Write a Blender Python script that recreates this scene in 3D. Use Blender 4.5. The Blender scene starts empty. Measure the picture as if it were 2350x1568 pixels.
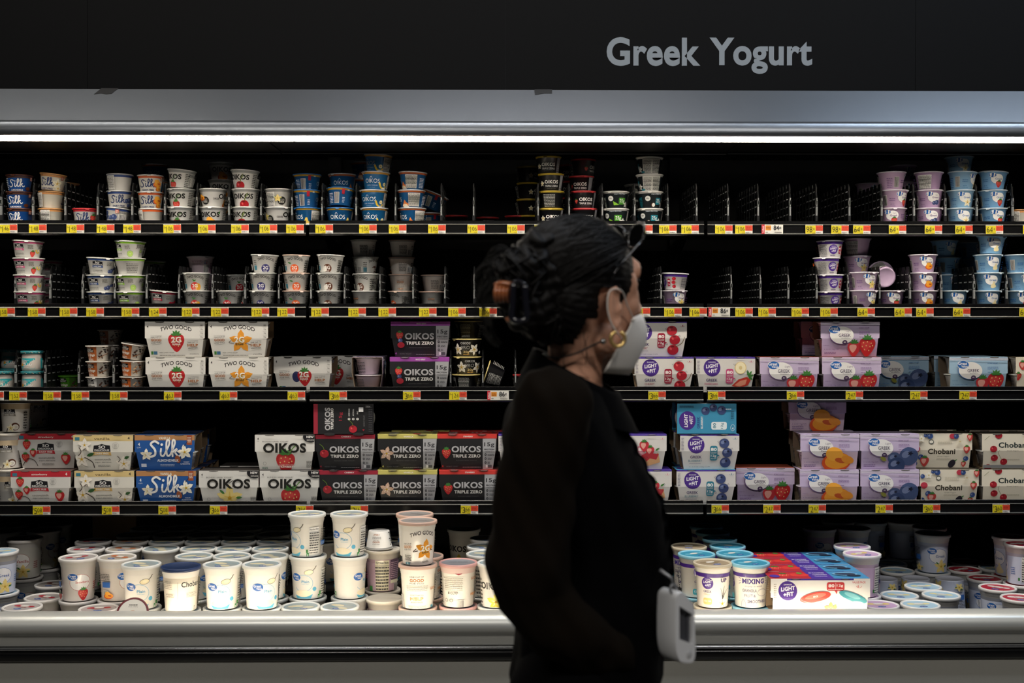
import bpy, bmesh, math, random
from mathutils import Vector, Matrix
import numpy as np
random.seed(7)
SC = bpy.context.scene
COL = SC.collection
PI = math.pi
# ---------------------------------------------------------------- camera
F = 2700.0; CX, CY = 1175.0, 784.0
YAW = math.atan(0.0124); PITCH = -math.atan(49/2700.0)
CAM = Vector((0.0, -3.61, 1.45))
cd = bpy.data.cameras.new('camera'); co = bpy.data.objects.new('camera', cd); COL.objects.link(co)
co.location = CAM; co.rotation_euler = (PI/2+PITCH, 0, -YAW)
cd.sensor_width = 36; cd.lens = 36*F/2350; cd.clip_start = .05
cd.dof.use_dof = True; cd.dof.focus_distance = 3.58; cd.dof.aperture_fstop = 4.0
SC.camera = co
_R = co.rotation_euler.to_matrix()
def P(px, py, Y):
    d = _R @ Vector(((px-CX)/F, (CY-py)/F, -1))
    return CAM + d*((Y-CAM.y)/d.y)
def PX(px, Y): return P(px, 735, Y).x
def depthY(py, z):            # Y at which a point of height z shows at row py
    return CAM.y + F*(CAM.z-z)/(py-735.0)
# ---------------------------------------------------------------- world, exposure
SC.view_settings.view_transform = 'Standard'; SC.view_settings.look = 'None'
SC.view_settings.exposure = 0.0; SC.view_settings.gamma = 1.0
SC.view_settings.use_curve_mapping = False
w = bpy.data.worlds.new('store_air'); SC.world = w; w.use_nodes = True
w.node_tree.nodes['Background'].inputs[0].default_value = (.42, .47, .52, 1)
w.node_tree.nodes['Background'].inputs[1].default_value = .018
SC.cycles.max_bounces = 6; SC.cycles.diffuse_bounces = 3; SC.cycles.glossy_bounces = 3
SC.cycles.transparent_max_bounces = 12
SC.cycles.caustics_reflective = False; SC.cycles.caustics_refractive = False
SC.cycles.sample_clamp_indirect = 4.0
def area(name, loc, rot, sx, sy, power, col):
    l = bpy.data.lights.new(name, 'AREA'); l.shape = 'RECTANGLE'; l.size = sx; l.size_y = sy
    l.energy = power; l.color = col
    o = bpy.data.objects.new(name, l); COL.objects.link(o); o.location = loc; o.rotation_euler = rot
    return o
# ceiling fluorescents over the aisle (the fittings themselves are built further down)
AISLE = [(-1.9, -1.15, (1, .94, .85), 11), (.1, -1.15, (.98, .97, .98), 17), (2.2, -1.15, (.68, .82, 1), 28), (-1.2, -4.2, (1, .94, .86), 55), (1.6, -4.2, (1, .95, .90), 55)]
for x, y, c, p_ in AISLE:
    area('ceiling_lamp_light', (x, y, 3.93), (0, 0, 0), 1.5, .25, p_, c)
TUBE_L = 72.0; RAIL_L = 36.0          # emission of the canopy tube and of the rail strip
# ---------------------------------------------------------------- materials
def lin(h):
    h = h.lstrip('#'); v = [int(h[i:i+2], 16)/255 for i in (0, 2, 4)]
    return tuple(c/12.92 if c <= .04045 else ((c+.055)/1.055)**2.4 for c in v)+(1,)
_M = {}
def mat(col, rough=.42, metal=0, name=None, bump=0, bscale=200, emit=0, spec=.5, alpha=1, var=0, coat=0, sss=0, trans=0):
    key = (col, rough, metal, name, emit, alpha)
    if key in _M: return _M[key]
    m = bpy.data.materials.new(name or 'print_'+col.strip('#')); m.use_nodes = True
    nt = m.node_tree; b = nt.nodes['Principled BSDF']
    b.inputs['Base Color'].default_value = lin(col); b.inputs['Roughness'].default_value = rough
    b.inputs['Metallic'].default_value = metal; b.inputs['Specular IOR Level'].default_value = spec
    b.inputs['Alpha'].default_value = alpha; b.inputs['Coat Weight'].default_value = coat
    b.inputs['Transmission Weight'].default_value = trans
    if sss:
        b.inputs['Subsurface Weight'].default_value = sss; b.inputs['Subsurface Radius'].default_value = (.012, .005, .003)
    if emit:
        b.inputs['Emission Color'].default_value = lin(col); b.inputs['Emission Strength'].default_value = emit
    if bump or var:
        tc = nt.nodes.new('ShaderNodeTexCoord'); n = nt.nodes.new('ShaderNodeTexNoise')
        n.inputs['Scale'].default_value = bscale; n.inputs['Detail'].default_value = 3
        nt.links.new(tc.outputs['Object'], n.inputs['Vector'])
        if bump:
            bp = nt.nodes.new('ShaderNodeBump'); bp.inputs['Strength'].default_value = bump
            bp.inputs['Distance'].default_value = .001
            nt.links.new(n.outputs['Fac'], bp.inputs['Height']); nt.links.new(bp.outputs['Normal'], b.inputs['Normal'])
        if var:
            r = nt.nodes.new('ShaderNodeMapRange'); r.inputs['To Min'].default_value = rough-var; r.inputs['To Max'].default_value = rough+var
            nt.links.new(n.outputs['Fac'], r.inputs['Value']); nt.links.new(r.outputs['Result'], b.inputs['Roughness'])
    _M[key] = m; return m
# ---------------------------------------------------------------- object helpers
def tag(o, label=None, cat=None, group=None, kind=None):
    if label: o['label'] = label
    if cat: o['category'] = cat
    if group: o['group'] = group
    if kind: o['kind'] = kind
    return o
def empty(name, loc, rz=0, parent=None):
    o = bpy.data.objects.new(name, None); COL.objects.link(o); o.location = loc
    o.rotation_euler = (0, 0, rz); o.empty_display_size = .02; o.parent = parent; return o
def link(name, me, parent=None, loc=(0, 0, 0), rot=(0, 0, 0), scale=None):
    o = bpy.data.objects.new(name, me); COL.objects.link(o); o.parent = parent
    o.location = loc; o.rotation_euler = rot
    if scale: o.scale = scale
    return o
def mesh_of(bm, name, mats, smooth=False, ang=None):
    me = bpy.data.meshes.new(name); 
    if smooth:
        for f in bm.faces: f.smooth = True
        if ang is not None:
            for e in bm.edges:
                if len(e.link_faces) == 2 and e.calc_face_angle(0) > ang: e.smooth = False
    bm.to_mesh(me); bm.free()
    for m in mats: me.materials.append(m)
    return me
def obj(name, bm, mats, parent=None, smooth=False, ang=.6, **k):
    if not isinstance(mats, (list, tuple)): mats = [mats]
    return link(name, mesh_of(bm, name, mats, smooth, ang), parent, **k)
def box(bm, x0, x1, y0, y1, z0, z1, mi=0):
    v = [bm.verts.new(p) for p in ((x0,y0,z0),(x1,y0,z0),(x1,y1,z0),(x0,y1,z0),(x0,y0,z1),(x1,y0,z1),(x1,y1,z1),(x0,y1,z1))]
    for q in ((0,3,2,1),(4,5,6,7),(0,1,5,4),(1,2,6,5),(2,3,7,6),(3,0,4,7)):
        f = bm.faces.new([v[i] for i in q]); f.material_index = mi
    return v
def BB(*a, mi=0):
    bm = bmesh.new(); box(bm, *a, mi=mi); return bm
def extrude_x(prof, x0, x1, bm=None, mi=0, mis=None):
    """closed (y,z) profile drawn along X"""
    bm = bm or bmesh.new()
    a = [bm.verts.new((x0, y, z)) for y, z in prof]; b = [bm.verts.new((x1, y, z)) for y, z in prof]
    n = len(prof)
    for i in range(n):
        f = bm.faces.new((a[i], a[(i+1) % n], b[(i+1) % n], b[i])); f.material_index = mis[i] if mis else mi
    for r in (a[::-1], b):
        f = bm.faces.new(r); f.material_index = mi
    bmesh.ops.recalc_face_normals(bm, faces=bm.faces)
    return bm
def smoothpts(pts, k=4, closed=False):
    """Catmull-Rom through points of any dimension"""
    pts = [np.array(p, float) for p in pts]; n = len(pts); out = []
    rng = range(n if closed else n-1)
    for i in rng:
        g = (lambda j: pts[j % n]) if closed else (lambda j: pts[min(max(j, 0), n-1)])
        p0, p1, p2, p3 = g(i-1), g(i), g(i+1), g(i+2)
        for t in np.linspace(0, 1, k, endpoint=False):
            out.append(.5*((2*p1)+(-p0+p2)*t+(2*p0-5*p1+4*p2-p3)*t*t+(-p0+3*p1-3*p2+p3)*t**3))
    if not closed: out.append(pts[-1])
    return [tuple(p) for p in out]
def tube(bm, pts, rad, seg=8, mi=0, cap=True, flat=1.0):
    """round bar along 3D points; rad number or list"""
    pts = [Vector(p) for p in pts]; n = len(pts)
    rad = rad if isinstance(rad, (list, tuple)) else [rad]*n
    rings = []; up = Vector((0, 0, 1))
    t0 = (pts[1]-pts[0]).normalized()
    if abs(t0.dot(up)) > .95: up = Vector((0, 1, 0))
    u = t0.cross(up).normalized()
    for i in range(n):
        t = (pts[min(i+1, n-1)]-pts[max(i-1, 0)]).normalized()
        u = (u-t*u.dot(t)).normalized(); v = t.cross(u)
        rings.append([bm.verts.new(pts[i]+(u*math.cos(a)+v*math.sin(a)*flat)*rad[i]) for a in [2*PI*k/seg for k in range(seg)]])
    for a, b in zip(rings, rings[1:]):
        for k in range(seg):
            f = bm.faces.new((a[k], a[(k+1) % seg], b[(k+1) % seg], b[k])); f.material_index = mi; f.smooth = True
    if cap:
        for r in (rings[0][::-1], rings[-1]):
            f = bm.faces.new(r); f.material_index = mi
    return bm
def lathe(bm, prof, seg=40, mis=None, mi=0, sq=0, wav=None):
    """(r,z) profile turned about Z; sq>0 squares the section; wav=(index,amplitude,count)"""
    rings = []
    for j, (r, z) in enumerate(prof):
        if r < 1e-6: rings.append([bm.verts.new((0, 0, z))]); continue
        ring = []
        for k in range(seg):
            a = 2*PI*k/seg; c, s = math.cos(a), math.sin(a)
            q = 1/((abs(c)**(2+sq*6)+abs(s)**(2+sq*6))**(1/(2+sq*6))) if sq else 1
            rr = r*q
            if wav and j in wav[0]: rr += wav[1]*math.sin(a*wav[2])+wav[1]*.7*math.sin(a*5+1)
            ring.append(bm.verts.new((rr*c, rr*s, z)))
        rings.append(ring)
    for j, (a, b) in enumerate(zip(rings, rings[1:])):
        m_ = mis[j] if mis else mi
        for k in range(seg):
            k2 = (k+1) % seg
            vs = (a[0], b[k2], b[k]) if len(a) == 1 else (a[k], a[k2], b[0]) if len(b) == 1 else (a[k], a[k2], b[k2], b[k])
            f = bm.faces.new(vs); f.material_index = m_; f.smooth = True
    return bm
# ---------------------------------------------------------------- printed artwork: flat coloured shapes, cut and laid on a surface
_T = {}
def glyphs(s, bold=0.0, res=2):
    key = (s, bold, res)
    if key not in _T:
        c = bpy.data.curves.new('lettering', 'FONT'); c.body = s; c.size = 1; c.offset = bold; c.resolution_u = res
        c.space_character = 1+bold*1.5
        o = bpy.data.objects.new('lettering', c); COL.objects.link(o)
        dg = bpy.context.evaluated_depsgraph_get(); me = o.evaluated_get(dg).to_mesh()
        V = np.array([(v.co.x, v.co.y) for v in me.vertices]) if len(me.vertices) else np.zeros((1, 2))
        Fc = [tuple(p.vertices) for p in me.polygons]
        o.evaluated_get(dg).to_mesh_clear(); bpy.data.objects.remove(o); bpy.data.curves.remove(c)
        lo, hi = V.min(0), V.max(0)
        _T[key] = ((V-(lo+hi)/2)/np.maximum(hi-lo, 1e-6), Fc, (hi-lo)[0]/max((hi-lo)[1], 1e-6))
    return _T[key]
class Art:
    def __init__(s): s.S = []; s.rnd = random.Random(3)
    def add(s, V, Fc, col): s.S.append((np.array(V, float), Fc, col)); return s
    def poly(s, pts, col): return s.add(pts, [tuple(range(len(pts)))], col)
    def grow(s, k, yc, lim=42):
        """enlarge what is printed on the front, keep bands and back panels"""
        for i, (V, Fc, c) in enumerate(s.S):
            if np.ptp(V[:, 0]) < 140 and abs(V[:, 0].mean()) < lim: s.S[i] = (np.stack([V[:, 0]*k, (V[:, 1]-yc)*k+yc], 1), Fc, c)
        return s
    def rect(s, x0, y0, x1, y1, col): return s.poly([(x0, y0), (x1, y0), (x1, y1), (x0, y1)], col)
    def ell(s, cx, cy, rx, ry, col, rot=0, n=22):
        c, q = math.cos(rot), math.sin(rot)
        return s.poly([(cx+c*rx*math.cos(t)-q*ry*math.sin(t), cy+q*rx*math.cos(t)+c*ry*math.sin(t)) for t in [2*PI*k/n for k in range(n)]], col)
    def rrect(s, x0, y0, x1, y1, r, col):
        p = []
        for cx, cy, a0 in ((x1-r, y1-r, 0), (x0+r, y1-r, PI/2), (x0+r, y0+r, PI), (x1-r, y0+r, 1.5*PI)):
            p += [(cx+r*math.cos(a0+k*PI/8), cy+r*math.sin(a0+k*PI/8)) for k in range(5)]
        return s.poly(p, col)
    def stroke(s, pts, wd, col, sm=5, taper=False):
        P_ = smoothpts(pts, sm); n = len(P_); V = []
        for i, p in enumerate(P_):
            a = np.array(P_[max(i-1, 0)]); b = np.array(P_[min(i+1, n-1)]); d = b-a; d /= max(np.hypot(*d), 1e-6)
            h = wd/2*((1-i/(n-1)*.8) if taper else 1)
            V += [(p[0]-d[1]*h, p[1]+d[0]*h), (p[0]+d[1]*h, p[1]-d[0]*h)]
        s.add(V, [(2*i, 2*i+1, 2*i+3, 2*i+2) for i in range(n-1)], col)
        if not taper:
            s.ell(P_[0][0], P_[0][1], wd/2, wd/2, col, n=10); s.ell(P_[-1][0], P_[-1][1], wd/2, wd/2, col, n=10)
        return s
    def ring(s, cx, cy, rx, ry, wd, col, n=26, a0=0, a1=2*PI):
        V = []
        for k in range(n+1):
            t = a0+(a1-a0)*k/n
            V += [(cx+rx*math.cos(t), cy+ry*math.sin(t)), (cx+(rx-wd)*math.cos(t), cy+(ry-wd)*math.sin(t))]
        return s.add(V, [(2*i, 2*i+1, 2*i+3, 2*i+2) for i in range(n)], col)
    def text(s, t, cx, cy, wd, h, col, bold=.0, shear=0, rot=0, arc=0, res=3):
        if 'g' in t and len(t) == 3: bold = min(bold, .012)
        V, Fc, asp = glyphs(t, bold, res); V = V.copy()
        if wd is None: wd = h*asp
        X = V[:, 0]*wd; Y = V[:, 1]*h+arc*(1-(2*V[:, 0])**2); X = X+shear*Y
        c, q = math.cos(rot), math.sin(rot)
        return s.add(np.stack([cx+c*X-q*Y, cy+q*X+c*Y], 1), Fc, col)
    def fine(s, x0, y0, x1, y1, n, col, k=.45):
        """small print: rows of dashes too small to read"""
        dy = (y1-y0)/n
        for i in range(n):
            x = x0
            while x < x1-1:
                l = min(s.rnd.uniform(2, 8), x1-x); s.rect(x, y0+i*dy, x+l*.85, y0+i*dy+dy*k, col); x += l
        return s
    def bars(s, x0, y0, x1, y1, col='#15151a'):
        s.rect(x0-.8, y0-.8, x1+.8, y1+.8, '#f2f0ea'); x = x0
        while x < x1-.5:
            l = s.rnd.choice((.5, .8, 1.2)); s.rect(x, y0, min(x+l, x1), y1, col); x += l+s.rnd.choice((.5, .9))
        return s
    def nutrition(s, x0, y0, x1, y1, col='#222222', bg=None):
        if bg: s.rect(x0, y0, x1, y1, bg)
        h = y1-y0
        s.text('Nutrition Facts', (x0+x1)/2, y1-h*.07, (x1-x0)*.88, h*.07, col, .02)
        s.fine(x0+1, y0+1, x1-1, y1-h*.14, 9, col, .4)
        for k in (.16, .34, .66): s.rect(x0+.8, y1-h*k, x1-.8, y1-h*k+.7, col)
        return s
    # fruit, flowers
    def leaf(s, x, y, l, a, wd=.35, col='#3d7a35'):
        c, q = math.cos(a), math.sin(a); P_ = [(0, 0), (.3, wd/2), (.65, wd/2.2), (1, 0), (.65, -wd/2.2), (.3, -wd/2)]
        return s.poly([(x+(c*u-q*v)*l, y+(q*u+c*v)*l) for u, v in P_], col)
    def straw(s, cx, cy, r, col='#c3262b', cut=False):
        P_ = smoothpts([(0, -1.15), (.55, -.6), (.85, .1), (.7, .62), (.2, .75), (-.2, .75), (-.7, .62), (-.85, .1), (-.55, -.6)], 3, True)
        s.poly([(cx+u*r, cy+v*r) for u, v in P_], col)
        s.poly([(cx+(u*.55-.15)*r, cy+(v*.55+.05)*r) for u, v in P_], '#e8a698' if cut else '#d64440')
        if not cut:
            for u, v in ((-.4, .3), (0, .4), (.4, .25), (-.5, -.1), (-.1, 0), (.3, -.1), (-.25, -.4), (.2, -.5), (.55, .0)):
                s.ell(cx+u*r, cy+v*r, .06*r, .08*r, '#f0cf88', n=6)
        for a in (.3, .9, 1.57, 2.2, 2.85): s.leaf(cx, cy+.62*r, .62*r, a, .4)
        return s
    def cherry(s, cx, cy, r, col='#b01420', stem=True, sd=1):
        if stem: s.stroke([(cx, cy+r*.7), (cx+sd*.3*r, cy+1.6*r), (cx+sd*1.1*r, cy+2.3*r)], r*.13, '#5d7a2b')
        s.ell(cx, cy, r*1.05, r*.95, col); s.ell(cx-.1*r, cy+.62*r, r*.35, r*.14, '#6d0c14', n=12)
        return s.ell(cx-.4*r, cy+.2*r, r*.2, r*.28, '#e05a5a', .5, n=10)
    def blue(s, cx, cy, r, col='#3c4a78'):
        s.ell(cx, cy, r, r*.96, col); s.ell(cx-.3*r, cy+.2*r, r*.45, r*.35, '#7a88ae', .5, n=12)
        P_ = []
        for k in range(10): q = (.34 if k % 2 == 0 else .16)*r; P_.append((cx+.15*r+q*math.cos(k*PI/5), cy+.3*r+q*math.sin(k*PI/5)*.8))
        return s.poly(P_, '#161c36')
    def peach(s, cx, cy, r):
        s.ell(cx, cy, r*1.25, r*.85, '#d9531e', .1); s.ell(cx+.1*r, cy+.1*r, r*1.1, r*.68, '#f2a02c', .1)
        return s.ell(cx-.2*r, cy+.7*r, r*.75, r*.6, '#f6ad3c', -.2).ell(cx+.35*r, cy+.15*r, r*.5, r*.22, '#c9571f', -.2, n=12)
    def flower(s, cx, cy, r, col='#f6efd2', col2='#e3b93c', a0=.3, core='#caa02a'):
        for k in range(5):
            a = a0+k*2*PI/5; s.leaf(cx, cy, r*1.15, a, .55, col); s.leaf(cx, cy, r*.6, a, .22, col2)
        return s.ell(cx, cy, r*.16, r*.16, core, n=10)
    def orange(s, cx, cy, r): return s.ell(cx, cy, r, r, '#ea5a20').ell(cx-.2*r, cy+.2*r, r*.6, r*.55, '#f0702e').leaf(cx-.1*r, cy+.85*r, .7*r, 2.6, .5)
    def lime(s, cx, cy, r):
        s.ell(cx, cy, r, r, '#6aa52c').ell(cx, cy, r*.86, r*.86, '#e4eebb').ell(cx, cy, r*.78, r*.78, '#a8cc48')
        for k in range(4): a = k*PI/4; s.stroke([(cx-.76*r*math.cos(a), cy-.76*r*math.sin(a)), (cx+.76*r*math.cos(a), cy+.76*r*math.sin(a))], r*.06, '#e4eebb', 1)
        return s
    def coco(s, cx, cy, r): return s.ell(cx, cy, r, r*.9, '#5a3420').ell(cx+.1*r, cy-.1*r, r*.72, r*.62, '#f3efe6').ell(cx+.1*r, cy-.12*r, r*.5, r*.4, '#d9d2c4')
    def banana(s, cx, cy, r): return s.stroke([(cx-r, cy+.6*r), (cx-.5*r, cy-.4*r), (cx+.5*r, cy-.7*r), (cx+1.1*r, cy-.2*r)], r*.5, '#efc93a').ell(cx+.5*r, cy+.4*r, r*.5, r*.48, '#f4e7b4').ell(cx+.5*r, cy+.4*r, r*.2, r*.2, '#d9c07a', n=10)
    def drop(s, cx, cy, r): return s.poly([(cx+u*r, cy+v*r) for u, v in smoothpts([(0, 1.1), (.5, .2), (.9, -.5), (.2, -.9), (-.7, -.8), (-.8, -.1), (-.3, .4)], 3, True)], '#f1e2ae')
    def fruit(s, k, cx, cy, r):
        if k == 'straw': return s.straw(cx, cy, r)
        if k == 'cherry': return s.cherry(cx, cy, r)
        if k == 'blue': return s.blue(cx-.5*r, cy-.2*r, r*.6).blue(cx+.4*r, cy, r*.75)
        if k == 'peach': return s.peach(cx, cy, r)
        if k == 'van': return s.flower(cx, cy, r*1.2)
        if k == 'yvan': return s.flower(cx, cy, r*1.2, '#f0d98a', '#e8c765').leaf(cx-.5*r, cy+.4*r, .7*r, 2.4).leaf(cx+.6*r, cy, .7*r, .1)
        if k == 'orange': return s.orange(cx, cy, r)
        if k == 'lime': return s.lime(cx, cy, r)
        if k == 'coco': return s.coco(cx, cy, r)
        if k == 'banana': return s.banana(cx, cy, r)
        if k == 'lemon': return s.poly([(cx+u*r, cy+v*r) for u, v in ((-1, -.5), (-.3, 1), (.1, 1), (.4, .1), (1.2, -.3), (.6, -.8))], '#ecc65a')
        if k == 'pie': return s.poly([(cx+u*r, cy+v*r) for u, v in ((-1, -.7), (-.4, .3), (-.1, 1.1), (.4, .4), (1.1, -.1), (.7, -.8))], '#e07a3a').ell(cx, cy-.4*r, .8*r, .4*r, '#f2d9b8')
        if k == 'plain': return s.drop(cx, cy, r)
        if k == 'mango': return s.ell(cx+.2*r, cy, r*.9, r*.8, '#e9a52b').ell(cx-.4*r, cy-.1*r, r*.7, r*.8, '#cf2b25').leaf(cx, cy+.7*r, .7*r, .5)
        if k == 'berry': return s.straw(cx, cy, r).ell(cx-.6*r, cy-.3*r, .5*r, .5*r, '#2f3560').ell(cx-.8*r, cy+.3*r, .4*r, .4*r, '#a41c2c')
        if k == 'rasp': return s.ell(cx, cy, r*.7, r*.8, '#b8203a').ell(cx-1.2*r, cy-.5*r, r*.6, r*.6, '#c42a40')
        return s
    def lay(s, bm, fn, slots, dx=6.0, dyc=(), off=.00012, ymin=None, ymax=None):
        """cut into dx-wide strips, then fn(x_mm, y_mm, lift_m) -> xyz"""
        t = bmesh.new()
        for li, (V, Fc, col) in enumerate(s.S):
            vs = [t.verts.new((float(x), float(y), li)) for x, y in V]
            for f in Fc:
                if len(set(f)) < 3: continue
                try: nf = t.faces.new([vs[i] for i in f])
                except ValueError: continue
                if col not in slots: slots[col] = len(slots)
                nf.material_index = slots[col]
        if not t.verts: t.free(); return
        bmesh.ops.triangulate(t, faces=[f for f in t.faces if len(f.verts) > 4])
        xs = [v.co.x for v in t.verts]; k = math.floor(min(xs)/dx)*dx+dx
        def cut(c, n, **kw):
            bmesh.ops.bisect_plane(t, geom=t.verts[:]+t.edges[:]+t.faces[:], plane_co=c, plane_no=n, dist=1e-5, **kw)
        while dx < 900 and k < max(xs): cut((k, 0, 0), (1, 0, 0)); k += dx
        for y in dyc: cut((0, y, 0), (0, 1, 0))
        if ymin is not None: cut((0, ymin, 0), (0, 1, 0), clear_inner=True)
        if ymax is not None: cut((0, ymax, 0), (0, 1, 0), clear_outer=True)
        m_ = {}
        for v in t.verts: m_[v] = bm.verts.new(fn(v.co.x, v.co.y, off*(1+v.co.z*.45)))
        for f in t.faces:
            try: nf = bm.faces.new([m_[v] for v in f.verts])
            except ValueError: continue
            nf.material_index = f.material_index; nf.smooth = False
        t.free()
# ---------------------------------------------------------------- cups
# kind: r_bottom, r_top(under collar), rim radius, height, collar height, squareness
KIND = dict(ok=(.0315, .0395, .0440, .0552, .0095, 0), okb=(.0325, .0400, .0440, .0537, .0075, 0), silk=(.0305, .0368, .0395, .0505, .0035, 0),
            gv=(.0315, .0395, .0440, .0548, .0065, 0), tg=(.0315, .0395, .0425, .0538, .0055, 0), so=(.0345, .0440, .0465, .0505, .0030, 0),
            p25=(.0310, .0385, .0425, .0520, .0065, 0), lf=(.0310, .0385, .0415, .0515, .0030, 0), tz=(.0315, .0375, .0400, .0525, .0050, 0),
            pro=(.0330, .0425, .0455, .0540, .0040, 0), sq=(.0265, .0330, .0360, .0470, .0025, .35))
CUPS = {}
def cup_proto(key, kind, body, collar, lid, art, rough=.38, lidrough=.3):
    r0, r1, rim, H, ch, sq = KIND[kind]
    bm = bmesh.new(); slots = {body: 0}
    if collar not in slots: slots[collar] = 1
    cs = slots[collar]
    prof = [(0, .002), (r0*.82, .002), (r0*.86, 0), (r0*.97, 0), (r0, .0012), (r1, H-ch), (r1+.0015, H-ch+.0006), (rim-.0025, H-.0035), (rim-.001, H-.0030), (rim, H-.0022), (rim, H-.0006), (rim-.0005, H)]
    lathe(bm, prof, 44, mis=[0, 0, 0, 0, 0, cs, cs, cs, cs, cs, cs], sq=sq)
    if art:
        rr = (r0+r1)/2*1000; zt = H-ch
        def fn(x, y, l):
            z = y/1000; r = r0+(r1-r0)*min(max((z-.0012)/(zt-.0012), -.2), 1.5)
            if z > zt: r = r1+.0015
            a = x/rr; c, s = math.sin(a), -math.cos(a)
            q = 1/((abs(c)**(2+sq*6)+abs(s)**(2+sq*6))**(1/(2+sq*6))) if sq else 1
            return ((r*q+l)*c, (r*q+l)*s, z)
        A = Art(); art(A, zt*1000); A.grow({'ok': 1.36, 'okb': 1.28, 'silk': 1.3, 'gv': 1.24, 'tg': 1.42, 'so': 1.28, 'p25': 1.15, 'lf': 1.25, 'tz': 1.25, 'pro': 1.2, 'sq': 1.3}[kind], 23); A.lay(bm, fn, slots, dx=5, ymin=1.0, ymax=(H-.004)*1000)
    inv = sorted(slots, key=slots.get)
    me = bpy.data.meshes.new('cup_body'); bm.to_mesh(me); bm.free()
    for c in inv: me.materials.append(mat(c, rough, coat=.15))
    bl = bmesh.new()
    lathe(bl, [(0, .0006), (rim*.5, .0008), (rim*.86, .0003), (rim*.9, .0009), (rim+.0002, .0008), (rim+.0009, 0), (rim+.0003, -.0026)], 66, wav=((4, 5, 6), .00035, 33), sq=sq)
    # pull tab folded down over the rim
    a0 = random.uniform(-.9, .9)
    for t in (0,):
        vs = [bl.verts.new((math.sin(a0+d)*(rim+e), -math.cos(a0+d)*(rim+e), z)) for d, e, z in ((-.16, .0006, .0006), (.16, .0006, .0006), (.1, .0022, -.005), (-.1, .0022, -.005))]
        bl.faces.new(vs)
    lm = bpy.data.meshes.new('foil_lid'); bl.to_mesh(lm); bl.free(); lm.materials.append(mat(lid, lidrough, .25 if lid in ('#d9d8d4', '#c9c9c8') else 0))
    CUPS[key] = (me, lm, H)
def back_white(A, h, tx='#3a3a3a', bar=1, x=95):
    A.fine(x-22, 4, x+2, h-4, 10, tx); A.nutrition(x+5, 2, x+30, h-2, tx, '#f0eee8')
    if bar: A.bars(x-48, 6, x-30, h-16)
    A.fine(x-50, h-12, x-28, h-3, 3, tx)
def silk_s(A, x, y, s, col):
    A.stroke([(x+3.2*s, y+4.5*s), (x+1.2*s, y+5.6*s), (x-.8*s, y+4*s), (x+1.4*s, y+1*s), (x+1.2*s, y-1.8*s), (x-1.5*s, y-2.6*s), (x-3*s, y-1.2*s)], 1.15*s, col)
    A.stroke([(x+4.6*s, y+1.6*s), (x+4.4*s, y-1.6*s), (x+5.6*s, y-2.3*s), (x+6.6*s, y-1*s)], .95*s, col); A.ell(x+5*s, y+3.8*s, .7*s, .7*s, col, n=10)
    A.stroke([(x+6.6*s, y-1*s), (x+8.9*s, y+4*s), (x+8.6*s, y+6.4*s), (x+7.5*s, y+5*s), (x+7.6*s, y-1.2*s), (x+8.6*s, y-2.2*s), (x+9.8*s, y-1*s)], .95*s, col)
    A.stroke([(x+9.8*s, y-1*s), (x+11.9*s, y+4.4*s), (x+11.4*s, y+6.4*s), (x+10.6*s, y+5*s), (x+10.6*s, y-2.4*s)], .95*s, col)
    A.stroke([(x+10.8*s, y-.2*s), (x+13*s, y+1.6*s), (x+12.2*s, y+.2*s), (x+11.8*s, y), (x+13.6*s, y-2.4*s), (x+15.2*s, y-1.4*s)], .95*s, col)
def a_silk(rim, txt, fr, sub, blue=False):
    def f(A, h):
        A.rect(-118, h-6, 118, h+1, rim); A.text({'straw': 'STRAWBERRY', 'blue': 'BLUEBERRY', 'peach': 'PEACH MANGO', 'van': 'VANILLA'}.get(fr, 'DARK CHOCOLATE'), -4, h-2.7, 20, 2.2, '#f3efe6')
        silk_s(A, -16, 21, 2.05, txt); A.text(sub, -2, 8.5, 30, 4, txt, .03)
        if fr == 'choc': A.fine(-38, 10, -22, 38, 7, '#dfe6f2'); A.ell(24, 12, 6, 4, '#6b3a20')
        else: A.fruit(fr, 22, 22, 9); A.fruit(fr, 25, 11, 6)
        A.rect(28, h-16, 36, h-7, '#b3502c'); A.fine(29, h-15, 35, h-8, 3, '#f3efe6')
        back_white(A, h, '#55534e' if not blue else '#dfe6f2')
    return f
cup_proto('silk_blue', 'silk', '#1f56a5', '#4a2a1c', '#5a3324', a_silk('#4a2a1c', '#f3f1ec', 'choc', 'ALMONDMILK', True))
cup_proto('silk_van', 'silk', '#e7e2d3', '#c9935a', '#c9935a', a_silk('#c98c52', '#1d3263', 'van', 'DAIRY-FREE'))
cup_proto('silk_red', 'silk', '#e9e6df', '#b3202a', '#c22a30', a_silk('#b3202a', '#1d3263', 'straw', 'DAIRY-FREE'))
cup_proto('silk_berry', 'silk', '#e9e6df', '#23407f', '#c9c9c8', a_silk('#23407f', '#1d3263', 'blue', 'DAIRY-FREE'))
cup_proto('silk_peach', 'silk', '#e9e4da', '#cf5a25', '#d9d8d4', a_silk('#cf5a25', '#1d3263', 'peach', 'DAIRY-FREE'))
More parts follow.
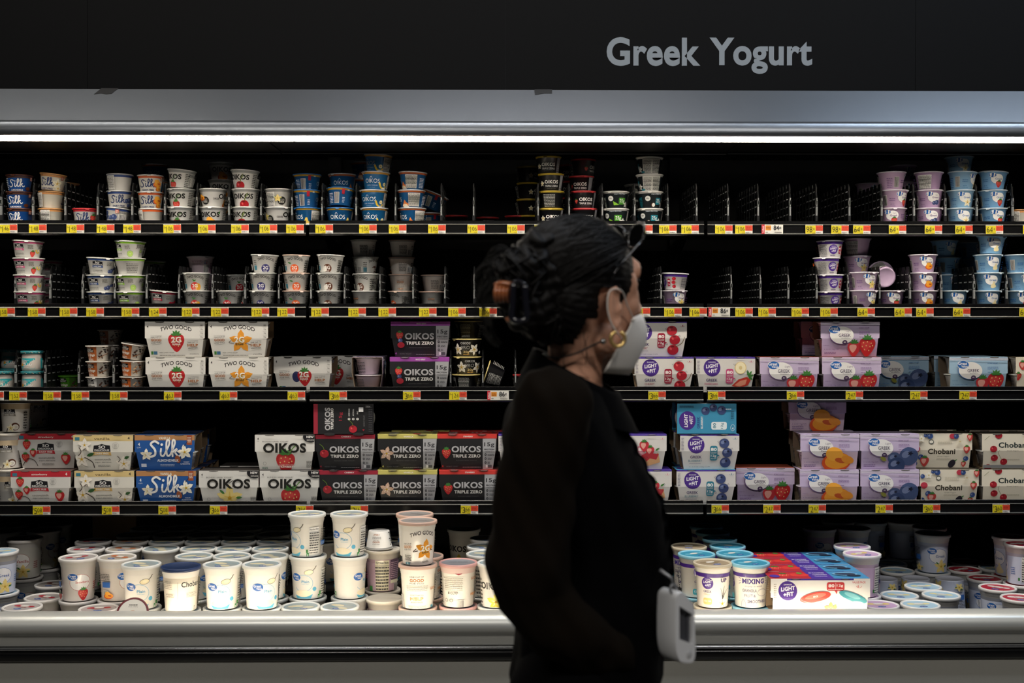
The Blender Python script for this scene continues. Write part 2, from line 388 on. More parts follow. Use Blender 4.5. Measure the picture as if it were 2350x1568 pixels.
def a_oikos(fr):
    def f(A, h):
        A.text('BLENDED GREEK YOGURT', -5, h-2.2, 34, 1.8, '#55534e')
        A.fruit(fr, 0, 11, 10.5); A.text('OIKOS', -3, 30, 47, 11.5, '#14130f', .035)
        if fr == 'cherry': A.stroke([(1, 19), (4, 31), (7, 37)], 1.3, '#7d8a34')
        elif fr == 'straw': A.stroke([(0, 19), (5, 30), (10, 33)], 1.2, '#4e7a35')
        else: A.leaf(18, 30, 9, 1.2)
        A.text('STRAWBERRY' if fr == 'straw' else 'CHERRY' if fr == 'cherry' else 'PEACH', 0, 6, 17, 2.6, '#f6efe6', .03)
        A.fine(28, 5, 40, h-6, 9, '#55534e')
        A.ell(-78, 19, 12.5, 12.5, '#15140f'); A.fine(-86, 12, -70, 26, 4, '#e8e4da', .35); A.fruit(fr, -90, 26, 9)
        back_white(A, h)
        A.text('OIKOS', -46, 24, 14, 6, '#14130f', .03)
    return f
for k, nm in (('straw', 'ok_straw'), ('cherry', 'ok_cherry'), ('peach', 'ok_peach'), ('yvan', 'ok_van')):
    cup_proto(nm, 'ok', '#efede8', '#a9aaa8', '#d9d8d4', a_oikos(k))
def a_okb(rim, fr):
    def f(A, h):
        A.fruit(fr, 24, 14, 9.5)
        A.text('OIKOS', -4, 25, 37, 10, '#f2f2ee', .0); A.stroke([(-9, 32.5), (-6.5, 35.5), (-4, 32.5)], 1, '#f2f2ee', 1)
        A.text('GREEK YOGURT', -4, 14.5, 30, 2.3, '#dfe6ee'); A.text('plain flavored', -4, 9.5, 14, 1.8, '#dfe6ee')
        A.rect(-34, h-6, -29, h-3, '#dfe6ee'); A.ell(28, 5, 8, 5, '#e9e6dd', n=14)
        A.rect(-60, 33, -52, h+3, '#b21f35'); A.bars(-82, 6, -68, 38); A.fine(-100, 6, -86, 38, 7, '#cdd9e8'); A.fine(-58, 8, -50, 26, 4, '#cdd9e8')
        A.nutrition(44, 3, 78, h-2, '#30302c', '#e6e3da'); A.fine(84, 5, 98, 36, 7, '#cdd9e8')
    return f
cup_proto('okb_yellow', 'okb', '#1f6199', '#d6a52c', '#2b6aa6', a_okb(0, 'lemon'))
cup_proto('okb_banana', 'okb', '#1f6da6', '#d29a3c', '#d9d8d4', a_okb(0, 'banana'))
cup_proto('okb_orange', 'okb', '#1f6199', '#cf6a35', '#c9c9c8', a_okb(0, 'pie'))
def a_tz(acc, fr):
    def f(A, h):
        A.fruit(fr, -23, 22, 5.5); A.text('OIKOS', 3, 26, 34, 8.5, '#e9e7e0', .03); A.text('TRIPLE ZERO', 3, 16, 34, 4.6, '#f1efe9', .02)
        A.text('BLENDED GREEK YOGURT', 3, 10, 24, 1.5, '#8a8a86'); A.rect(25, 1, 37, h, '#9b9ca0'); A.text('15g', 31, h-7, 9.5, 6, '#15151a', .03); A.fine(27, 4, 35, h-13, 6, '#22222a')
        A.fine(60, 4, 92, h-4, 10, '#a5a49c'); A.fine(-100, 4, -70, h-4, 9, '#b9b8b0')
    return f
cup_proto('tz_yellow', 'tz', '#17171a', '#c7ab33', '#c9ae3c', a_tz('#c9b13a', 'van'))
cup_proto('tz_red', 'tz', '#17171a', '#b32a30', '#c03a3c', a_tz('#b32a30', 'straw'))
def a_p25(c1, fr):
    def f(A, h):
        A.rect(-118, 0, 118, h, '#0c1519'); A.text('25g', 12, 22, 15, 11, '#f2f2ee', .03, 0, 0, 0)
        A.rrect(2, 13, 22, 31, 1.5, c1); A.text('25g', 12, 22, 15, 12, '#f2f2ee', .03)
        A.text('yogurt PROTEIN', 4, h-5, 30, 3.4, '#dfe6ee', .01); A.ell(-20, 29, 7, 7, '#e4e4de'); A.text('0g', -20, 29, 7, 5, '#15151a', .02)
        if fr == 'lime': A.poly([(-14, 22), (-12, 11), (4, 12)], '#8cc63a')
        else: A.ell(-5, 12, 6, 6, '#5a3420').ell(-4, 12, 4.6, 5, '#efece6')
        A.flower(26, 14, 8, '#efece6', '#dcdcd6'); A.fine(-52, 6, -34, 34, 8, c1 if fr != 'lime' else '#cdd9c8')
        A.rect(44, 0, 96, h, '#e2e0d8'); A.nutrition(46, 2, 70, h-2, '#222222'); A.nutrition(71, 2, 94, h-2, '#222222'); A.rect(36, 3, 44, 9, c1)
    return f
cup_proto('p25_lime', 'p25', '#101417', '#dcdad4', '#e2e0da', a_p25('#4f9a2f', 'lime'))
cup_proto('p25_coco', 'p25', '#101417', '#dcdad4', '#e2e0da', a_p25('#1f7f8f', 'coco'))
def gv_logo(A, x, y, s=1.0, word='Greek', light=False, c1='#6b5a8c', fr=None, bg='#f2f0ec', sub=None):
    A.ell(x+7*s, y-6*s, 15.5*s, 12.5*s, c1, .1).ell(x+7*s, y-6*s, 15*s, 12*s, bg, .1)
    if fr: A.fruit(fr, x+12*s, y-18*s, 8.5*s)
    A.ell(x-4*s, y+2.5*s, 8*s, 5.8*s, '#f2f0ec').ell(x-4*s, y+2.5*s, 7.5*s, 5.3*s, '#1f5fae')
    A.text('Great', x-4.5*s, y+4*s, 11*s, 3.6*s, '#f4f4f4', .02); A.text('Value', x-2.5*s, y+.6*s, 8*s, 2.8*s, '#f4f4f4', .02)
    A.text(word, x+10.5*s, y-6*s, (17 if len(word) < 7 else 20)*s, 4.6*s, c1, .01)
    if light: A.text('light', x+13*s, y-.6*s, 7*s, 2.8*s, c1)
    if sub: A.text(sub, x+12*s, y-10.6*s, 12*s, 2*s, c1)
def a_gv(bg, ink, fr, light):
    def f(A, h):
        gv_logo(A, -6, 36, 1, 'Greek', light, ink, fr)
        A.fine(-34, 22, -20, 31, 2, ink, .35); A.text('NET WT', -27, 13, 10, 2.6, ink, .01); A.text('5.3 OZ (150g)', -27, 8.5, 15, 2.6, ink, .01)
        A.fine(22, 24, 34, 36, 3, ink, .3); A.bars(-62, 8, -50, 38); A.fine(-84, 6, -68, 38, 6, ink, .35)
        A.nutrition(62, 3, 100, h-3, '#333333', '#e9e7e2'); A.fine(36, 6, 54, 36, 5, ink, .35)
    return f
for nm, bg, ink, fr, li in (('gvp_straw', '#c9aac9', '#6d4a85', 'straw', 1), ('gvp_blue', '#c2a3c8', '#6d4a85', 'blue', 1), ('gvp_van', '#cdb2cf', '#6d4a85', 'yvan', 1), ('gvp_peach', '#cbb0cf', '#6d4a85', 'peach', 1),
                            ('gvb_van', '#8fb9d9', '#2a66a8', 'van', 0), ('gvb_straw', '#7fb2dc', '#2a66a8', 'straw', 0), ('gvb_plain', '#8abbe0', '#2a66a8', 'plain', 0), ('gvb_cherry', '#8abbe0', '#2a66a8', 'cherry', 0)):
    cup_proto(nm, 'gv', bg, bg, '#d5cfd8' if nm[2] == 'p' else '#c5d4de', a_gv(bg, ink, fr, li))
def a_tg(fr, c1):
    def f(A, h):
        A.text('TWO GOOD', 3, h-15.5, 36, 5.6, '#1d1b19', .02, arc=4.5); A.ell(3, 15, 9.5, 9.5, c1)
        if fr in ('orange',): A.leaf(-4, 26, 9, 2.9)
        if fr == 'coco': A.ell(-3, 14, 5, 6, '#efe9df')
        if fr in ('mango', 'straw'): A.leaf(0, 26, 7, .6).leaf(2, 26, 7, 2.2)
        if fr == 'mango': A.ell(10, 14, 6, 8, '#e2a02c')
        A.text('2G', 3, 17, 12, 8, '#f6f2ea', .03); A.text('SUGAR', 3, 9.6, 9, 2.4, '#f6f2ea', .02)
        A.rect(-26, 11, -18, 21, '#3f7f92'); A.fine(-26, 23, -18, 34, 3, '#55534e'); A.fine(26, 8, 36, 36, 6, '#55534e'); A.fine(40, 5, 58, 38, 8, '#3b3a38')
        A.text('ONE CUP OF', 104, 36, 20, 2.4, '#55534e'); A.text('GOOD', 104, 30, 20, 4.6, '#a9652c', .03); A.text('FOR YOU', 104, 25, 16, 2.4, '#55534e'); A.fine(90, 14, 116, 22, 3, '#8a8884'); A.text('HELP', 104, 8, 18, 4, '#a9652c', .03)
        A.fine(-78, 10, -56, 38, 8, '#55534e'); A.bars(-52, 6, -40, 22)
    return f
for nm, fr, c in (('tg_mango', 'mango', '#cf3328'), ('tg_straw', 'straw', '#c3262b'), ('tg_blue', 'blue', '#34306e'), ('tg_orange', 'orange', '#e4602a'), ('tg_coco', 'coco', '#5e3420')):
    cup_proto(nm, 'tg', '#eeece6', '#b5b5b2', '#cfcfcb' if fr != 'orange' else '#d0b5a6', a_tg(fr, c))
def so_logo(A, x, y, s, c1):
    A.poly([(x-13*s, y-4*s), (x-12*s, y+5*s), (x-6*s, y+5.5*s), (x, y+7.5*s), (x+6*s, y+5.5*s), (x+12*s, y+5*s), (x+13*s, y-4*s)], '#15151a')
    A.text('SO', x, y+2.6*s, 10*s, 4.6*s, '#f4f2ec', .02); A.text('DELICIOUS', x, y-2*s, 22*s, 2.6*s, '#f4f2ec', .02)
    A.poly([(x-14*s, y-10*s), (x-13*s, y-4.6*s), (x+13*s, y-4.6*s), (x+14*s, y-10*s), (x, y-8.8*s)], c1); A.text('DAIRY FREE', x, y-7*s, 20*s, 2.6*s, '#f4f2ec', .02)
def a_so(c1, fr, nm):
    def f(A, h):
        A.rect(-125, h-5.5, 125, h+1, c1); A.text(nm, -20, h-2.2, 26, 3, '#f4f2ec', .01); so_logo(A, -14, 30, .95, c1)
        A.text('coconutmilk', -14, 14, 26, 3.2, '#55534e'); A.text('yogurt alternative', -14, 10, 26, 2.6, '#55534e')
        A.fruit(fr, 20, 14, 7.5); A.fruit('banana' if nm[:3] == 'str' else fr, 32 if fr != 'lime' else 60, 20, 5)
        A.fine(8, 26, 20, 36, 3, '#77756f'); A.fine(34, 28, 44, 36, 3, '#33322f'); A.nutrition(52, 3, 76, h-7, '#44433f'); A.bars(88, 8, 104, 34); A.fine(-100, 6, -70, 36, 6, '#66645f')
    return f
for nm, c, fr, t in (('so_straw', '#c64f7d', 'straw', 'strawberry banana'), ('so_blue', '#27457f', 'blue', 'blueberry'), ('so_lime', '#83b92f', 'lime', 'key lime'), ('so_rasp', '#a3223a', 'rasp', 'raspberry')):
    cup_proto(nm, 'so', '#eceae4', c, '#cfcfca', a_so(c, fr, t))
def lf_logo(A, x, y, s=1.0, rot=0):
    A.ell(x, y, 12*s, 12.6*s, '#4a2a86', .4); A.text('DANNON', x, y+8*s, 10*s, 1.8*s, '#f2eff4', .02)
    A.text('LiGHT', x+.3*s, y+2.8*s, 18*s, 5.4*s, '#f4f2f6', .035, .12, .12); A.text('+FiT', x+1*s, y-4.4*s, 13*s, 5.4*s, '#f4f2f6', .035, .12, .12)
def a_lf(A, h):
    A.rect(-118, h-8, 118, h+1, '#4a2a86'); lf_logo(A, 0, 24, .95); A.text('GREEK', -1, 9, 14, 3, '#3d2c66', .02); A.text('CHERRY', -1, 5, 12, 2.2, '#8b2038')
    A.rrect(15, 13, 23, 32, 3, '#9c1f3a'); A.text('80', 19, 26, 6, 4, '#f4f2ec', .02); A.text('12g', 19, 18, 6, 3.4, '#f4f2ec', .02)
    for k, (x, y) in enumerate(((32, 32), (31, 23), (33, 13))): A.cherry(x, y, 4.4, '#b01a2c', k == 2)
    A.fine(-36, 6, -16, 36, 8, '#77757a'); A.nutrition(60, 3, 90, h-9, '#2c2a33'); A.orange(-64, 30, 5); A.orange(-64, 18, 5); A.fine(-100, 8, -80, 34, 5, '#77757a')
cup_proto('lf_cherry', 'lf', '#ebe8e4', '#4a2a86', '#d8d6da', a_lf)
def a_pro(A, h):
    A.flower(-20, 22, 14, '#ece7da', '#c9a94a'); A.flower(26, 22, 14, '#ece7da', '#c9a94a', 1)
    A.text('OIKOS', 2, 38, 24, 6, '#b9b9b6', .03); A.text('PRO', 2, 27, 22, 8.5, '#a5a5a2', .0); A.text('20g', 4, 15, 16, 7, '#e6cf93', .03); A.text('PROTEIN', 4, 9, 16, 2.8, '#e6b45c', .02)
    A.rect(60, 6, 74, h-4, '#8f8f8d'); A.rect(62, 14, 72, h-16, '#17171a'); A.nutrition(84, 3, 116, h-3, '#b5b5b0'); A.fine(-96, 5, -60, h-6, 8, '#a9a9a4'); A.ell(50, 12, 5, 5, '#d9d9d6')
cup_proto('pro_van', 'pro', '#111114', '#111114', '#d3c07c', a_pro, .3)
def a_penny(c1, fr2):
    def f(A, h):
        A.rect(-118, 0, 2, h+2, c1); so_logo(A, -13, 32, .62, '#22201e')
        A.text('Pairings', -13, 19, 20, 8, '#f1e9de' if c1 != '#e8e6e0' else '#55534e', .03, .25); A.fine(-20, 4, -6, 12, 3, '#f1e9de' if c1 != '#e8e6e0' else '#55534e')
        rr = random.Random(5)
        for k in range(11):
            x = rr.uniform(6, 30); y = rr.uniform(8, h-5); A.leaf(x, y, rr.uniform(4, 8), rr.uniform(0, 3.1), .5, rr.choice(('#2a201c', '#4a3024', '#1d1b19') if fr2 else ('#8a4a28', '#d9b28a', '#3a2a22')))
        A.stroke([(6, 12), (18, 20), (30, 24)], 1.4, '#9c6a44'); A.fine(44, 6, 70, 36, 7, '#55534e')
    return f
cup_proto('sq_brown', 'sq', '#e5dfd5', '#9c5a33', '#cfcac2', a_penny('#a4592c', True))
cup_proto('sq_orange', 'sq', '#e5dfd5', '#b9622f', '#cfcac2', a_penny('#c8642a', False))
cup_proto('sq_white', 'sq', '#e5e1da', '#c9c5bd', '#cfcac2', a_penny('#e8e6e0', True))
cup_proto('sq_green', 'sq', '#4d8a22', '#3f7a1c', '#4d8a22', a_penny('#4d9420', True))
def a_pink(A, h):
    A.fine(-30, 26, -4, h-8, 5, '#8a5a7a', .35); A.bars(0, 8, 12, 26); A.fine(16, 8, 34, 34, 5, '#8a5a7a', .4)
    for k, c in enumerate(('#2a66a8', '#8a5a7a', '#1f5fae', '#c3262b', '#3d7a35', '#6d4a85')): A.ell(2+4*(k % 2), 30+3.4*(k//2), 1.3, 1.3, c, n=8)
    A.nutrition(44, 3, 70, h-3, '#33323a'); A.fine(-80, 6, -50, 36, 6, '#8a5a7a', .4)
cup_proto('pink', 'gv', '#e3cfd8', '#ddcfd6', '#d5cfd8', a_pink)
# glass jar with foil lid
def jar_proto():
    bm = bmesh.new(); slots = {'#d8cfc6': 0}
    prof = [(0, .001), (.024, .001), (.030, .004), (.0315, .012), (.031, .030), (.030, .047), (.0295, .055), (.031, .060)]
    lathe(bm, prof, 44, mi=0)
    A = Art(); A.rrect(-26, 10, 22, 42, 2, '#2fb6bd')
    A.stroke([(-10, 26), (-15, 26), (-16, 20), (-11, 18), (-9, 24), (-11, 28), (-7, 26)], 1.8, '#f4f2ec'); A.stroke([(-7, 26), (-6, 19), (-1, 20), (0, 27), (0, 20), (3, 19)], 1.6, '#f4f2ec')
    A.stroke([(3, 19), (6, 26), (6, 20), (9, 19), (12, 24)], 1.6, '#f4f2ec'); A.ell(7, 31, 1, 1, '#f4f2ec', n=8); A.flower(-19, 22, 5, '#e0a23c'); A.text('vanilla', -4, 14, 14, 2.4, '#f4f2ec'); A.fine(-10, 35, 6, 38, 1, '#d9f0ee'); A.rect(40, 10, 90, 42, '#2fb6bd'); A.fine(44, 14, 86, 38, 6, '#d9f0ee')
    def fn(x, y, l):
        z = y/1000; r = np.interp(z, [p[1] for p in prof], [p[0] for p in prof])+l; a = x/31.0
        return (r*math.sin(a), -r*math.cos(a), z)
    A.lay(bm, fn, slots, dx=5)
    me = bpy.data.meshes.new('glass_jar'); bm.to_mesh(me); bm.free()
    for c in sorted(slots, key=slots.get): me.materials.append(mat(c, .12 if slots[c] == 0 else .4, coat=.6 if slots[c] == 0 else 0))
    bl = bmesh.new(); lathe(bl, [(0, .003), (.030, .003), (.0335, .0022), (.034, 0), (.0335, -.006), (.032, -.0065)], 60, wav=((3, 4), .0004, 30))
    s2 = {'#3a8f98': 0}; B = Art(); r_ = random.Random(2)
    for k in range(44): B.leaf(-105+k*4.9, r_.uniform(-5, -2.5), 4, r_.uniform(0, 3), .5, ('#c98a5a', '#e9e2cc', '#1f6f78', '#7ec4c0')[k % 4])
    B.lay(bl, lambda x, y, l: ((.0343+l)*math.sin(x/34), -(.0343+l)*math.cos(x/34), y/1000), s2, dx=4)
    lm = bpy.data.meshes.new('foil_lid'); bl.to_mesh(lm); bl.free()
    for c in sorted(s2, key=s2.get): lm.materials.append(mat(c, .4))
    CUPS['jar'] = (me, lm, .062)
jar_proto()
# ---------------------------------------------------------------- 32 oz tubs
TB, TT, TLID, TH = .0435, .0500, .0560, .1235
TUBS = {}; LIDS = {}
def lid_proto(key, ring, disc, art):
    bm = bmesh.new(); slots = {ring: 0}
    slots.setdefault(disc, len(slots)); d = slots[disc]
    lathe(bm, [(0, -.0028), (.0485, -.0028), (.0500, -.0005), (.0525, .0), (.0548, -.0004), (TLID, -.0016), (TLID, -.0095), (TLID-.0012, -.0100)], 56, mis=[d, 0, 0, 0, 0, 0, 0])
    if art:
        A = Art(); art(A); A.lay(bm, lambda x, y, l: (x/1000, y/1000, -.0028+l), slots, dx=1e4)
    me = bpy.data.meshes.new('tub_lid'); bm.to_mesh(me); bm.free()
    for c in sorted(slots, key=slots.get): me.materials.append(mat(c, .35))
    LIDS[key] = me
def l_plain(A):
    A.ell(0, 0, 46, 46, '#8fa9b3', n=36).ell(0, 0, 43, 43, '#97a0a0', n=36).ell(-14, 8, 22, 12, '#d9cfae').ell(20, -12, 16, 9, '#d9cfae'); A.ell(6, -26, 11, 7, '#1f4f9a'); A.text('Great', 6, -25, 14, 5, '#f0f0f0', .02)
    A.stroke([(-30, 20), (-10, 30), (12, 22), (30, 28)], 2, '#6aa9c8'); A.text('Plain', -12, -10, 20, 8, '#3f9cc0', .02)
def l_fruit(bgc, c1):
    def f(A):
        A.ell(0, 0, 46, 46, bgc, n=36); A.ell(-22, 12, 12, 10, c1).ell(22, 10, 11, 9, c1); A.ell(0, -22, 12, 8, '#1f4f9a'); A.text('Great', 0, -22, 15, 5, '#f0f0f0', .02); A.ell(0, 12, 14, 8, '#e6e2da'); A.fine(-16, -6, 16, 4, 2, c1)
    return f
lid_proto('plain', '#dfe0dc', '#8f989b', l_plain)
lid_proto('straw', '#dfdcd8', '#a09c98', l_fruit('#aaa4a2', '#a82030'))
lid_proto('peach', '#dfdcd8', '#a09c98', l_fruit('#aba498', '#c0642c'))
lid_proto('brown', '#dfdcd8', '#a09c98', l_fruit('#a8a29c', '#7a3a28'))
lid_proto('red', '#e2dfdb', '#b02a3c', l_fruit('#b3283c', '#e6dcd6'))
lid_proto('bluevan', '#e2e2e0', '#a9c9dc', l_fruit('#a9c9dc', '#e6dca6'))
lid_proto('purple', '#e2e0e2', '#c3a3c8', l_fruit('#c3a3c8', '#e6d27a'))
lid_proto('tan', '#c9bfa9', '#a8997c', l_fruit('#a09078', '#8a7a60'))
lid_proto('cyan', '#8cc6dc', '#3f93b3', l_fruit('#3a8fae', '#6ab4cc'))
lid_proto('rose', '#d9a7a2', '#8b8f96', lambda A: A.text('TWO GOOD', 0, 6, 54, 10, '#33363c', .02))
lid_proto('salmon', '#d3b2a2', '#8d8a88', lambda A: A.text('TWO GOOD', 0, 6, 54, 10, '#44403c', .02))
lid_proto('navy', '#23365e', '#1f3052', None)
lid_proto('cream', '#e6dfd0', '#e6dfd0', None)
def tub_proto(key, body, art, lidk, rib=True, top='#e9e7e2'):
    bm = bmesh.new(); slots = {body: 0}; slots.setdefault(top, len(slots)); tp = slots[top]
    prof = [(0, .003), (TB*.85, .003), (TB*.9, 0), (TB*.98, 0), (TB, .0015), (TT-.0012, TH-.026), (TT-.0004, TH-.0255), (TT, TH-.020), (TT+.0012, TH-.0195), (TT+.0014, TH-.012), (TT+.0032, TH-.0115), (TT+.0035, TH-.004)]
    lathe(bm, prof, 52, mis=[0]*5+[tp]*6)
    rr = (TB+TT)/2*1000
    def fn(x, y, l):
        z = y/1000; r = TB+(TT-.0012-TB)*z/(TH-.026)
        if z > TH-.026: r = TT+.0002
        return ((r+l)*math.sin(x/rr), -(r+l)*math.cos(x/rr), z)
    A = Art(); art(A); A.grow({'lfmix': 1.5, 'lfup': 1.35, 'lfblue': 1.3, 'tgvan': 1.3, 'chob': 1.3}.get(key, 1.26), 50, 52); A.lay(bm, fn, slots, dx=5, ymin=2, ymax=99)
    me = bpy.data.meshes.new('tub_body'); bm.to_mesh(me); bm.free()
    for c in sorted(slots, key=slots.get): me.materials.append(mat(c, .36, coat=.2))
    TUBS[key] = (me, lidk)
def t_back(A, x, ink='#3a3a3a'):
    A.nutrition(x-15, 10, x+15, 88, ink, '#efede6'); A.fine(x+19, 50, x+40, 86, 7, '#55534e'); A.rect(x+19, 34, x+40, 46, '#3a6bb5'); A.fine(x+20, 36, x+39, 44, 2, '#a9c0e4'); A.bars(x+22, 8, x+34, 28); A.rect(x-24, 14, x-19, 24, '#2f7d3a')
def spoon(A, x, y, s):
    A.ell(x, y, 11*s, 6.4*s, '#6a6862', .15).ell(x, y, 10*s, 5.4*s, '#ecdfb4', .15).ell(x+1*s, y+1*s, 6*s, 3*s, '#f3e9c6', .15); A.stroke([(x+9*s, y+4*s), (x+14*s, y+9*s), (x+17*s, y+15*s)], 2*s, '#77736a')
def t_plain(A):
    for x0 in (-2, 146-290):
        A.ring(x0+6, 48, 24, 20, .8, '#5aa9cf', a0=-2.6, a1=2.2); spoon(A, x0+20, 74, 1)
        A.poly([(x0-16, 20), (x0-8, 8), (x0+8, 4), (x0+24, 10), (x0+30, 22), (x0+8, 16)], '#5ab4d2').ell(x0+6, 24, 21, 8, '#ede3c6'); A.ell(x0+34, 34, 5, 5, '#5ab0d2')
        A.ell(x0-12, 62, 13, 9.6, '#f2f0ec').ell(x0-12, 62, 12.4, 9, '#1f5fae'); A.text('Great', x0-13, 64.5, 17, 6, '#f4f4f4', .02); A.text('Value', x0-9, 58.5, 12, 4.4, '#f4f4f4', .02)
        A.text('Plain', x0+12, 52, 18, 6.5, '#4a9fc6', .015); A.text('nonfat yogurt', x0+12, 45.6, 18, 2.2, '#6ab0cf')
        A.rect(x0+44, 8, x0+50, 20, '#2f8a45').rect(x0+45.5, 10, x0+48.5, 17, '#dff0dc')
    t_back(A, 76)
tub_proto('plain', '#eeece6', t_plain, 'plain')
def t_gv(word, fr, ink, hue, label=None):
    def f(A):
        if label: A.rect(-150, 2, 150, 88, label)
        gv_logo(A, -10, 64, 1.55, word, False, ink, None, '#f2f0ec' if not label else '#efeef0'); A.fruit(fr, 8, 28, 14)
        A.fine(-30, 8, -14, 13, 1, '#2a56a0'); A.text('NET WT 32 OZ (2 LB)', -2, 8, 34, 3, '#2a56a0', .01); A.fine(34, 36, 46, 56, 4, ink, .35)
        t_back(A, 92, '#333338'); A.rect(-76, 42, -54, 58, '#3a6bb5'); A.bars(-74, 12, -60, 32); A.fine(-80, 62, -54, 84, 5, '#55534e'); A.fruit(fr, -46, 24, 8)
    return f
tub_proto('straw', '#ebe6e2', t_gv('Strawberry', 'straw', '#b8303a', 0), 'straw')
tub_proto('peach', '#ece6de', t_gv('Peach', 'peach', '#c0642c', 0), 'peach')
tub_proto('vanilla', '#e9e8df', t_gv('Vanilla', 'yvan', '#a8423a', 0), 'brown')
tub_proto('gpurple', '#d9c3dc', t_gv('Greek', 'straw', '#5a3a70', 0, '#cdb2d0'), 'purple')
tub_proto('gblue', '#d5d9e6', t_gv('Greek', 'yvan', '#2f5fa5', 0, '#c8cfe2'), 'bluevan')
tub_proto('gred', '#d5d9e6', t_gv('Greek', 'plain', '#2f5fa5', 0, '#c8cfe2'), 'red')
def t_pink(A):
    A.rect(-150, 2, 150, 88, '#c9acbd'); A.nutrition(-16, 6, 18, 86, '#33322e', '#e8e2c6'); A.rect(20, 40, 48, 86, '#5d4a60'); A.fine(21, 42, 47, 84, 9, '#c9acbd'); A.rect(20, 30, 44, 38, '#e2e0c8'); A.bars(30, 6, 42, 28); A.rect(-30, 12, -22, 24, '#3f8a45'); A.fine(-46, 40, -34, 60, 4, '#b0507c'); t_back(A, -110)
tub_proto('pinkback', '#c9acbd', t_pink, 'cream', top='#ddd6cc')
def t_tg(A):
    A.text('TWO GOOD', 8, 77, 58, 9, '#1d1b19', .02, arc=7)
    A.flower(14, 46, 21, '#e89a2e', '#f4bf52', .2); A.text('2G', 14, 49, 22, 13, '#f6f2ea', .03); A.text('SUGAR', 14, 40, 17, 4, '#3a2a18', .02); A.stroke([(-8, 48), (-14, 42), (-4, 44)], 1.4, '#3a2418'); A.stroke([(26, 46), (34, 43)], 1.4, '#3a2418'); A.text('vanilla', 14, 20, 17, 5, '#55534e')
    A.text('ONE CUP OF', -28, 59, 20, 3, '#55534e', .01, 0, .1); A.text('GOOD', -28, 52, 20, 6, '#c0762c', .03, 0, .1); A.text('FOR YOU', -28, 46, 18, 3, '#55534e', .01, 0, .1)
    A.fine(-36, 22, -18, 36, 4, '#55534e'); A.rect(-34, 10, -22, 18, '#3f7f92'); A.text('32 OZ (2 LB)', 12, 8, 24, 3.6, '#55534e'); t_back(A, 92)
tub_proto('tgvan', '#eceae6', t_tg, 'salmon')
def t_tgb(A):
    A.text('ONE CUP OF', 0, 84, 32, 3.4, '#55534e', .01); A.text('GOOD', 0, 76, 32, 7, '#c0762c', .03); A.text('FOR YOU', 0, 69, 32, 3.2, '#55534e', .01); A.fine(-24, 52, 26, 66, 4, '#aaa49a', .3)
    A.text('ONE CUP TO', 0, 42, 30, 3.4, '#55534e', .01); A.text('HELP', 0, 34, 30, 7.5, '#e0913c', .03); A.text('ANOTHER', 0, 26, 28, 3.4, '#55534e', .01); A.fine(-20, 12, 22, 20, 3, '#b8b2a8', .3)
    A.text('GOOD', 40, 56, 16, 6, '#c0762c', .03); A.bars(-44, 8, -36, 40); A.rect(34, 8, 42, 18, '#3f7f92'); t_back(A, 104)
tub_proto('tgback', '#eceae2', t_tgb, 'salmon')
def t_tgr(A):
    A.poly([(-8, 97), (18, 97), (12, 88), (5, 85), (-2, 88)], '#a8283c'); A.fine(-30, 50, 14, 82, 8, '#a39c90', .3); A.text('B CORP', -8, 44, 22, 6, '#3a3834', .02); A.ring(-24, 27, 4, 4, 1, '#3a3834'); A.ring(-12, 27, 4, 4, 1, '#3a3834'); A.bars(2, 6, 16, 28)
    A.text('GOOD', 42, 76, 18, 6, '#c0762c', .03); A.text('HELP', 42, 40, 18, 6, '#e0913c', .03); A.fine(-44, 10, -36, 80, 10, '#88827a'); t_back(A, 104)
tub_proto('tgred', '#eceae2', t_tgr, 'rose', top='#e3c9c4')
def t_chob(A):
    A.rect(-152, 82, 152, 96, '#d9d2c2'); A.text('Chobani', 42, 72, 48, 12, '#1d1b19', .02); A.fine(-30, 62, -2, 82, 5, '#a39c90', .3); A.rect(10, 40, 10.6, 78, '#a39c90'); A.fine(-18, 44, 2, 54, 2, '#a39c90', .3); A.fine(28, 44, 56, 56, 4, '#a39c90', .3); A.text('PROTEIN', 48, 14, 3, 20, '#1d1b19'); t_back(A, 110)
tub_proto('chob', '#ece6d8', t_chob, 'navy')
def t_lfmix(A):
    A.rect(-150, 88, 150, 99, '#4a2a86')
    A.text('GREAT FOR', 0, 80, 42, 6, '#4b4468', .02); A.text('MIXING', 0, 68, 44, 10, '#3d2c80', .04); A.text('enjoy it with', 0, 58, 34, 4, '#6a6488'); A.text('GRANOLA', -8, 50, 28, 6, '#4b4468', .02); A.text('FRUIT &', -7, 40, 22, 5.4, '#4b4468', .02); A.text('SMOOTHIES', 8, 29, 40, 6, '#4b4468', .02); A.text('& MORE', 2, 15, 18, 4.6, '#4b4468', .02)
    for sx in (-1, 1):
        for k in (-1, 0, 1): A.stroke([(sx*25, 68+k*4), (sx*29, 68+k*6)], .8, '#3d2c80', 1)
    A.ring(18, 46, 11, 7, .7, '#8a86a0').ring(-20, 20, 5, 12, .7, '#8a86a0').ring(24, 14, 5, 4, .7, '#8a86a0')
    lf_logo(A, 76, 66, 1.1); lf_logo(A, -76, 66, 1.1); A.text('GREEK', -76, 46, 20, 5, '#3d2c66', .02); A.rrect(36, 56, 46, 66, 2, '#4a2a86'); A.bars(38, 12, 48, 40); A.nutrition(100, 8, 132, 82); A.rrect(-90, 22, -62, 36, 4, '#3aa6b8')
tub_proto('lfmix', '#eae6de', t_lfmix, 'cyan')
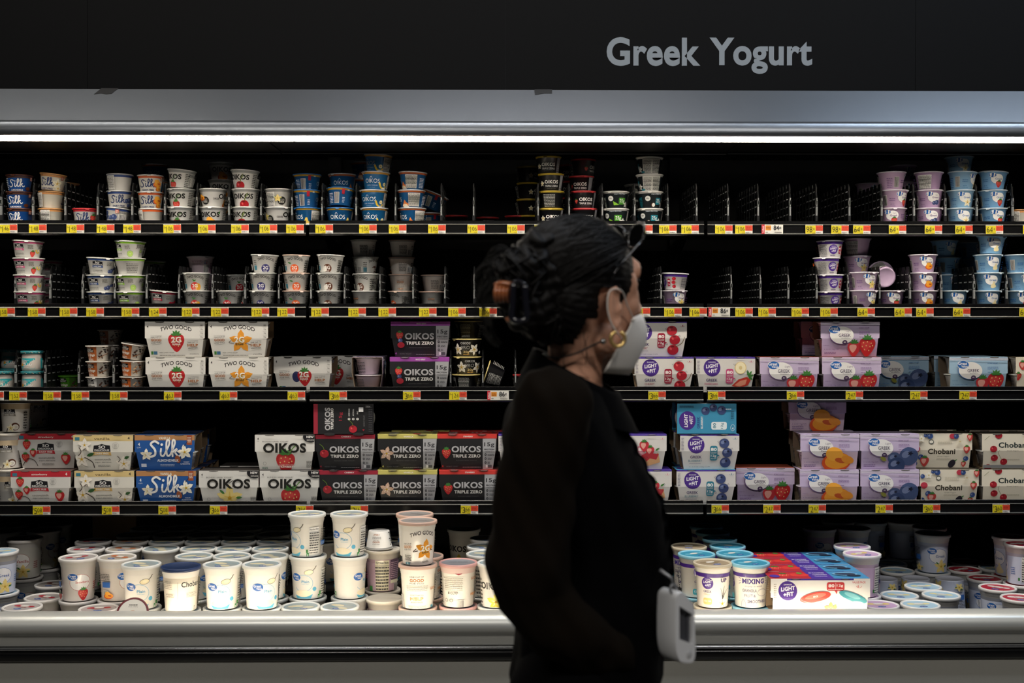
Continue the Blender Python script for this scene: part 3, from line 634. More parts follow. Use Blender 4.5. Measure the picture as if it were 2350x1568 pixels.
def t_lfup(A):
    A.rect(-150, 88, 150, 99, '#4a2a86'); lf_logo(A, -22, 66, 1.05); A.text('GREEK', -22, 48, 18, 5, '#3d2c66', .02); A.text('VANILLA', -24, 42, 14, 3, '#b99a4c'); A.rrect(-32, 20, -12, 34, 4, '#e8bf7a'); A.text('12g 80', -22, 27, 16, 5, '#f7f2e6', .02)
    A.text('MIX IT', 14, 80, 16, 5, '#3d2c66', .02); A.text('UP', 14, 72, 15, 8.5, '#3d2c66', .04); A.flower(12, 22, 18, '#f8f4ea', '#e9d7a8')
    for dx, dy in ((-6, 24), (4, 28), (16, 22)): A.stroke([(12, 32), (12+dx*.4, 32+dy*.6), (12+dx, 32+dy)], 2, '#332c26', 5, True)
    A.fine(44, 10, 50, 84, 10, '#77757a'); t_back(A, 96)
tub_proto('lfup', '#eae6de', t_lfup, 'tan')
def t_lfblue(A):
    A.rect(-150, 88, 150, 99, '#4a2a86'); lf_logo(A, 4, 70, 1.15); A.text('GREEK', 2, 48, 20, 5.5, '#3d2c66', .02); A.text('plain', -2, 42, 8, 2.6, '#8a86a0'); A.rrect(-12, 18, 22, 32, 4, '#3aa6b8'); A.text('12g', -4, 25, 9, 6, '#e6f6f8', .02); A.text('90', 13, 25, 9, 6, '#e6f6f8', .02); A.fine(-12, 6, 0, 10, 1, '#8a86a0'); t_back(A, 92); A.nutrition(-90, 8, -58, 82)
tub_proto('lfblue', '#eae6de', t_lfblue, 'cyan')
def t_okbig(A):
    A.text('OIKOS', -2, 60, 60, 16, '#14130f', .035); A.flower(8, 24, 20, '#ecd94a', '#f4eeb0'); A.ell(-50, 66, 9, 9, '#15140f'); A.ell(-50, 34, 8, 8, '#5a2430'); A.fine(-40, 10, -28, 80, 8, '#55534e'); t_back(A, 92)
tub_proto('okbig', '#eceae4', t_okbig, 'plain')
def t_black(A): A.nutrition(-26, 20, 26, 92, '#c9c6bc'); A.fine(-26, 4, 26, 14, 2, '#8a8780')
tub_proto('black', '#16161a', t_black, 'navy', top='#1b1b1e')
def t_soyo(A):
    A.rect(-150, 80, 150, 99, '#d9c3a0'); so_logo(A, 2, 68, 1.3, '#8a8478'); A.coco(18, 26, 12); A.stroke([(-8, 10), (0, 26), (12, 30)], 2.4, '#4a3424', taper=True); A.flower(6, 22, 12); A.fine(-44, 10, -28, 76, 9, '#33322e'); A.fine(40, 20, 52, 70, 7, '#33322e'); t_back(A, 100)
tub_proto('soyo', '#e9e6df', t_soyo, 'cream')
# ---------------------------------------------------------------- multipacks: card sleeve round cups
PK = {}
WH, PH, DH = .0915, .1085, .0470        # half width, height, half depth
def sleeve_mesh(base, top, art_f, art_t, Wh=WH, H=PH, D=DH, fold=.52, wb=.86, db=.78, side='#8a7358', bot=None):
    bm = bmesh.new(); slots = {base: 0}; slots.setdefault(side, len(slots)); slots.setdefault(top, len(slots)); slots.setdefault(bot or base, len(slots))
    zf = H*fold
    # loop in (y,z): front bottom, front fold, front top, back top, back fold, back bottom
    L = [(-D*db, 0, Wh*wb), (-D, zf, Wh*.955), (-D, zf+.001, Wh), (-D*.985, H, Wh), (D*.985, H, Wh), (D, zf+.001, Wh), (D, zf, Wh*.955), (D*db, 0, Wh*wb)]
    cols = [slots[base]]*3+[slots[top]]+[slots[base]]*3+[slots[bot or base]]
    n = len(L); t = .0006
    O = [[bm.verts.new((sx*w, y, z)) for sx in (-1, 1)] for y, z, w in L]
    I = [[bm.verts.new((sx*w, y*(1-t/D), (z-H/2)*(1-2*t/H)+H/2)) for sx in (-1, 1)] for y, z, w in L]
    for k in range(n):
        k2 = (k+1) % n
        f = bm.faces.new((O[k][0], O[k][1], O[k2][1], O[k2][0])); f.material_index = cols[k]
        f = bm.faces.new((I[k][1], I[k][0], I[k2][0], I[k2][1])); f.material_index = slots[side]
        for s in (0, 1):
            f = bm.faces.new((O[k][s], O[k2][s], I[k2][s], I[k][s])); f.material_index = slots[side]
    bmesh.ops.recalc_face_normals(bm, faces=bm.faces)
    def ff(x, y, l):
        z = y/1000
        if z <= zf: a = z/zf; yy = -D*db+(-D+D*db)*a; lim = Wh*(wb+(.955-wb)*a)
        else: yy = -D+(D*.015)*(z-zf)/(H-zf); lim = Wh
        return (max(-lim, min(lim, x/1000)), yy-l, z)
    A = Art(); art_f(A); k = 1000
    for sx in (-1, 1): A.ell(sx*Wh*500, H*1000-.8, 14, 2.2, '#2a2724', n=18); A.ell(sx*Wh*500, H*1000-.3, 11, 1.1, '#8d8a86', n=14)
    A.lay(bm, ff, slots, dx=1e4, dyc=(zf*1000,), ymin=.1, ymax=H*1000-.1)
    if art_t:
        B = Art(); art_t(B); B.lay(bm, lambda x, y, l: (x/1000, y/1000, H+l), slots, dx=1e4)
    me = bpy.data.meshes.new('card_sleeve'); bm.to_mesh(me); bm.free()
    for c in sorted(slots, key=slots.get): me.materials.append(mat(c, .5))
    return me
def packcup(col, lidc, kind='ok'):
    r0, r1, rim, H, ch, sq = .030, .039, .0445, .0520, .005, 0
    bm = bmesh.new(); lathe(bm, [(0, .001), (r0, .001), (r1, H-ch), (r1+.001, H-ch+.001), (rim, H-.002), (rim, H-.0008)], 30)
    me = bpy.data.meshes.new('cup'); 
    sl = {col: 0}; A = Art(); A.fine(62, 5, 92, 42, 8, '#44434a'); A.fine(-92, 5, -62, 42, 8, '#44434a'); A.bars(95, 8, 104, 36); A.rect(44, 34, 60, 44, '#77757a')
    A.lay(bm, lambda x, y, l: ((r0+(r1-r0)*y/1000/(H-ch)+l)*math.sin(x/34), -(r0+(r1-r0)*y/1000/(H-ch)+l)*math.cos(x/34), y/1000), sl, dx=6)
    bm.to_mesh(me); bm.free()
    for c in sorted(sl, key=sl.get): me.materials.append(mat(c, .4))
    bl = bmesh.new(); lathe(bl, [(0, .0006), (rim*.9, .0006), (rim+.0004, 0), (rim, -.0018)], 30)
    lm = bpy.data.meshes.new('foil_lid'); bl.to_mesh(lm); bl.free(); lm.materials.append(mat(lidc, .3))
    return me, lm, .0525
PCUP = {'w': packcup('#ebe8e2', '#cfcfca'), 'k': packcup('#1b1b1e', '#a8a8a6'), 'p': packcup('#d8c3d4', '#d5cfd8')}
def strip(A, H, h, c): A.rect(-94, H-h, 94, H, c)
def p_tg(fr, nm):
    def f(A):
        A.text('TWO GOOD', 3, 83, 96, 12.5, '#1d1b19', .015, arc=9); A.text('4', -83, 93, 5, 9, '#2c2a28', .02)
        if fr == 'van': A.flower(8, 48, 32, '#e89a2e', '#f4bf52', .3); A.stroke([(-22, 50), (-28, 44), (-14, 42)], 1.6, '#3a2418'); A.stroke([(22, 42), (40, 37)], 1.4, '#3a2418')
        elif fr == 'berry': A.ell(-20, 46, 13, 17, '#2f3560').straw(6, 46, 26)
        else: A.straw(4, 48, 29)
        A.text('2G', 4, 53, 30, 18, '#f6f2ea', .03); A.text('SUGAR', 4, 39, 26, 6, '#f6f2ea' if fr != 'van' else '#3a2a18', .03)
        for x, y, a, b, c in ((-57, 52, 'ONE CUP OF', 'GOOD', 'FOR YOU'), (54, 36, 'ONE CUP TO', 'HELP', 'ANOTHER')):
            A.text(a, x, y+9, 33, 3.4, '#44413d', .01, 0, .07); A.text(b, x, y, 32, 8, '#a9652c', .03, 0, .0); A.text(c, x, y-9, 30, 3.4, '#44413d', .01, 0, .07)
            A.stroke([(x-17, y+12.5), (x+17, y+15)], .5, '#44413d', 1); A.stroke([(x-14, y-15), (x+17, y-12)], .5, '#44413d', 1)
        for k, t in enumerate(('80', '12g', '2g', '0g')): A.text(t, 82, 97-k*12, 7, 5, '#44413d'); A.rect(76, 91-k*12, 87, 91.5-k*12, '#44413d')
        A.rect(-74, 7, -67, 17, '#3f7a35').rect(-66, 7, -55, 17, '#3f6f92'); A.text('GREEK LOWFAT YOGURT', -26, 13, 46, 4, '#44413d'); A.fine(-48, 4, 30, 8, 1, '#66635e'); A.text(nm, 58, 9, 28, 4.4, '#44413d')
    return f
for k, fr, nm in (('tgs', 'straw', 'strawberry'), ('tgv', 'van', 'vanilla'), ('tgm', 'berry', 'mixed berry')):
    PK[k] = (sleeve_mesh('#dfddd7', '#d8d6d0', p_tg(fr, nm), None), 'w')
def p_tz(acc, fr, nm):
    def f(A):
        strip(A, PH*1000, 12.5, acc); A.text(nm, 3, 102, 30, 4.4, '#ece6e2', .02); A.rect(48, 0, 90, 95.5, '#a7a8ab')
        A.text('15g', 68, 76, 31, 16, '#15151a', .035); A.text('PROTEIN', 68, 62, 31, 4.6, '#15151a', .03); A.fine(54, 54, 84, 57, 1, '#33333a')
        for k in range(3): A.text('0', 56.5, 46-k*12.5, 6, 8, '#15151a', .03); A.fine(63, 43-k*12.5, 84-k*7, 50-k*12.5, 2, '#33333a')
        A.rect(57, 5, 63, 14, '#e8e8e8').rect(64, 5, 76, 14, '#55565a')
        A.text('OIKOS', -3, 63, 90, 20, '#b4b4b6', .035); A.text('TRIPLE ZERO', -2, 42, 86, 10, '#ecebe6', .03); A.text('BLENDED GREEK YOGURT', -2, 28, 64, 3.2, '#5a5a5c')
        if fr == 'cherry': A.cherry(-64, 50, 13, '#b02030', True, -1)
        elif fr == 'van': A.flower(-64, 50, 20, '#c9a892', '#ead9c8', .1)
        elif fr == 'berry': A.straw(-64, 66, 13).blue(-62, 50, 7).ell(-60, 36, 11, 9, '#a02030')
        else: A.straw(-64, 52, 16)
        A.text('4', -76, 10, 5, 7, acc, .02); A.text('NONFAT YOGURT', -46, 9, 36, 4.4, '#6a6a6c'); A.fine(-14, 6, 44, 10, 1, '#8a8a8c')
    return f
def t_tz(acc, fr):
    def f(B):
        B.rect(-93, -46, -80, 46, acc); B.text('OIKOS', -50, 0, 70, 17, '#b4b4b6', .035, rot=PI/2); B.text('TRIPLE ZERO', -36, 0, 66, 8, '#ecebe6', .03, rot=PI/2); B.text('15g', -9, 8, 26, 12, acc, .03, rot=PI/2)
        for k in range(3): B.text('0', 16+k*13, 0, 7, 8, '#ecebe6', .03, rot=PI/2); B.text(('ADDED SUGAR', 'ARTIFICIAL', 'FAT')[k], 16+k*13, 20, (24, 22, 10)[k], 4, '#d8d8d6', .02, rot=PI/2)
        B.cherry(28, -31, 12, '#b02030', True, -1); B.text('4', 60, -34, 6, 7, acc, .02, rot=PI/2); B.text('NONFAT YOGURT', 62, -6, 34, 4.4, '#77777a', rot=PI/2); B.fine(76, -40, 88, 40, 14, '#4a4a4e'); B.text('2224', 74, 38, 14, 5, '#c9c9c9'); B.rect(46, 22, 60, 36, '#d8d8d8')
        for sx in (-1, 1): B.ell(sx*44, -46, 17, 5, '#2a2a2c', n=16)
    return f
for k, acc, fr, nm in (('tzc', '#9c2538', 'cherry', 'CHERRY'), ('tzv', '#c9c06a', 'van', 'VANILLA'), ('tzs', '#cf3b34', 'straw', 'STRAWBERRY'), ('tzm', '#a04aa8', 'berry', 'MIXED BERRY')):
    PK[k] = (sleeve_mesh('#1a1a1d', acc if k != 'tzc' else '#1a1a1d', p_tz(acc, fr, nm), t_tz(acc, fr), side='#3a3330'), 'k')
def p_ok(fr, nm):
    def f(A):
        A.text('4', -82, 96, 5, 7, '#2c2a28', .02); A.text('CUPS', -82, 89, 8, 2.4, '#55534e')
        for k in range(4): A.stroke([(-80+k*9, 62), (-66+k*9, 44), (-58+k*9, 26)], 1.4, '#dcdad4')
        A.fruit('yvan' if fr == 'van' else fr, 2, 24 if fr == 'van' else 26, 30 if fr == 'van' else 34)
        A.text('BLENDED GREEK YOGURT', -28, 88, 80, 4, '#44413d'); A.text('OIKOS', 0, 68, 132, 30, '#15140f', .035)
        if fr == 'straw': A.stroke([(10, 46), (24, 66), (32, 74)], 3, '#55803a'); A.text('LOADED WITH REAL', 4, 15, 50, 3, '#f0e6e0'); A.text('STRAWBERRY', 4, 9, 54, 6.4, '#f4efe9', .03)
        else: A.stroke([(2, 70), (14, 78), (12, 60)], 2, '#44423c')
        A.ell(80, 102, 24, 17, '#17161a'); A.text('NEW', 78, 102, 22, 7, '#f0eee8', .03); A.fine(68, 90, 92, 96, 2, '#c9c6c0'); A.fine(66, 8, 84, 30, 5, '#77756f'); A.ring(-62, 20, 5, 5, .7, '#77756f'); A.fine(-70, 4, -52, 11, 2, '#3a6a55')
    return f
for k, fr in (('oks', 'straw'), ('okv', 'van')): PK[k] = (sleeve_mesh('#dddbd5', '#3a3633', p_ok(fr, fr), None), 'w')
LFC = {'cherry': '#9c1f3a', 'ban': '#c64f7d', 'cake': '#d98a9a', 'blue': '#2f7f95'}
def p_lf(fr, nm, ws=0):
    c = LFC[fr]
    def f(A):
        strip(A, PH*1000, 4.5, '#4a3296'); lf_logo(A, -42, 76, 2.15); A.text('GREEK', -42, 38, 35, 9, '#3d2c66', .015); A.text(nm, -44, 26, 30 if len(nm) < 8 else 42, 6.5, c, .0); A.fine(-62, 17, -26, 20, 1, '#8a86a0')
        A.rrect(1, 27, 24, 73, 6, c); A.text('80', 12.5, 62, 18, 10, '#f4f2ec', .03); A.text('CALORIES', 12.5, 53, 18, 3, '#f4f2ec'); A.rect(4, 49.6, 21, 50.2, '#f4f2ec'); A.text('12g', 12.5, 41, 17, 9, '#f4f2ec', .03); A.text('PROTEIN', 12.5, 33, 17, 3, '#f4f2ec'); A.poly([(24, 46), (31, 43), (24, 40)], c)
        if fr in ('cherry', 'blue'):
            g = A.cherry if fr == 'cherry' else A.blue
            g(45, 81, 15.5, *(('#b01a2c', False) if fr == 'cherry' else ())); g(54, 52, 15.5, *(('#b01a2c', False) if fr == 'cherry' else ())); g(49, 21, 16.5, *(('#b01a2c', False) if fr == 'cherry' else ()))
            if fr == 'cherry': A.stroke([(58, 30), (76, 42), (84, 60)], 1.8, '#6a5a2a')
        elif fr == 'ban': A.ell(46, 76, 18, 19, '#e2c98a').ell(46, 76, 15.5, 17, '#f2e7bf').ell(46, 76, 5, 6, '#d9c48a'); A.poly([(20, 20), (40, 40), (66, 48), (78, 38), (70, 22), (44, 14)], '#c2382a').poly([(28, 22), (46, 36), (66, 40), (62, 24), (44, 18)], '#e6967a'); [A.leaf(70, 50, 20, a, .35) for a in (.2, 1, 1.7, -.7)]
        else: A.poly([(10, 22), (66, 52), (72, 22), (14, 4)], '#d9a878').poly([(8, 40), (30, 52), (68, 48), (60, 30), (40, 34), (30, 24), (24, 34), (14, 24)], '#c22f3c').straw(40, 58, 16, '#c22f3c', True).straw(22, 74, 17, '#c22f3c', True); A.leaf(56, 58, 16, .6)
        for x, y in ((24, 88), (64, 66), (26, 40)): A.stroke([(x, y), (x+4, y-5)], .8, '#33303c', 1); A.stroke([(x+4, y+1), (x+7, y-4)], .8, '#33303c', 1)
        A.ring(78, 96, 7, 4, .7, c, a0=PI, a1=2*PI); A.text('4', 78, 96, 3.5, 5, c, .02); A.text('4 - 5.3 OZ (150g) CUPS', -30, 7, 64, 3, '#4a4658'); A.fine(-88, 60, -80, 100, 9, '#8a8694')
    return f
def t_lf(B):
    B.ell(-60, -6, 26, 29, '#4a2a86'); B.text('LiGHT', -64, -6, 40, 11, '#f4f2f6', .035, .12, PI/2); B.text('+FiT', -48, -4, 27, 11, '#f4f2f6', .035, .12, PI/2); B.text('GREEK', -26, -12, 36, 9, '#2f4a8c', .02, rot=PI/2); B.text('BLUEBERRY', -15, -12, 38, 6, '#e6eef2', .03, rot=PI/2)
    B.rrect(14, -34, 62, -10, 6, '#e9f2f4'); B.text('80', 24, -22, 16, 9, '#2f7f95', .02, rot=PI/2); B.text('12g', 48, -22, 18, 9, '#2f7f95', .02, rot=PI/2)
    B.blue(-4, 24, 13).blue(20, 34, 12).blue(46, 26, 14); B.fine(-84, 34, -40, 42, 2, '#24506a'); B.text('4', 80, -30, 5, 8, '#e9f2f4', .02); B.ring(80, -28, 7, 10, .9, '#e9f2f4'); B.fine(74, 0, 84, 26, 5, '#24506a'); B.fine(58, 28, 76, 34, 1, '#e9f2f4')
for k, fr, nm in (('lfc', 'cherry', 'CHERRY'), ('lfn', 'ban', 'STRAWBERRY BANANA'), ('lfk', 'cake', 'STRAWBERRY'), ('lfb', 'blue', 'BLUEBERRY')):
    PK[k] = (sleeve_mesh('#dbd8d3', '#3f93b8' if k == 'lfb' else '#4a3296', p_lf(fr, nm), t_lf if k == 'lfb' else None), 'w')
def p_gv(bg, bg2, ink, fr, nm, light=True):
    def f(A):
        A.rect(-94, 0, 94, 54, bg2)
        for k in range(47): A.poly([(-94+k*4, 104), (-92+k*4, 101.5), (-90+k*4, 104), (-92+k*4, 106.5)], '#dcd6de')
        for k in range(47): A.poly([(-92+k*4, 99.5), (-90+k*4, 97), (-88+k*4, 99.5), (-90+k*4, 102)], '#dcd6de')
        A.ell(-28, 66, 38, 28, ink, -.06, 34).ell(-27, 66.5, 37, 27, '#f0eeea', -.06, 34)
        A.ell(-50, 84, 18.5, 13, '#f2f0ec').ell(-50, 84, 17.5, 12, '#1f62b0', n=28); A.text('Great', -52, 88, 28, 9.5, '#f6f6f6', .025); A.text('Value', -46, 79, 20, 7, '#f6f6f6', .025)
        if light: A.text('Light', -6, 79, 17, 7, '#77607f', -.01, .2)
        A.text('GREEK', -18, 66, 37, 10.5, '#3d2c50', .005); A.text(nm, -16, 57, 26, 3.6, '#5a4a66'); A.ell(-17, 44, 8, 7, '#4a3458'); A.text('80', -17, 45, 6, 4, '#f0eeea')
        A.text('NONFAT YOGURT', 42, 89, 32, 4.4, ink, .005); A.fine(26, 68, 60, 80, 3, ink, .35); A.fine(26, 60, 44, 64, 1, ink, .35)
        if fr == 'straw': A.straw(12, 26, 24, '#c1333a', True).straw(52, 34, 30)
        elif fr == 'peach': A.peach(20, 22, 36).ell(54, 30, 20, 12, '#e8942c', -.3)
        else: A.blue(14, 34, 20, '#4a5a80').blue(58, 40, 30, '#44557e').blue(22, 12, 26, '#33456e').leaf(-10, 26, 24, 2.6, .5, '#8a8a3a')
        A.text('4 - 5.3 OZ (150g) CUPS', -58, 22, 46, 4, ink, .01); A.fine(-80, 8, -44, 17, 2, ink, .4); A.fine(-84, 34, -66, 36, 1, ink)
    return f
for k, bg, b2, ink, fr, nm, li in (('gps', '#cbbbd8', '#c3afd2', '#6d4a85', 'straw', 'Strawberry', 1), ('gpp', '#cbbbd8', '#d2bccc', '#6d4a85', 'peach', 'Peach', 1), ('gpb', '#cbbbd8', '#c3b2cf', '#6d4a85', 'blue', 'Blueberry', 1),
                                  ('gbb', '#9fbfd6', '#8aa9c2', '#2a66a8', 'blue', 'Blueberry', 0), ('gbs', '#a5c6de', '#9dbfd6', '#2a66a8', 'straw', 'Strawberry', 0)):
    PK[k] = (sleeve_mesh(bg, '#b0563c' if k == 'gps' else bg, p_gv(bg, b2, ink, fr, nm, li), None, wb=.93, side='#94836e'), 'p' if k[1] == 'p' else 'w')
def p_so(c, fr, nm):
    H = 103
    def f(A):
        strip(A, 109, 19, c); A.text(nm, -4, 97, 48, 7.5, '#f4efe6' if fr == 'straw' else '#6a5634', .015); A.text('4', 78, 99, 6, 9, '#f4efe6' if fr == 'straw' else '#3a3024', .02); A.rect(-86, 92, -72, 102, '#3f7f92')
        so_logo(A, -4, 66, 2.05, c if fr == 'straw' else '#d9b26a'); A.text('coconutmilk', -2, 33, 50, 6.4, '#55534e', .0); A.text('yogurt alternative', -2, 24, 50, 5, '#55534e'); A.fine(-18, 10, 20, 18, 2, '#8a8884'); A.ring(38, 76, 10, 10, .5, '#8a8884'); A.fine(33, 68, 43, 84, 4, '#8a8884', .3)
        if fr == 'straw': A.straw(-62, 76, 14).straw(-42, 50, 12, '#c3262b', True).straw(-66, 36, 14).straw(58, 32, 17, '#c3262b', True); A.stroke([(-76, 10), (-60, 30), (-40, 26), (-30, 8)], 2, '#33302c')
        else: A.flower(-56, 78, 19, '#f2ece0', '#e3d9c2').flower(-66, 34, 24, '#f2ece0', '#dcc9a0').flower(62, 20, 22, '#f2ece0', '#dcc9a0').leaf(-50, 44, 26, .35, .4, '#2f5a2c').leaf(64, 36, 18, .4, .5, '#2f5a2c'); A.stroke([(-72, 70), (-66, 58), (-74, 46)], 2.4, '#3a2c22'); A.stroke([(-56, 40), (-34, 26), (-28, 8)], 2.6, '#2c221c'); A.stroke([(44, 44), (52, 34), (46, 26)], 2, '#3a2c22'); A.stroke([(-60, 62), (-52, 68), (-50, 62)], 1.8, '#3a2c22')
    return f
PK['sos'] = (sleeve_mesh('#dbd9d3', '#5c4a44', p_so('#c12a38', 'straw', 'strawberry'), None), 'w')
PK['sov'] = (sleeve_mesh('#dedbd0', '#6a6258', p_so('#dcc387', 'van', 'vanilla'), None), 'w')
def p_silk(A):
    strip(A, 109, 17, '#b98657'); A.text('VANILLA', 0, 99, 36, 8, '#efe6d6', .03); A.rect(68, 78, 84, 108, '#a5532f'); A.fine(70, 86, 82, 104, 4, '#efe6d6'); A.text('4', -78, 80, 6, 10, '#eef0f4', .02); A.text('CUPS', -78, 70, 12, 3.4, '#eef0f4')
    A.flower(-56, 48, 17, '#f4efda', '#e0cf8a'); silk_s(A, -37, 57, 5.8, '#f4f4f0'); A.flower(62, 56, 21, '#f6f2e2', '#e6d79a', .5); A.ell(40, 34, 8, 12, '#9c5430', .3); A.stroke([(60, 74), (72, 90)], 1.6, '#3a2c22')
    A.text('ALMONDMILK', 10, 30, 66, 8.5, '#dfe6f0', .03); A.fine(-14, 12, 30, 20, 2, '#b8c8e0'); A.text('YOGURT', 66, 25, 18, 4, '#dfe6f0', .02); A.text('ALTERNATIVE', 62, 19, 30, 4, '#dfe6f0', .02); A.rect(-72, 10, -56, 20, '#cfd9ea')
PK['silk'] = (sleeve_mesh('#22589f', '#1d3a66', p_silk, None), 'w')
def p_ch(kind):
    def f(A):
        r_ = random.Random(4 if kind == 'berry' else 9)
        A.text('Chobani', -2 if kind == 'berry' else 6, 52 if kind == 'berry' else 74, 84 if kind == 'berry' else 92, 17, '#3c362a' if kind == 'berry' else '#1f2c2a', .03); A.text('Greek Yogurt', 4, 36 if kind == 'berry' else 56, 36, 4.4, '#8a8474'); A.fine(-16, 26, 28, 32, 2, '#a39c8a', .3)
        if kind == 'berry':
            A.ell(-34, 82, 8, 7, '#33403c').ell(-34, 82, 6, 5, '#e8e2d2'); A.fine(-14, 76, 30, 88, 3, '#b8b09c', .3)
            for x, y, q, r in ((-84, 88, 'b', 7), (-38, 100, 'b', 9), (-52, 102, 'b', 6), (30, 100, 'r', 9), (42, 100, 'b', 8), (84, 98, 's', 11), (-80, 60, 'r', 11), (74, 60, 's', 12), (-66, 34, 'b', 9), (-54, 22, 's', 16), (72, 30, 'b', 8), (30, 14, 'k', 14), (66, 14, 's', 9), (-84, 14, 'b', 8)):
                {'b': lambda: A.blue(x, y, r, '#33508c'), 'r': lambda: A.ell(x, y, r, r*.9, '#c03a4c'), 's': lambda: A.straw(x, y, r, '#c3403c', True), 'k': lambda: A.ell(x, y, r*.7, r, '#24202c', -.6).leaf(x+8, y+8, 10, .6)}[q]()
            A.flower(-66, 92, 10, '#f4f0e4', '#e6d79a').flower(52, 84, 8, '#e0d6c0', '#cfc29a')
        elif kind == 'cherry':
            for x, y in ((-40, 104), (-56, 62), (-52, 34), (-22, 22), (58, 42), (74, 96), (-70, 4)): A.cherry(x, y, 10.5, '#a81e2c', False)
            A.stroke([(-30, 30), (-40, 48), (-38, 58)], 1, '#6a7a3a'); A.stroke([(-84, 90), (-70, 102)], 1, '#6a7a3a')
            A.rect(-94, 2, 94, 12, '#8f9090')
        else: A.straw(-70, 84, 14, '#c3403c', True).straw(-84, 50, 12); A.stroke([(-30, 70), (-54, 40), (-30, 14), (10, 10)], 18, '#e9c93c'); A.rect(-94, 2, 94, 10, '#8f9090')
    return f
for k, q in (('chb', 'berry'), ('chc', 'cherry'), ('chn', 'ban')): PK[k] = (sleeve_mesh('#e9e0cb', '#4a4438', p_ch(q), None, wb=.93), 'w')
# six-cup value pack
VW, VH, VD = .1400, .0980, .0470
def p_vp(A):
    strip(A, 98, 4.5, '#4a3296'); lf_logo(A, -92, 64, 2.2); A.text('GREEK', -94, 22, 36, 9, '#5a4a86', -.005)
    A.rrect(18, 64, 68, 88, 6, '#c43a3c'); A.text('80', 31, 78, 17, 9, '#f4f2ec', .03); A.text('12g', 55, 78, 18, 9, '#f4f2ec', .03); A.fine(22, 67, 64, 70, 1, '#f4f2ec'); A.rect(42.5, 68, 43.2, 86, '#f4f2ec'); A.poly([(40, 64), (48, 64), (46, 54)], '#c43a3c')
    A.ell(-14, 46, 44, 14, '#d0473c', .2, 30).ell(-14, 49, 30, 7, '#e27a6a', .2); A.text('80', -14, 48, 14, 5, '#f4e6e0', .02, 0, .2); A.ring(-14, 42, 42, 13, 1, '#b9b2b6', a0=PI, a1=2*PI)
    A.ell(92, 46, 42, 12, '#3f93a0', -.35, 30).ell(90, 50, 24, 6, '#7ab9c0', -.35); A.ell(100, 20, 28, 14, '#e2dedb'); A.ring(86, 20, 9, 9, .8, '#b05a7c'); A.fine(100, 8, 118, 18, 2, '#b9b2b6')
    A.flower(30, 12, 18, '#e9a24a', '#f2cf8a').leaf(38, 14, 14, 1, .5, '#6aa03c').leaf(30, 18, 12, 1.8, .5, '#6aa03c'); A.text('VALUE PACK', 108, 88, 38, 6, '#c43a3c', .01); A.ring(108, 78, 8, 6, .8, '#c43a3c', a0=PI, a1=2*PI); A.text('6', 106, 77, 4, 7, '#c43a3c', .02); A.fine(-132, 40, -124, 88, 8, '#a7a093', .35)
def t_vp(B):
    B.rect(-140, -46, -24, 46, '#b02433').rect(-24, -46, 40, 46, '#4a2f96').rect(40, -46, 140, 46, '#3f88b8')
    B.ell(-50, 4, 30, 20, '#d23a34').straw(-92, 0, 24, '#c42a30'); B.ell(-122, -16, 14, 18, '#4a2f96'); B.ell(-44, 20, 8, 12, '#6a8a3a')
    B.text('80 CALORIES', 6, 22, 44, 10, '#e6e2f0', .03); B.text('12g PROTEIN', 10, -2, 40, 12, '#e6e2f0', .03); B.fine(-10, -30, 26, -16, 2, '#b8aee0')
    B.ell(84, 6, 36, 24, '#6fa9cc').ell(84, 4, 30, 14, '#24344e').ell(104, -14, 20, 10, '#1f2a40').stroke([(60, 24), (90, 34), (120, 20)], 4, '#2f62a0')
VPME = sleeve_mesh('#efece6', '#3f88b8', p_vp, t_vp, VW, VH, VD, .45, .95, .86)
PK['vp'] = (VPME, 'w')
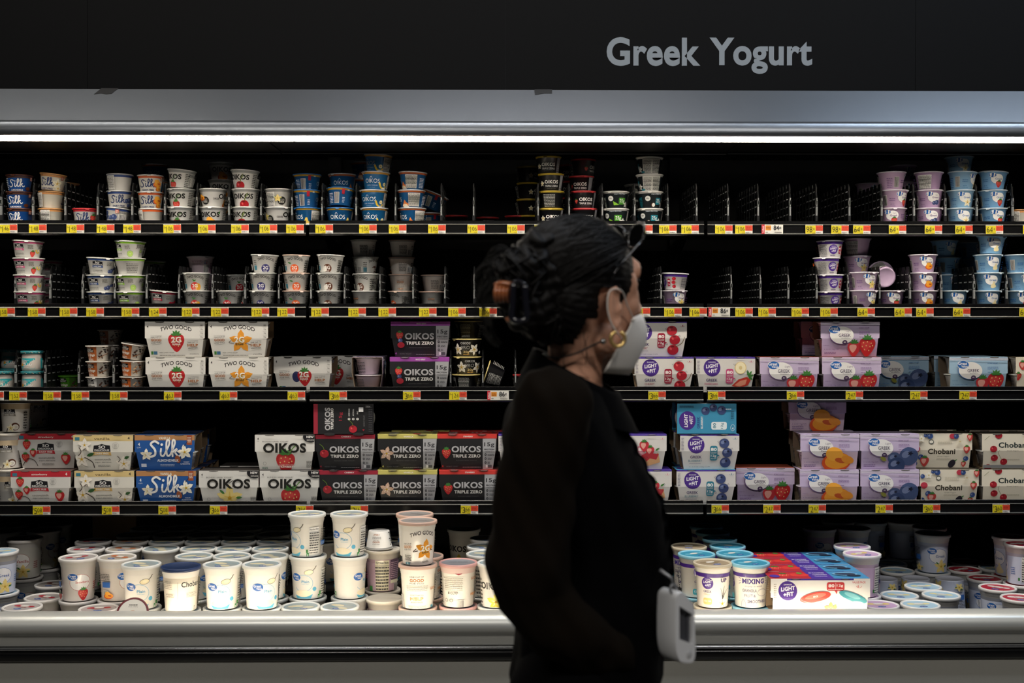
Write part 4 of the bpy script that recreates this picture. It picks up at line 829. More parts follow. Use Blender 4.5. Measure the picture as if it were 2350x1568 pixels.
# ---------------------------------------------------------------- price tags
TAGS = {}
def tag_mesh(price, white=False):
    if (price, white) in TAGS: return TAGS[(price, white)]
    w, h = (.066, .0285) if white else (.0535, .0285); W, Hh = w*1000, h*1000
    bm = bmesh.new(); slots = {'#d9d7cf': 0}; box(bm, -w/2, w/2, -.0004, .0004, 0, h)
    A = Art(); x0 = -W/2
    if not white:
        A.rect(x0, .6, x0+31, Hh-3, '#d9c81f'); A.fine(x0+1, Hh-2.4, W/2-8, Hh-.6, 1, '#55534a', .5); A.rect(x0+31, 9.5, W/2-.3, Hh-3, '#d9492f'); A.fine(x0+34, 12, W/2-4, Hh-6, 3, '#a02c1c', .4); A.rect(W/2-8, Hh-2.6, W/2-3, Hh-1.4, '#15151a')
        A.bars(x0+33, 3, W/2-5, 6.5); A.fine(x0+20, 1.8, x0+30, 4.6, 1, '#8a7a1a', .5)
        if price[-1] == 'c':
            A.text(price[:-1], x0+11.5, 13.5, 18, 17, '#1d1b14', -.008); A.text('c', x0+25.5, 15, 4.4, 5.5, '#1d1b14', 0); A.rect(x0+25.3, 11.4, x0+25.8, 18.8, '#1d1b14')
        else:
            a, b = price.split('.'); A.text('$', x0+3, 18, 3, 6.5, '#3a3620', -.01); (A.stroke([(x0+6.6, 16.5), (x0+9.6, 20.4), (x0+9.6, 3.6)], 1.35, '#1d1b14', 1) if a == '1' else A.text(a, x0+9.5, 12, 9, 18, '#1d1b14', -.008)); A.text(b, x0+21.5, 14.5, 13.5, 12.5, '#1d1b14', -.008)
    else:
        A.rect(x0, 0, x0+9.5, Hh, '#c22f3c'); A.text('Rollback', x0+4.8, 14, 22, 6, '#f0e6e4', .02, rot=-PI/2) if False else A.text('Rollback', x0+4.8, 14, 20, 5, '#f0e6e4', .02, rot=PI/2)
        A.rect(x0+12, 11, x0+29, Hh-3, '#d98a2f'); A.fine(x0+14, 14, x0+27, Hh-6, 2, '#8a4a14', .5); A.fine(x0+12, 4, x0+20, 8, 1, '#55534a'); A.fine(x0+40, 3, W/2-4, 8, 2, '#44423a')
        A.text(price[:-1], x0+45, 18.5, 17, 15, '#15151a', .015); A.text('c', x0+57, 18, 5, 6, '#15151a', .02); A.rect(x0+56.6, 14, x0+57.3, 22.5, '#15151a')
    A.lay(bm, lambda x, y, l: (x/1000, -.0004-l, y/1000), slots, dx=1e4, ymin=.05, ymax=Hh-.05)
    me = bpy.data.meshes.new('price_tag'); bm.to_mesh(me); bm.free()
    for c in sorted(slots, key=slots.get): me.materials.append(mat(c, .45))
    TAGS[(price, white)] = me; return me
# ================================================================ THE PLACE
XL, XR = -1.80, 1.858
SX = [-1.80, -.580, .639, 1.858]
Zs = [1.742, 1.486, 1.2265, .8785]             # shelf surfaces
ZT = [1.755, 1.501, 1.2455, .8955]             # top edge of each price rail
M_blk = mat('#0b0b0c', .32, name='black_enamel', bump=.15, bscale=60, spec=.4)
M_rail = mat('#0d0d0e', .22, name='black_rail_plastic', spec=.6)
M_ridge = mat('#66655f', .38, .3, name='rail_edge_glint')  # grey paints the lamp's highlight lines onto the ridges of the black rail
M_int = mat('#070708', .55, name='case_interior', bump=.2, bscale=40, spec=.25)
M_sil = mat('#8d9196', .30, .85, name='brushed_silver', bump=.12, bscale=2500, var=.05)
M_sil2 = mat('#c9cac5', .33, .4, name='bumper_silver', var=.03, bscale=900)
M_grey = mat('#a09f97', .6, name='grey_case_panel', bump=.4, bscale=700)
# floor, ceiling, far wall behind the viewer
fl = BB(-5, 5.2, -7, 1.2, -.05, 0); fo = obj('floor', fl, mat('#55534f', .3, name='polished_concrete', bump=.05, bscale=8, var=.1)); tag(fo, kind='structure')
tag(obj('ceiling', BB(-5, 5.2, -7, 1.2, 4.2, 4.25), mat('#5c5c5c', .8, name='painted_ceiling')), kind='structure')
tag(obj('wall_back', BB(-5, 5.2, .78, .85, 0, 4.2), mat('#1c1c1e', .8, name='dark_wall')), kind='structure')
for i, (x, y, c, p_) in enumerate(AISLE):
    r = empty('ceiling_lamp', (x, y, 3.94))
    tag(r, ('leftmost long fluorescent ceiling fitting over the aisle', 'middle long fluorescent ceiling fitting over the aisle', 'rightmost bluish fluorescent ceiling fitting over the aisle', 'left long ceiling fitting farther from the case', 'right long ceiling fitting farther from the case')[i], 'ceiling lamp', 'ceiling lamps over the aisle')
    bm = bmesh.new(); box(bm, -.78, .78, -.15, .15, .03, .08); box(bm, -.7, -.68, -.01, .01, .08, .26); box(bm, .68, .7, -.01, .01, .08, .26)
    obj('housing', bm, mat('#c9c9c6', .5), r)
    obj('diffuser', BB(-.75, .75, -.125, .125, .005, .03), mat('#ffffff', .5, emit=2.0, name='lamp_diffuser'), r)
# ---- the refrigerated case
case = empty('refrigerated_case', (0, .1, 0)); case.location = (0, 0, 0)
tag(case, 'long open refrigerated display case with silver canopy and silver front bumper', 'refrigerator')
bm = bmesh.new(); box(bm, XL, XR, .66, .70, .1, 2.10); box(bm, XL, XR, -.16, .66, 2.03, 2.08)
for x in SX[1:3]:
    box(bm, x-.022, x+.022, .60, .66, .5, 2.03)
obj('back_panel', bm, M_int, case)
for x0, x1 in ((XL-.05, XL), (XR, XR+.05)):
    bm = extrude_x([(-.30, 1.99), (-.13, 2.12), (.70, 2.12), (.70, 0), (-.40, 0), (-.44, .55), (-.42, .66), (-.30, .66), (-.05, .9), (-.05, 1.9)], x0, x1)
    obj('end_panel', bm, M_blk, case)
# canopy: sloping silver front rolled under at the bottom
pc = [(-.212, 2.1125), (-.290, 2.0100), (-.3000, 2.0050), (-.3060, 1.9930), (-.3085, 1.9830), (-.3085, 1.9740), (-.3060, 1.9680), (-.3000, 1.9662), (-.2860, 1.9660)]
pc = [pc[0]]+smoothpts(pc[1:], 3)
prof = pc+[(-.2860, 1.9675), (-.296, 1.983), (-.235, 2.06), (-.212, 2.100)]
for a, b in zip(SX, SX[1:]):
    pass
bm = extrude_x(prof, XL, XR); obj('canopy', bm, M_sil, case, smooth=True, ang=.45)
# soffit behind the lamp, each section its own sheet, with a thin bent lip at the back
for i, (a, b) in enumerate(((XL, -.66), (-.656, .70), (.704, XR))):
    dz = (-.001, 0, .001)[i]
    bm = BB(a, b, -.244, -.004, 1.9635+dz, 1.972+dz); box(bm, a, b, -.012, -.004, 1.9575+dz, 1.9635+dz)
    obj('soffit_sheet', bm, M_int, case)
    bm = BB(a, b, -.0125, -.011, 1.9565+dz, 1.9580+dz); obj('soffit_lip', bm, mat('#8f9095', .35, .6), case)
# fluorescent strip: three tubes in a channel under the canopy edge
for i, (a, b) in enumerate(((XL, -.5785), (-.5765, .6385), (.6405, XR))):
    lr = empty('canopy_lamp', ((a+b)/2, -.2625, 1.9655)); L = (b-a)/2
    tag(lr, ('white fluorescent strip under the canopy, left of the three', 'white fluorescent strip under the canopy, middle of the three', 'white fluorescent strip under the canopy, right of the three')[i], 'lamp', 'canopy light strips')
    bm = bmesh.new(); extrude_x([(-.0145, .009), (-.0145, -.0010), (-.010, -.0050), (-.002, -.0064), (.010, -.0060), (.0145, -.002), (.0145, .009)], -L, L, bm)
    obj('tube_lens', bm, mat('#fff4e4', .4, emit=TUBE_L, name='lit_tube'), lr)
    bm = bmesh.new(); box(bm, -L, L, -.0155, .0155, .0095, .0115); box(bm, L-.0014, L, -.0155, .0155, -.0070, .009); obj('end_cap', bm, mat('#8d8c88', .5), lr)
    bm = bmesh.new(); box(bm, -L, L, .0150, .0166, -.0075, .009); obj('reflector', bm, mat('#8f8f8c', .4, .6), lr)
# deck, bumper, front panel
obj('deck', BB(XL, XR, -.385, .66, .47, .4985), M_int, case)
bm = bmesh.new()
bp = smoothpts([(-.385, .650), (-.400, .6560), (-.425, .6560), (-.445, .6480), (-.456, .634), (-.458, .618), (-.450, .606), (-.438, .598)], 4)
bp = [(-.385, .645)]+bp+smoothpts([(-.434, .590), (-.432, .578), (-.430, .568)], 2)+[(-.385, .568)]
extrude_x(bp, XL, XR, bm); obj('bumper', bm, M_sil2, case, smooth=True, ang=.7)
bm = bmesh.new(); extrude_x(smoothpts([(-.431, .5665), (-.4385, .5650), (-.4400, .5615), (-.4385, .5580), (-.431, .5565)], 3), XL, XR, bm)
obj('chrome_bead', bm, mat('#c9ccd0', .18, .95, name='chrome_strip'), case, smooth=True)
bm = bmesh.new(); extrude_x(smoothpts([(-.431, .5560), (-.4400, .5540), (-.4430, .5460), (-.4420, .5330), (-.431, .5250)], 3), XL, XR, bm)
box(bm, XL, XR, -.431, -.385, .525, .568); obj('rub_strip', bm, M_rail, case, smooth=True, ang=.7)
obj('front_panel', BB(XL, XR, -.430, -.385, .12, .5245), M_grey, case)
obj('kick_plate', BB(XL, XR, -.36, -.33, 0, .12), M_blk, case)
obj('inner_lip', BB(XL, XR, -.385, -.380, .47, .648), M_blk, case)
# warm strip lamps fixed inside the front lip; they wash the fronts of the tubs
for i, (a, b) in enumerate(((150, 1120), (1545, 2010))):
    x0, x1 = PX(a, -.37), PX(b, -.37)
    rl = empty('rail_lamp', ((x0+x1)/2, -.374, .618)); L = (x1-x0)/2
    tag(rl, ('warm strip lamp hidden inside the front rail, left half', 'warm strip lamp hidden inside the front rail, right half')[i], 'lamp', 'strip lamps inside the front rail')
    obj('strip_lens', BB(-L, L, .000, .0040, -.007, .007), mat('#ffedd0', .4, emit=RAIL_L, name='warm_strip'), rl)
    obj('strip_base', BB(-L, L, -.0058, -.0003, -.009, .009), mat('#55534e', .5), rl)
# back vents seen under the lowest shelf
bm = BB(PX(208, .64), PX(308, .64), .645, .658, .62, .80)
obj('return_grille', bm, mat('#e8c28a', .5, name='speckled_steel', bump=.8, bscale=300), case)
# date sticker on the grey panel
s = P(1657, 1497, -.4315); W_ = .024
bm = bmesh.new(); box(bm, -W_, W_, -.0004, .0004, -.012, .012); sl = {'#8d8b72': 0}
A = Art(); A.rect(-24, 2, 24, 12, '#9a9a6a'); A.text('APR - 8', 0, 7, 36, 5.5, '#23231d', .01); A.text('20YTBE2 28', 0, -6, 32, 4, '#33332d', .01)
A.lay(bm, lambda x, y, l: (x/1000, -.0004-l, y/1000), sl, dx=1e4)
tag(obj('date_sticker', bm, [mat(c, .5) for c in sorted(sl, key=sl.get)], loc=(s.x, -.4306, s.z)), 'small worn date sticker on the grey panel below the bumper', 'sticker')
# ---- sign fascia over the canopy
YF = -.208
edges = [XL-.05, PX(205, YF), PX(1160, YF), PX(2097, YF), XR+.05]
for i, (a, b) in enumerate(zip(edges, edges[1:])):
    nm = 'fascia_panel' if i != 2 else 'sign_panel'
    r = empty(nm, ((a+b)/2, YF, 2.30))
    tag(r, ['black fascia panel above the canopy at the far left end', 'wide blank black fascia panel left of the aisle sign', 'black sign panel above the canopy with pale category lettering', 'narrow black fascia panel at the far right end'][i], 'sign' if i == 2 else 'panel', None if i == 2 else 'fascia panels over the canopy')
    h = (b-a)/2-.0005
    obj('board', BB(-h, h, 0, .02, -.187, .30), mat('#0e0e0f', .6, name='sign_black', spec=.15), r)
    if i == 2:
        sl = {}; bm = bmesh.new(); c0 = P(1392, 150, YF); c1 = P(1864, 88, YF); A = Art()
        x0 = (c0.x-(a+b)/2)*1000; x1 = (c1.x-(a+b)/2)*1000; zb = (P(1630, 169, YF).z-2.30)*1000; zt_ = (P(1630, 86, YF).z-2.30)*1000
        xm = x0+(x1-x0)*(1607-1392)/472; xy = x0+(x1-x0)*(1628-1392)/472; base = (P(1630, 152, YF).z-2.30)*1000
        A.text('Greek', (x0+xm)/2, (base+zt_)/2, xm-x0, zt_-base, '#b3bbc0', .03, res=5); A.text('Yogurt', (xy+x1)/2, (zb+zt_-1)/2, x1-xy, zt_-zb, '#b3bbc0', .03, res=5)
        A.lay(bm, lambda x, y, l: (x/1000, -.0008, y/1000), sl, dx=1e4)
        ret = bmesh.ops.extrude_face_region(bm, geom=bm.faces[:]); 
        bmesh.ops.translate(bm, vec=(0, .0008, 0), verts=[v for v in ret['geom'] if isinstance(v, bmesh.types.BMVert)])
        obj('lettering', bm, [mat('#a5adb3', .55)], r)
# tape scraps at the canopy's top edge
def scrap(px, pts, label, dz=0):
    bm = bmesh.new(); ref = P(px, 207, -.212)
    n = Vector((0, -.116, -.155)); u = Vector((0, -.078, -.113)).normalized(); nn = Vector((0, -.113, .078)).normalized()
    vs = [bm.verts.new(Vector((x*.00128, 0, 0))+u*(y*.0016)+nn*.0006) for x, y in pts]; bm.faces.new(vs)
    r = bmesh.ops.extrude_face_region(bm, geom=bm.faces[:]); bmesh.ops.translate(bm, vec=nn*.0008, verts=[v for v in r['geom'] if isinstance(v, bmesh.types.BMVert)])
    bmesh.ops.recalc_face_normals(bm, faces=bm.faces)
    tag(obj('tape_scrap', bm, mat('#0e0e10', .35), loc=(ref.x, -.2125, 2.1125)), label, 'tape', 'tape scraps on the canopy edge')
scrap(245, [(-12, -1), (27, -1), (20, 5), (14, 13), (2, 14), (-10, 12), (-25, 14), (-18, 6)], 'curled black tape scrap on canopy edge near the left end')
scrap(1247, [(-20, -1), (20, -1), (19, 9), (2, 9), (-8, 11), (-19, 13), (-20, 6)], 'dark grey tape scrap on canopy edge left of the sign lettering')
# ---- shelves
ROWN = ['top', 'second', 'third', 'fourth']; SECN = ['left', 'middle', 'right']
for i in range(4):
    for j in range(3):
        x0, x1 = SX[j]+.0055, SX[j+1]-.0055; zt = ZT[i]; z = Zs[i]
        if j == 2: zt -= .0005
        r = empty('display_shelf', ((x0+x1)/2, 0, z)); L = (x1-x0)/2
        tag(r, f'{ROWN[i]} black steel shelf of the {SECN[j]} case section', 'shelf', 'shelves of the display case')
        bm = bmesh.new(); box(bm, -L, L, .004, .52, -.010, 0); box(bm, -L, L, .004, .010, -.030, -.010)
        for sx in (-1, 1): extrude_x([(.42, -.010), (.52, -.010), (.655, -.02), (.655, -.10), (.56, -.06)], sx*L-.0025*(1+sx), sx*L+.0025*(1-sx), bm)
        obj('shelf_tray', bm, M_blk, r)
        d = zt-z
        pr = [(.0035, d-.002), (.0025, d), (.0, d), (-.0015, d-.0015), (-.0015, d-.0095), (-.0050, d-.0105), (-.0062, d-.0125), (-.0050, d-.0140), (-.0025, d-.0145), (-.0025, d-.0370), (-.0060, d-.0385), (-.0075, d-.0410), (-.0060, d-.0435), (-.0025, d-.0460), (.0035, d-.0460)]
        mi = [0]*14+[0]; mi[1] = 1; mi[5] = 1; mi[10] = 1; mi[11] = 0
        bm = bmesh.new(); extrude_x(pr, -L, L, bm, mis=mi)
        obj('price_rail', bm, [M_rail, M_ridge], r)
# ---- dividers
DVM = None
def divider_mesh():
    bm = bmesh.new(); T = .0011; H = .118; y0, dy = .026, .0078
    ncol = 42; rows = 15; dz = H/rows
    hole = lambda c, r: (c % 5 in (1, 2, 3)) and r % 3 == 1 and c < 40
    ys = [y0+i*dy for i in range(ncol+1)]; zs = [i*dz for i in range(rows+1)]
    sh = {}
    for s in (-1, 1):
        for i in range(ncol+1):
            for j in range(rows+1): sh[s, i, j] = bm.verts.new((s*T, ys[i], zs[j]))
    def q(a, mi=0):
        f = bm.faces.new(a); f.material_index = mi
    for i in range(ncol):
        for j in range(rows):
            k = ((i, j), (i+1, j), (i+1, j+1), (i, j+1))
            if hole(i, j):
                m = []
                for s in (-1, 1):    # small opening inside the cell
                    cy, cz = (ys[i]+ys[i+1])/2, (zs[j]+zs[j+1])/2
                    m.append([bm.verts.new((s*T*1.9, cy+a*.0013, cz+b*.0016)) for a, b in ((-1, -1), (1, -1), (1, 1), (-1, 1))])
                for s, mm in ((-1, m[0]), (1, m[1])):
                    for e in range(4):
                        q((sh[(s,)+k[e]], sh[(s,)+k[(e+1) % 4]], mm[(e+1) % 4], mm[e]), 0)
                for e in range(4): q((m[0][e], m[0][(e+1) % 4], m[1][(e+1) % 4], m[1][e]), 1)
            else:
                for s in (-1, 1): q([sh[(s,)+p] for p in k])
    for i in range(ncol):
        for j in (0, rows): q((sh[-1, i, j], sh[1, i, j], sh[1, i+1, j], sh[-1, i+1, j]))
    for j in range(rows):
        for i in (0, ncol): q((sh[-1, i, j], sh[1, i, j], sh[1, i, j+1], sh[-1, i, j+1]))
    # ribs and the raised crenellated top
    for c in range(0, 45, 5):
        y = y0+c*dy if c < 42 else None
        if y: box(bm, -.0022, .0022, y-.0008, y+.0008, 0, H+.004)
        if y and c < 40: box(bm, -.0016, .0016, y+.004, y+.028, H-.006, H+.012)
    bmesh.ops.recalc_face_normals(bm, faces=bm.faces)
    me = mesh_of(bm, 'divider_panel', [mat('#08090a', .45, name='black_divider_plastic', spec=.25), mat('#dcdedd', .3, name='lit_hole_edge', spec=.6)])  # pale hole edges: light caught by the black plastic, put into the colour
    b2 = bmesh.new()   # front post, wider foot, notched head
    for z0, z1, hw, yy in ((0, .006, .0085, .016), (.006, .014, .0055, .017), (.014, .030, .0035, .018)): box(b2, -hw, hw, yy, .026, z0, z1)
    box(b2, -.0021, .0021, .0165, .026, .030, .058, 1); box(b2, -.0018, .0018, .0165, .026, .060, .085, 1); box(b2, -.0024, .0024, .0165, .026, .064, .076, 1)
    box(b2, -.0018, .0018, .018, .026, .058, .060); extrude_x([(.0175, .085), (.026, .085), (.034, .112), (.029, .114)], -.0018, .0018, b2, 0); box(b2, -.0012, .0012, .0285, .034, .095, .105, 1)
    m2 = mesh_of(b2, 'front_post', [mat('#1b1c1e', .3, name='post_black'), mat('#8b8e8e', .3, name='post_edge_glint', spec=.6)])  # grey front strips paint in the specular line of the glossy black post
    return me, m2
DV = divider_mesh()
DIVX = [[5, 78, 152, 226, 305, 380, 453, 527, 600, 671, 740, 818, 908, 1013, 1087, 1235, 1306, 1382, 1456, 1532, 1598, 1670, 1739, 1812, 1873, 1948, 2022, 2096, 2168, 2240, 2322],
        [36, 116, 190, 264, 337, 411, 488, 563, 640, 714, 791, 872, 948, 1021, 1088, 1517, 1678, 1745, 1809, 1874, 1946, 2018, 2088, 2160, 2235, 2310],
        [35, 103, 180, 260, 1034, 1108, 1183]]
for i, xs in enumerate(DIVX):
    for n_, px in enumerate(xs):
        r = empty('shelf_divider', (PX(px, .02), .0, Zs[i]+.0005))
        link('divider_panel', DV[0], r); link('front_post', DV[1], r)
        tag(r, f'black perforated plastic shelf divider, {n_+1} of {len(xs)} from the left on the {ROWN[i]} shelf', 'shelf divider', f'dividers on the {ROWN[i]} shelf')
# ---- price tags
def c_(s, *xs): return [(s, x) for x in xs]
TG = [c_('1.46', 22)+c_('1.48', 89, 175, 244, 305)+c_('1.06', 397, 476, 552, 617, 678, 745, 845, 913, 1003, 1093, 1184, 1246)+c_('1.47', 1391, 1477)+c_('1.06', 1532, 1583, 1660, 1706)+[('84c*', 1771)]+c_('98c', 1867, 1926)+c_('64c', 1976, 2058, 2140, 2210, 2280, 2365),
      c_('1.58', 15, 85, 158, 219, 300)+[('1.24', 363)]+c_('1.22', 438, 505, 598, 657, 735, 820, 889, 982)+c_('1.06', 1049, 1120, 1472, 1544, 1602)+[('86c*', 1650)]+c_('1.06', 1707, 1760, 1836, 1902)+c_('64c', 1987, 2072, 2122, 2206, 2358),
      [('1.52', -12)]+c_('1.52', 41)+c_('1.58', 119, 184, 272)+c_('4.63', 396, 524, 680)+c_('3.66', 776, 945)+[('1.24', 1051), ('86c*', 1143), ('1.06', 1219)]+c_('3.66', 1508, 1645, 1826)+c_('2.47', 1961, 2109, 2222),
      c_('5.08', 93, 252, 382)+c_('3.66', 500)+c_('3.34', 698)+c_('3.66', 824, 1077, 1654)+c_('2.47', 1773, 1877, 2031)+c_('3.60', 2140, 2300)]
ORD = ['first', 'second', 'third', 'fourth', 'fifth', 'sixth', 'seventh', 'eighth', 'ninth', 'tenth', 'eleventh', 'twelfth', 'thirteenth', 'fourteenth', 'fifteenth', 'sixteenth', 'seventeenth', 'eighteenth', 'nineteenth', 'twentieth']
def ordn(n):
    if n <= 20: return ORD[n-1]
    t = {2: 'twenty', 3: 'thirty'}[n//10] if n < 40 else 'forty'
    return ({20: 'twentieth', 30: 'thirtieth'}[n] if n % 10 == 0 else t+'-'+ORD[n % 10-1])
for i, row in enumerate(TG):
    for n_, (s, px) in enumerate(row):
        wh = s[-1] == '*'; s = s.rstrip('*')
        o = link('price_tag', tag_mesh(s, wh), None, (PX(px, -.006), -.0083, ZT[i]-.0405), (math.radians(random.uniform(-1, 1)), math.radians(random.uniform(-.7, .7)), 0))
        say = s.replace('c', ' cents')
        tag(o, (f'white and red wide price tag reading {say}' if wh else f'yellow and red price tag reading {say}')+f', {ordn(n_+1)} from left, {ROWN[i]} shelf rail', 'price tag', f'price tags on the {ROWN[i]} shelf rail')
# ---------------------------------------------------------------- cups on shelves
DESC = dict(silk_blue=('blue almond dessert cup with white script', ''), silk_van=('cream vanilla cup with blue script', 'cream cup turned to small print'), silk_red=('white cup with red rim and blue script', ''), silk_berry=('white cup with navy rim and script', 'white cup with navy rim, nutrition side'),
    silk_peach=('white cup with orange rim and peach', 'white orange-rimmed cup, nutrition side'), ok_straw=('white cup, black lettering over strawberry', 'white strawberry cup, small-print side'), ok_cherry=('white cup, black lettering over cherry', 'white cherry cup, small-print side'),
    ok_peach=('white cup, black lettering over peach', 'white peach cup with black disc'), ok_van=('white vanilla cup, black lettering', 'white vanilla cup with black disc'), okb_yellow=('blue cup with yellow rim', 'blue yellow-rimmed cup, barcode side'),
    okb_banana=('blue cup with tan rim and banana', 'blue tan-rimmed cup, barcode side'), okb_orange=('blue cup with orange rim', 'blue orange-rimmed cup, nutrition side'), tz_yellow=('black cup with yellow rim', 'black yellow-rimmed cup, small-print side'), tz_red=('black cup with red rim', 'black red-rimmed cup, small-print side'),
    p25_lime=('black cup, white rim, green 25 mark', 'white nutrition side of lime protein cup'), p25_coco=('black cup, white rim, teal 25 mark', 'white nutrition side of coconut protein cup'), gvp_straw=('lilac cup with strawberry', 'lilac cup, nutrition side'), gvp_blue=('lilac cup with blueberries', 'lilac cup, nutrition side'),
    gvp_van=('lilac cup with vanilla flower', 'lilac cup, nutrition side'), gvp_peach=('lilac cup with peach slices', 'lilac cup, small-print side'), gvb_van=('light blue vanilla cup', 'light blue cup, barcode side'), gvb_straw=('light blue cup with strawberry', 'light blue cup, barcode side'), gvb_plain=('light blue plain yogurt cup', 'light blue plain cup, barcode side'),
    gvb_cherry=('light blue cup with cherry', 'light blue cup, barcode side'), tg_mango=('white cup with red mango disc', 'white cup, small-print side'), tg_straw=('white cup with strawberry disc', 'white strawberry cup, print side'), tg_blue=('white cup with navy disc', 'white cup, small-print side'), tg_orange=('white cup with orange disc', 'white cup, small-print side'),
    tg_coco=('white cup with brown disc', 'white cup, small-print side'), so_straw=('white pink-rimmed cup, black badge, strawberry', ''), so_blue=('white navy-rimmed cup, black badge', 'white navy-rimmed cup, print side'), so_lime=('white green-rimmed cup with lime', 'white green-rimmed cup, print side'), so_rasp=('white raspberry cup with black badge', ''),
    lf_cherry=('white purple-rimmed cherry cup', 'white purple-rimmed cup, nutrition side'), pro_van=('black bowl cup with vanilla flowers', 'black bowl cup, small-print side'), sq_brown=('brown and white square dessert pot', ''), sq_orange=('orange and white square dessert pot', ''), sq_white=('white square dessert pot', ''), sq_green=('green square dessert pot', ''), pink=('pale pink cup', 'pale pink cup, nutrition side'), jar=('glass jar with teal label', ''))
REC = []     # front stacks: (row, x, [(root, design, rot)])
def cup(d, x, y, z, rot=0, tilt=0, lean=0, flip=False, name=None, scale=1, group='single yogurt cups'):
    me, lm, H = CUPS[d]
    r = empty(name or ('yogurt_jar' if d == 'jar' else 'dessert_pot' if d[:2] == 'sq' else 'yogurt_cup'), (x, y, z))
    r.rotation_mode = 'ZYX'; R_ = math.radians
    r.rotation_euler = Matrix.Rotation(R_(rot), 3, 'Z').to_euler('ZYX')
    M_ = Matrix.Rotation(R_(lean), 3, 'Y') @ Matrix.Rotation(R_(tilt), 3, 'X') @ Matrix.Rotation(R_(rot), 3, 'Z')
    if flip: M_ = Matrix.Rotation(PI, 3, 'X') @ M_; r.location.z += H+.0012
    r.rotation_mode = 'XYZ'; r.rotation_euler = M_.to_euler('XYZ')
    if scale != 1: r.scale = (scale,)*3
    link('glass_jar' if d == 'jar' else 'cup_body', me, r); link('foil_lid', lm, r, (0, 0, H))
    tag(r, None, 'yogurt jar' if d == 'jar' else 'dessert pot' if d[:2] == 'sq' else 'yogurt cup', group)
    return r
def dsc(d, rot):
    f, b = DESC[d]; return b if b and abs((rot+180) % 360-180) > 50 else f
def stack(row, px, items, Y=.060, h0=0, where=None, dim=False, scale=1):
    """items bottom to top: (design, rot[, lean, dx_px, tilt, dy])"""
    z = Zs[row]+.0008+h0; out = []
    for it in items:
        d, rot = it[0], it[1]; lean, dx, tilt, dy = (list(it[2:])+[0, 0, 0, 0])[:4]; H = CUPS[d][2]
        rr = KIND['sq' if d[:2] == 'sq' else 'okb' if d[:3] == 'okb' else 'ok'][0]
        lift = abs(math.sin(math.radians(lean)))*rr+abs(math.sin(math.radians(tilt)))*rr
        x = PX(px+dx, Y+dy)
        rot2 = rot+math.degrees(math.atan2(x, 3.6))*.0
        o = cup(d, x, Y+dy, z+lift, rot2, tilt, lean, scale=scale, group='yogurt cups in the shelf stacks')
        out.append((o, d, rot)); z += (H+.0012)*scale+lift
    if where is None: REC.append((row, PX(px, Y), out))
    else:
        n = len(out)
        for k, (o, d, rot) in enumerate(out):
            pos = '' if n == 1 else (', top' if k == n-1 else ', bottom' if k == 0 else ', middle' if n == 3 else ', third from top' if (n-k) == 3 else ', second from top')
            o['label'] = ('dim ' if dim else '')+dsc(d, rot)+pos+' '+where; o['group'] = 'yogurt cups standing back in the shade' if dim else 'loose yogurt cups'
# top shelf
S = stack
S(0, 47, [('silk_blue', -3, 0, 2), ('silk_blue', 3), ('silk_blue', 13)])
S(0, 120, [('silk_van', 160), ('silk_van', 125, 2), ('silk_van', -4, 6, 1)])
S(0, 155, [('silk_van', 15), ('silk_van', 15), ('silk_van', 12)], .27, where='behind the second stack, top shelf', dim=True)
S(0, 198, [('silk_red', 10)])
S(0, 222, [('silk_van', 150, 8)], .17, where='tipped behind the red-rimmed cup', dim=True)
S(0, 272, [('silk_berry', -58, 6, -2), ('silk_berry', 14, 0, 5), ('silk_berry', 140, 0, 5)], .062)
S(0, 347, [('silk_peach', 120, 0, 3), ('silk_peach', 6), ('silk_peach', 6)])
S(0, 358, [('okb_orange', 10)]*4, .30, where='behind the peach cups, top shelf', dim=True)
S(0, 417, [('ok_straw', -6), ('ok_straw', -12), ('ok_straw', -30, 5, -1)])
S(0, 491, [('ok_peach', -2), ('ok_peach', 100, 0, -1)])
S(0, 510, [('ok_peach', 20)]*4, .30, where='behind the peach cups', dim=True)
S(0, 563, [('ok_cherry', -8, 0, 1), ('ok_cherry', 4, 0, 2), ('ok_cherry', -12, 3, -1)])
S(0, 641, [('ok_van', 88), ('ok_van', 150, 0, 0)])
S(0, 704, [('okb_yellow', -42, 0, 2), ('okb_yellow', 106), ('okb_yellow', 108, 0, 2, 0, .05)])
S(0, 782, [('okb_yellow', 5, 0, -2), ('okb_yellow', 108, 2, -1, -6), ('okb_orange', 8, 0, 4, 0, .08)])
S(0, 859, [('okb_banana', -8, 0, 0), ('okb_banana', -10, 0, -2), ('okb_banana', -3, 2, 3), ('okb_banana', -38, 3, 8, 0, .02)])
S(0, 836, [('okb_orange', -60)]*4, .24, where='behind the tall banana stack', dim=True)
S(0, 944, [('okb_orange', -52, 0, 2), ('okb_orange', -78, 0, 0), ('okb_orange', -100, 2, 3)])
S(0, 985, [('okb_orange', 120), ('okb_orange', 100, 22, 2)], .23, where='tilted behind the orange-rimmed stack', dim=True)
S(0, 1118, [('tz_red', 150)], .37, where='far back left of the black cup stacks', dim=True)
S(0, 1186, [('tz_red', -20)], .31, where='low at the back, nearest the black stacks', dim=True)
S(0, 1046, [('tz_red', 40)], .30, where='low at the back beside the blue cups', dim=True)
S(0, 1264, [('tz_yellow', 4, 0, -1), ('tz_yellow', 130, 0, 1), ('tz_yellow', -6), ('tz_yellow', -8, 0, -6)])
S(0, 1213, [('tz_yellow', 60)]*4, .30, where='left behind the yellow-rimmed black stack', dim=True)
S(0, 1336, [('tz_red', 0, 0, 5), ('tz_red', 5, 0, 2), ('tz_red', -18, 0, -2, 0, .06), ('tz_red', 60, 0, 2, 0, .06)])
S(0, 1306, [('tz_red', -10)]*4, .26, where='left behind the red-rimmed black stack', dim=True)
S(0, 1412, [('p25_lime', -14, 0, 0), ('p25_lime', 8)])
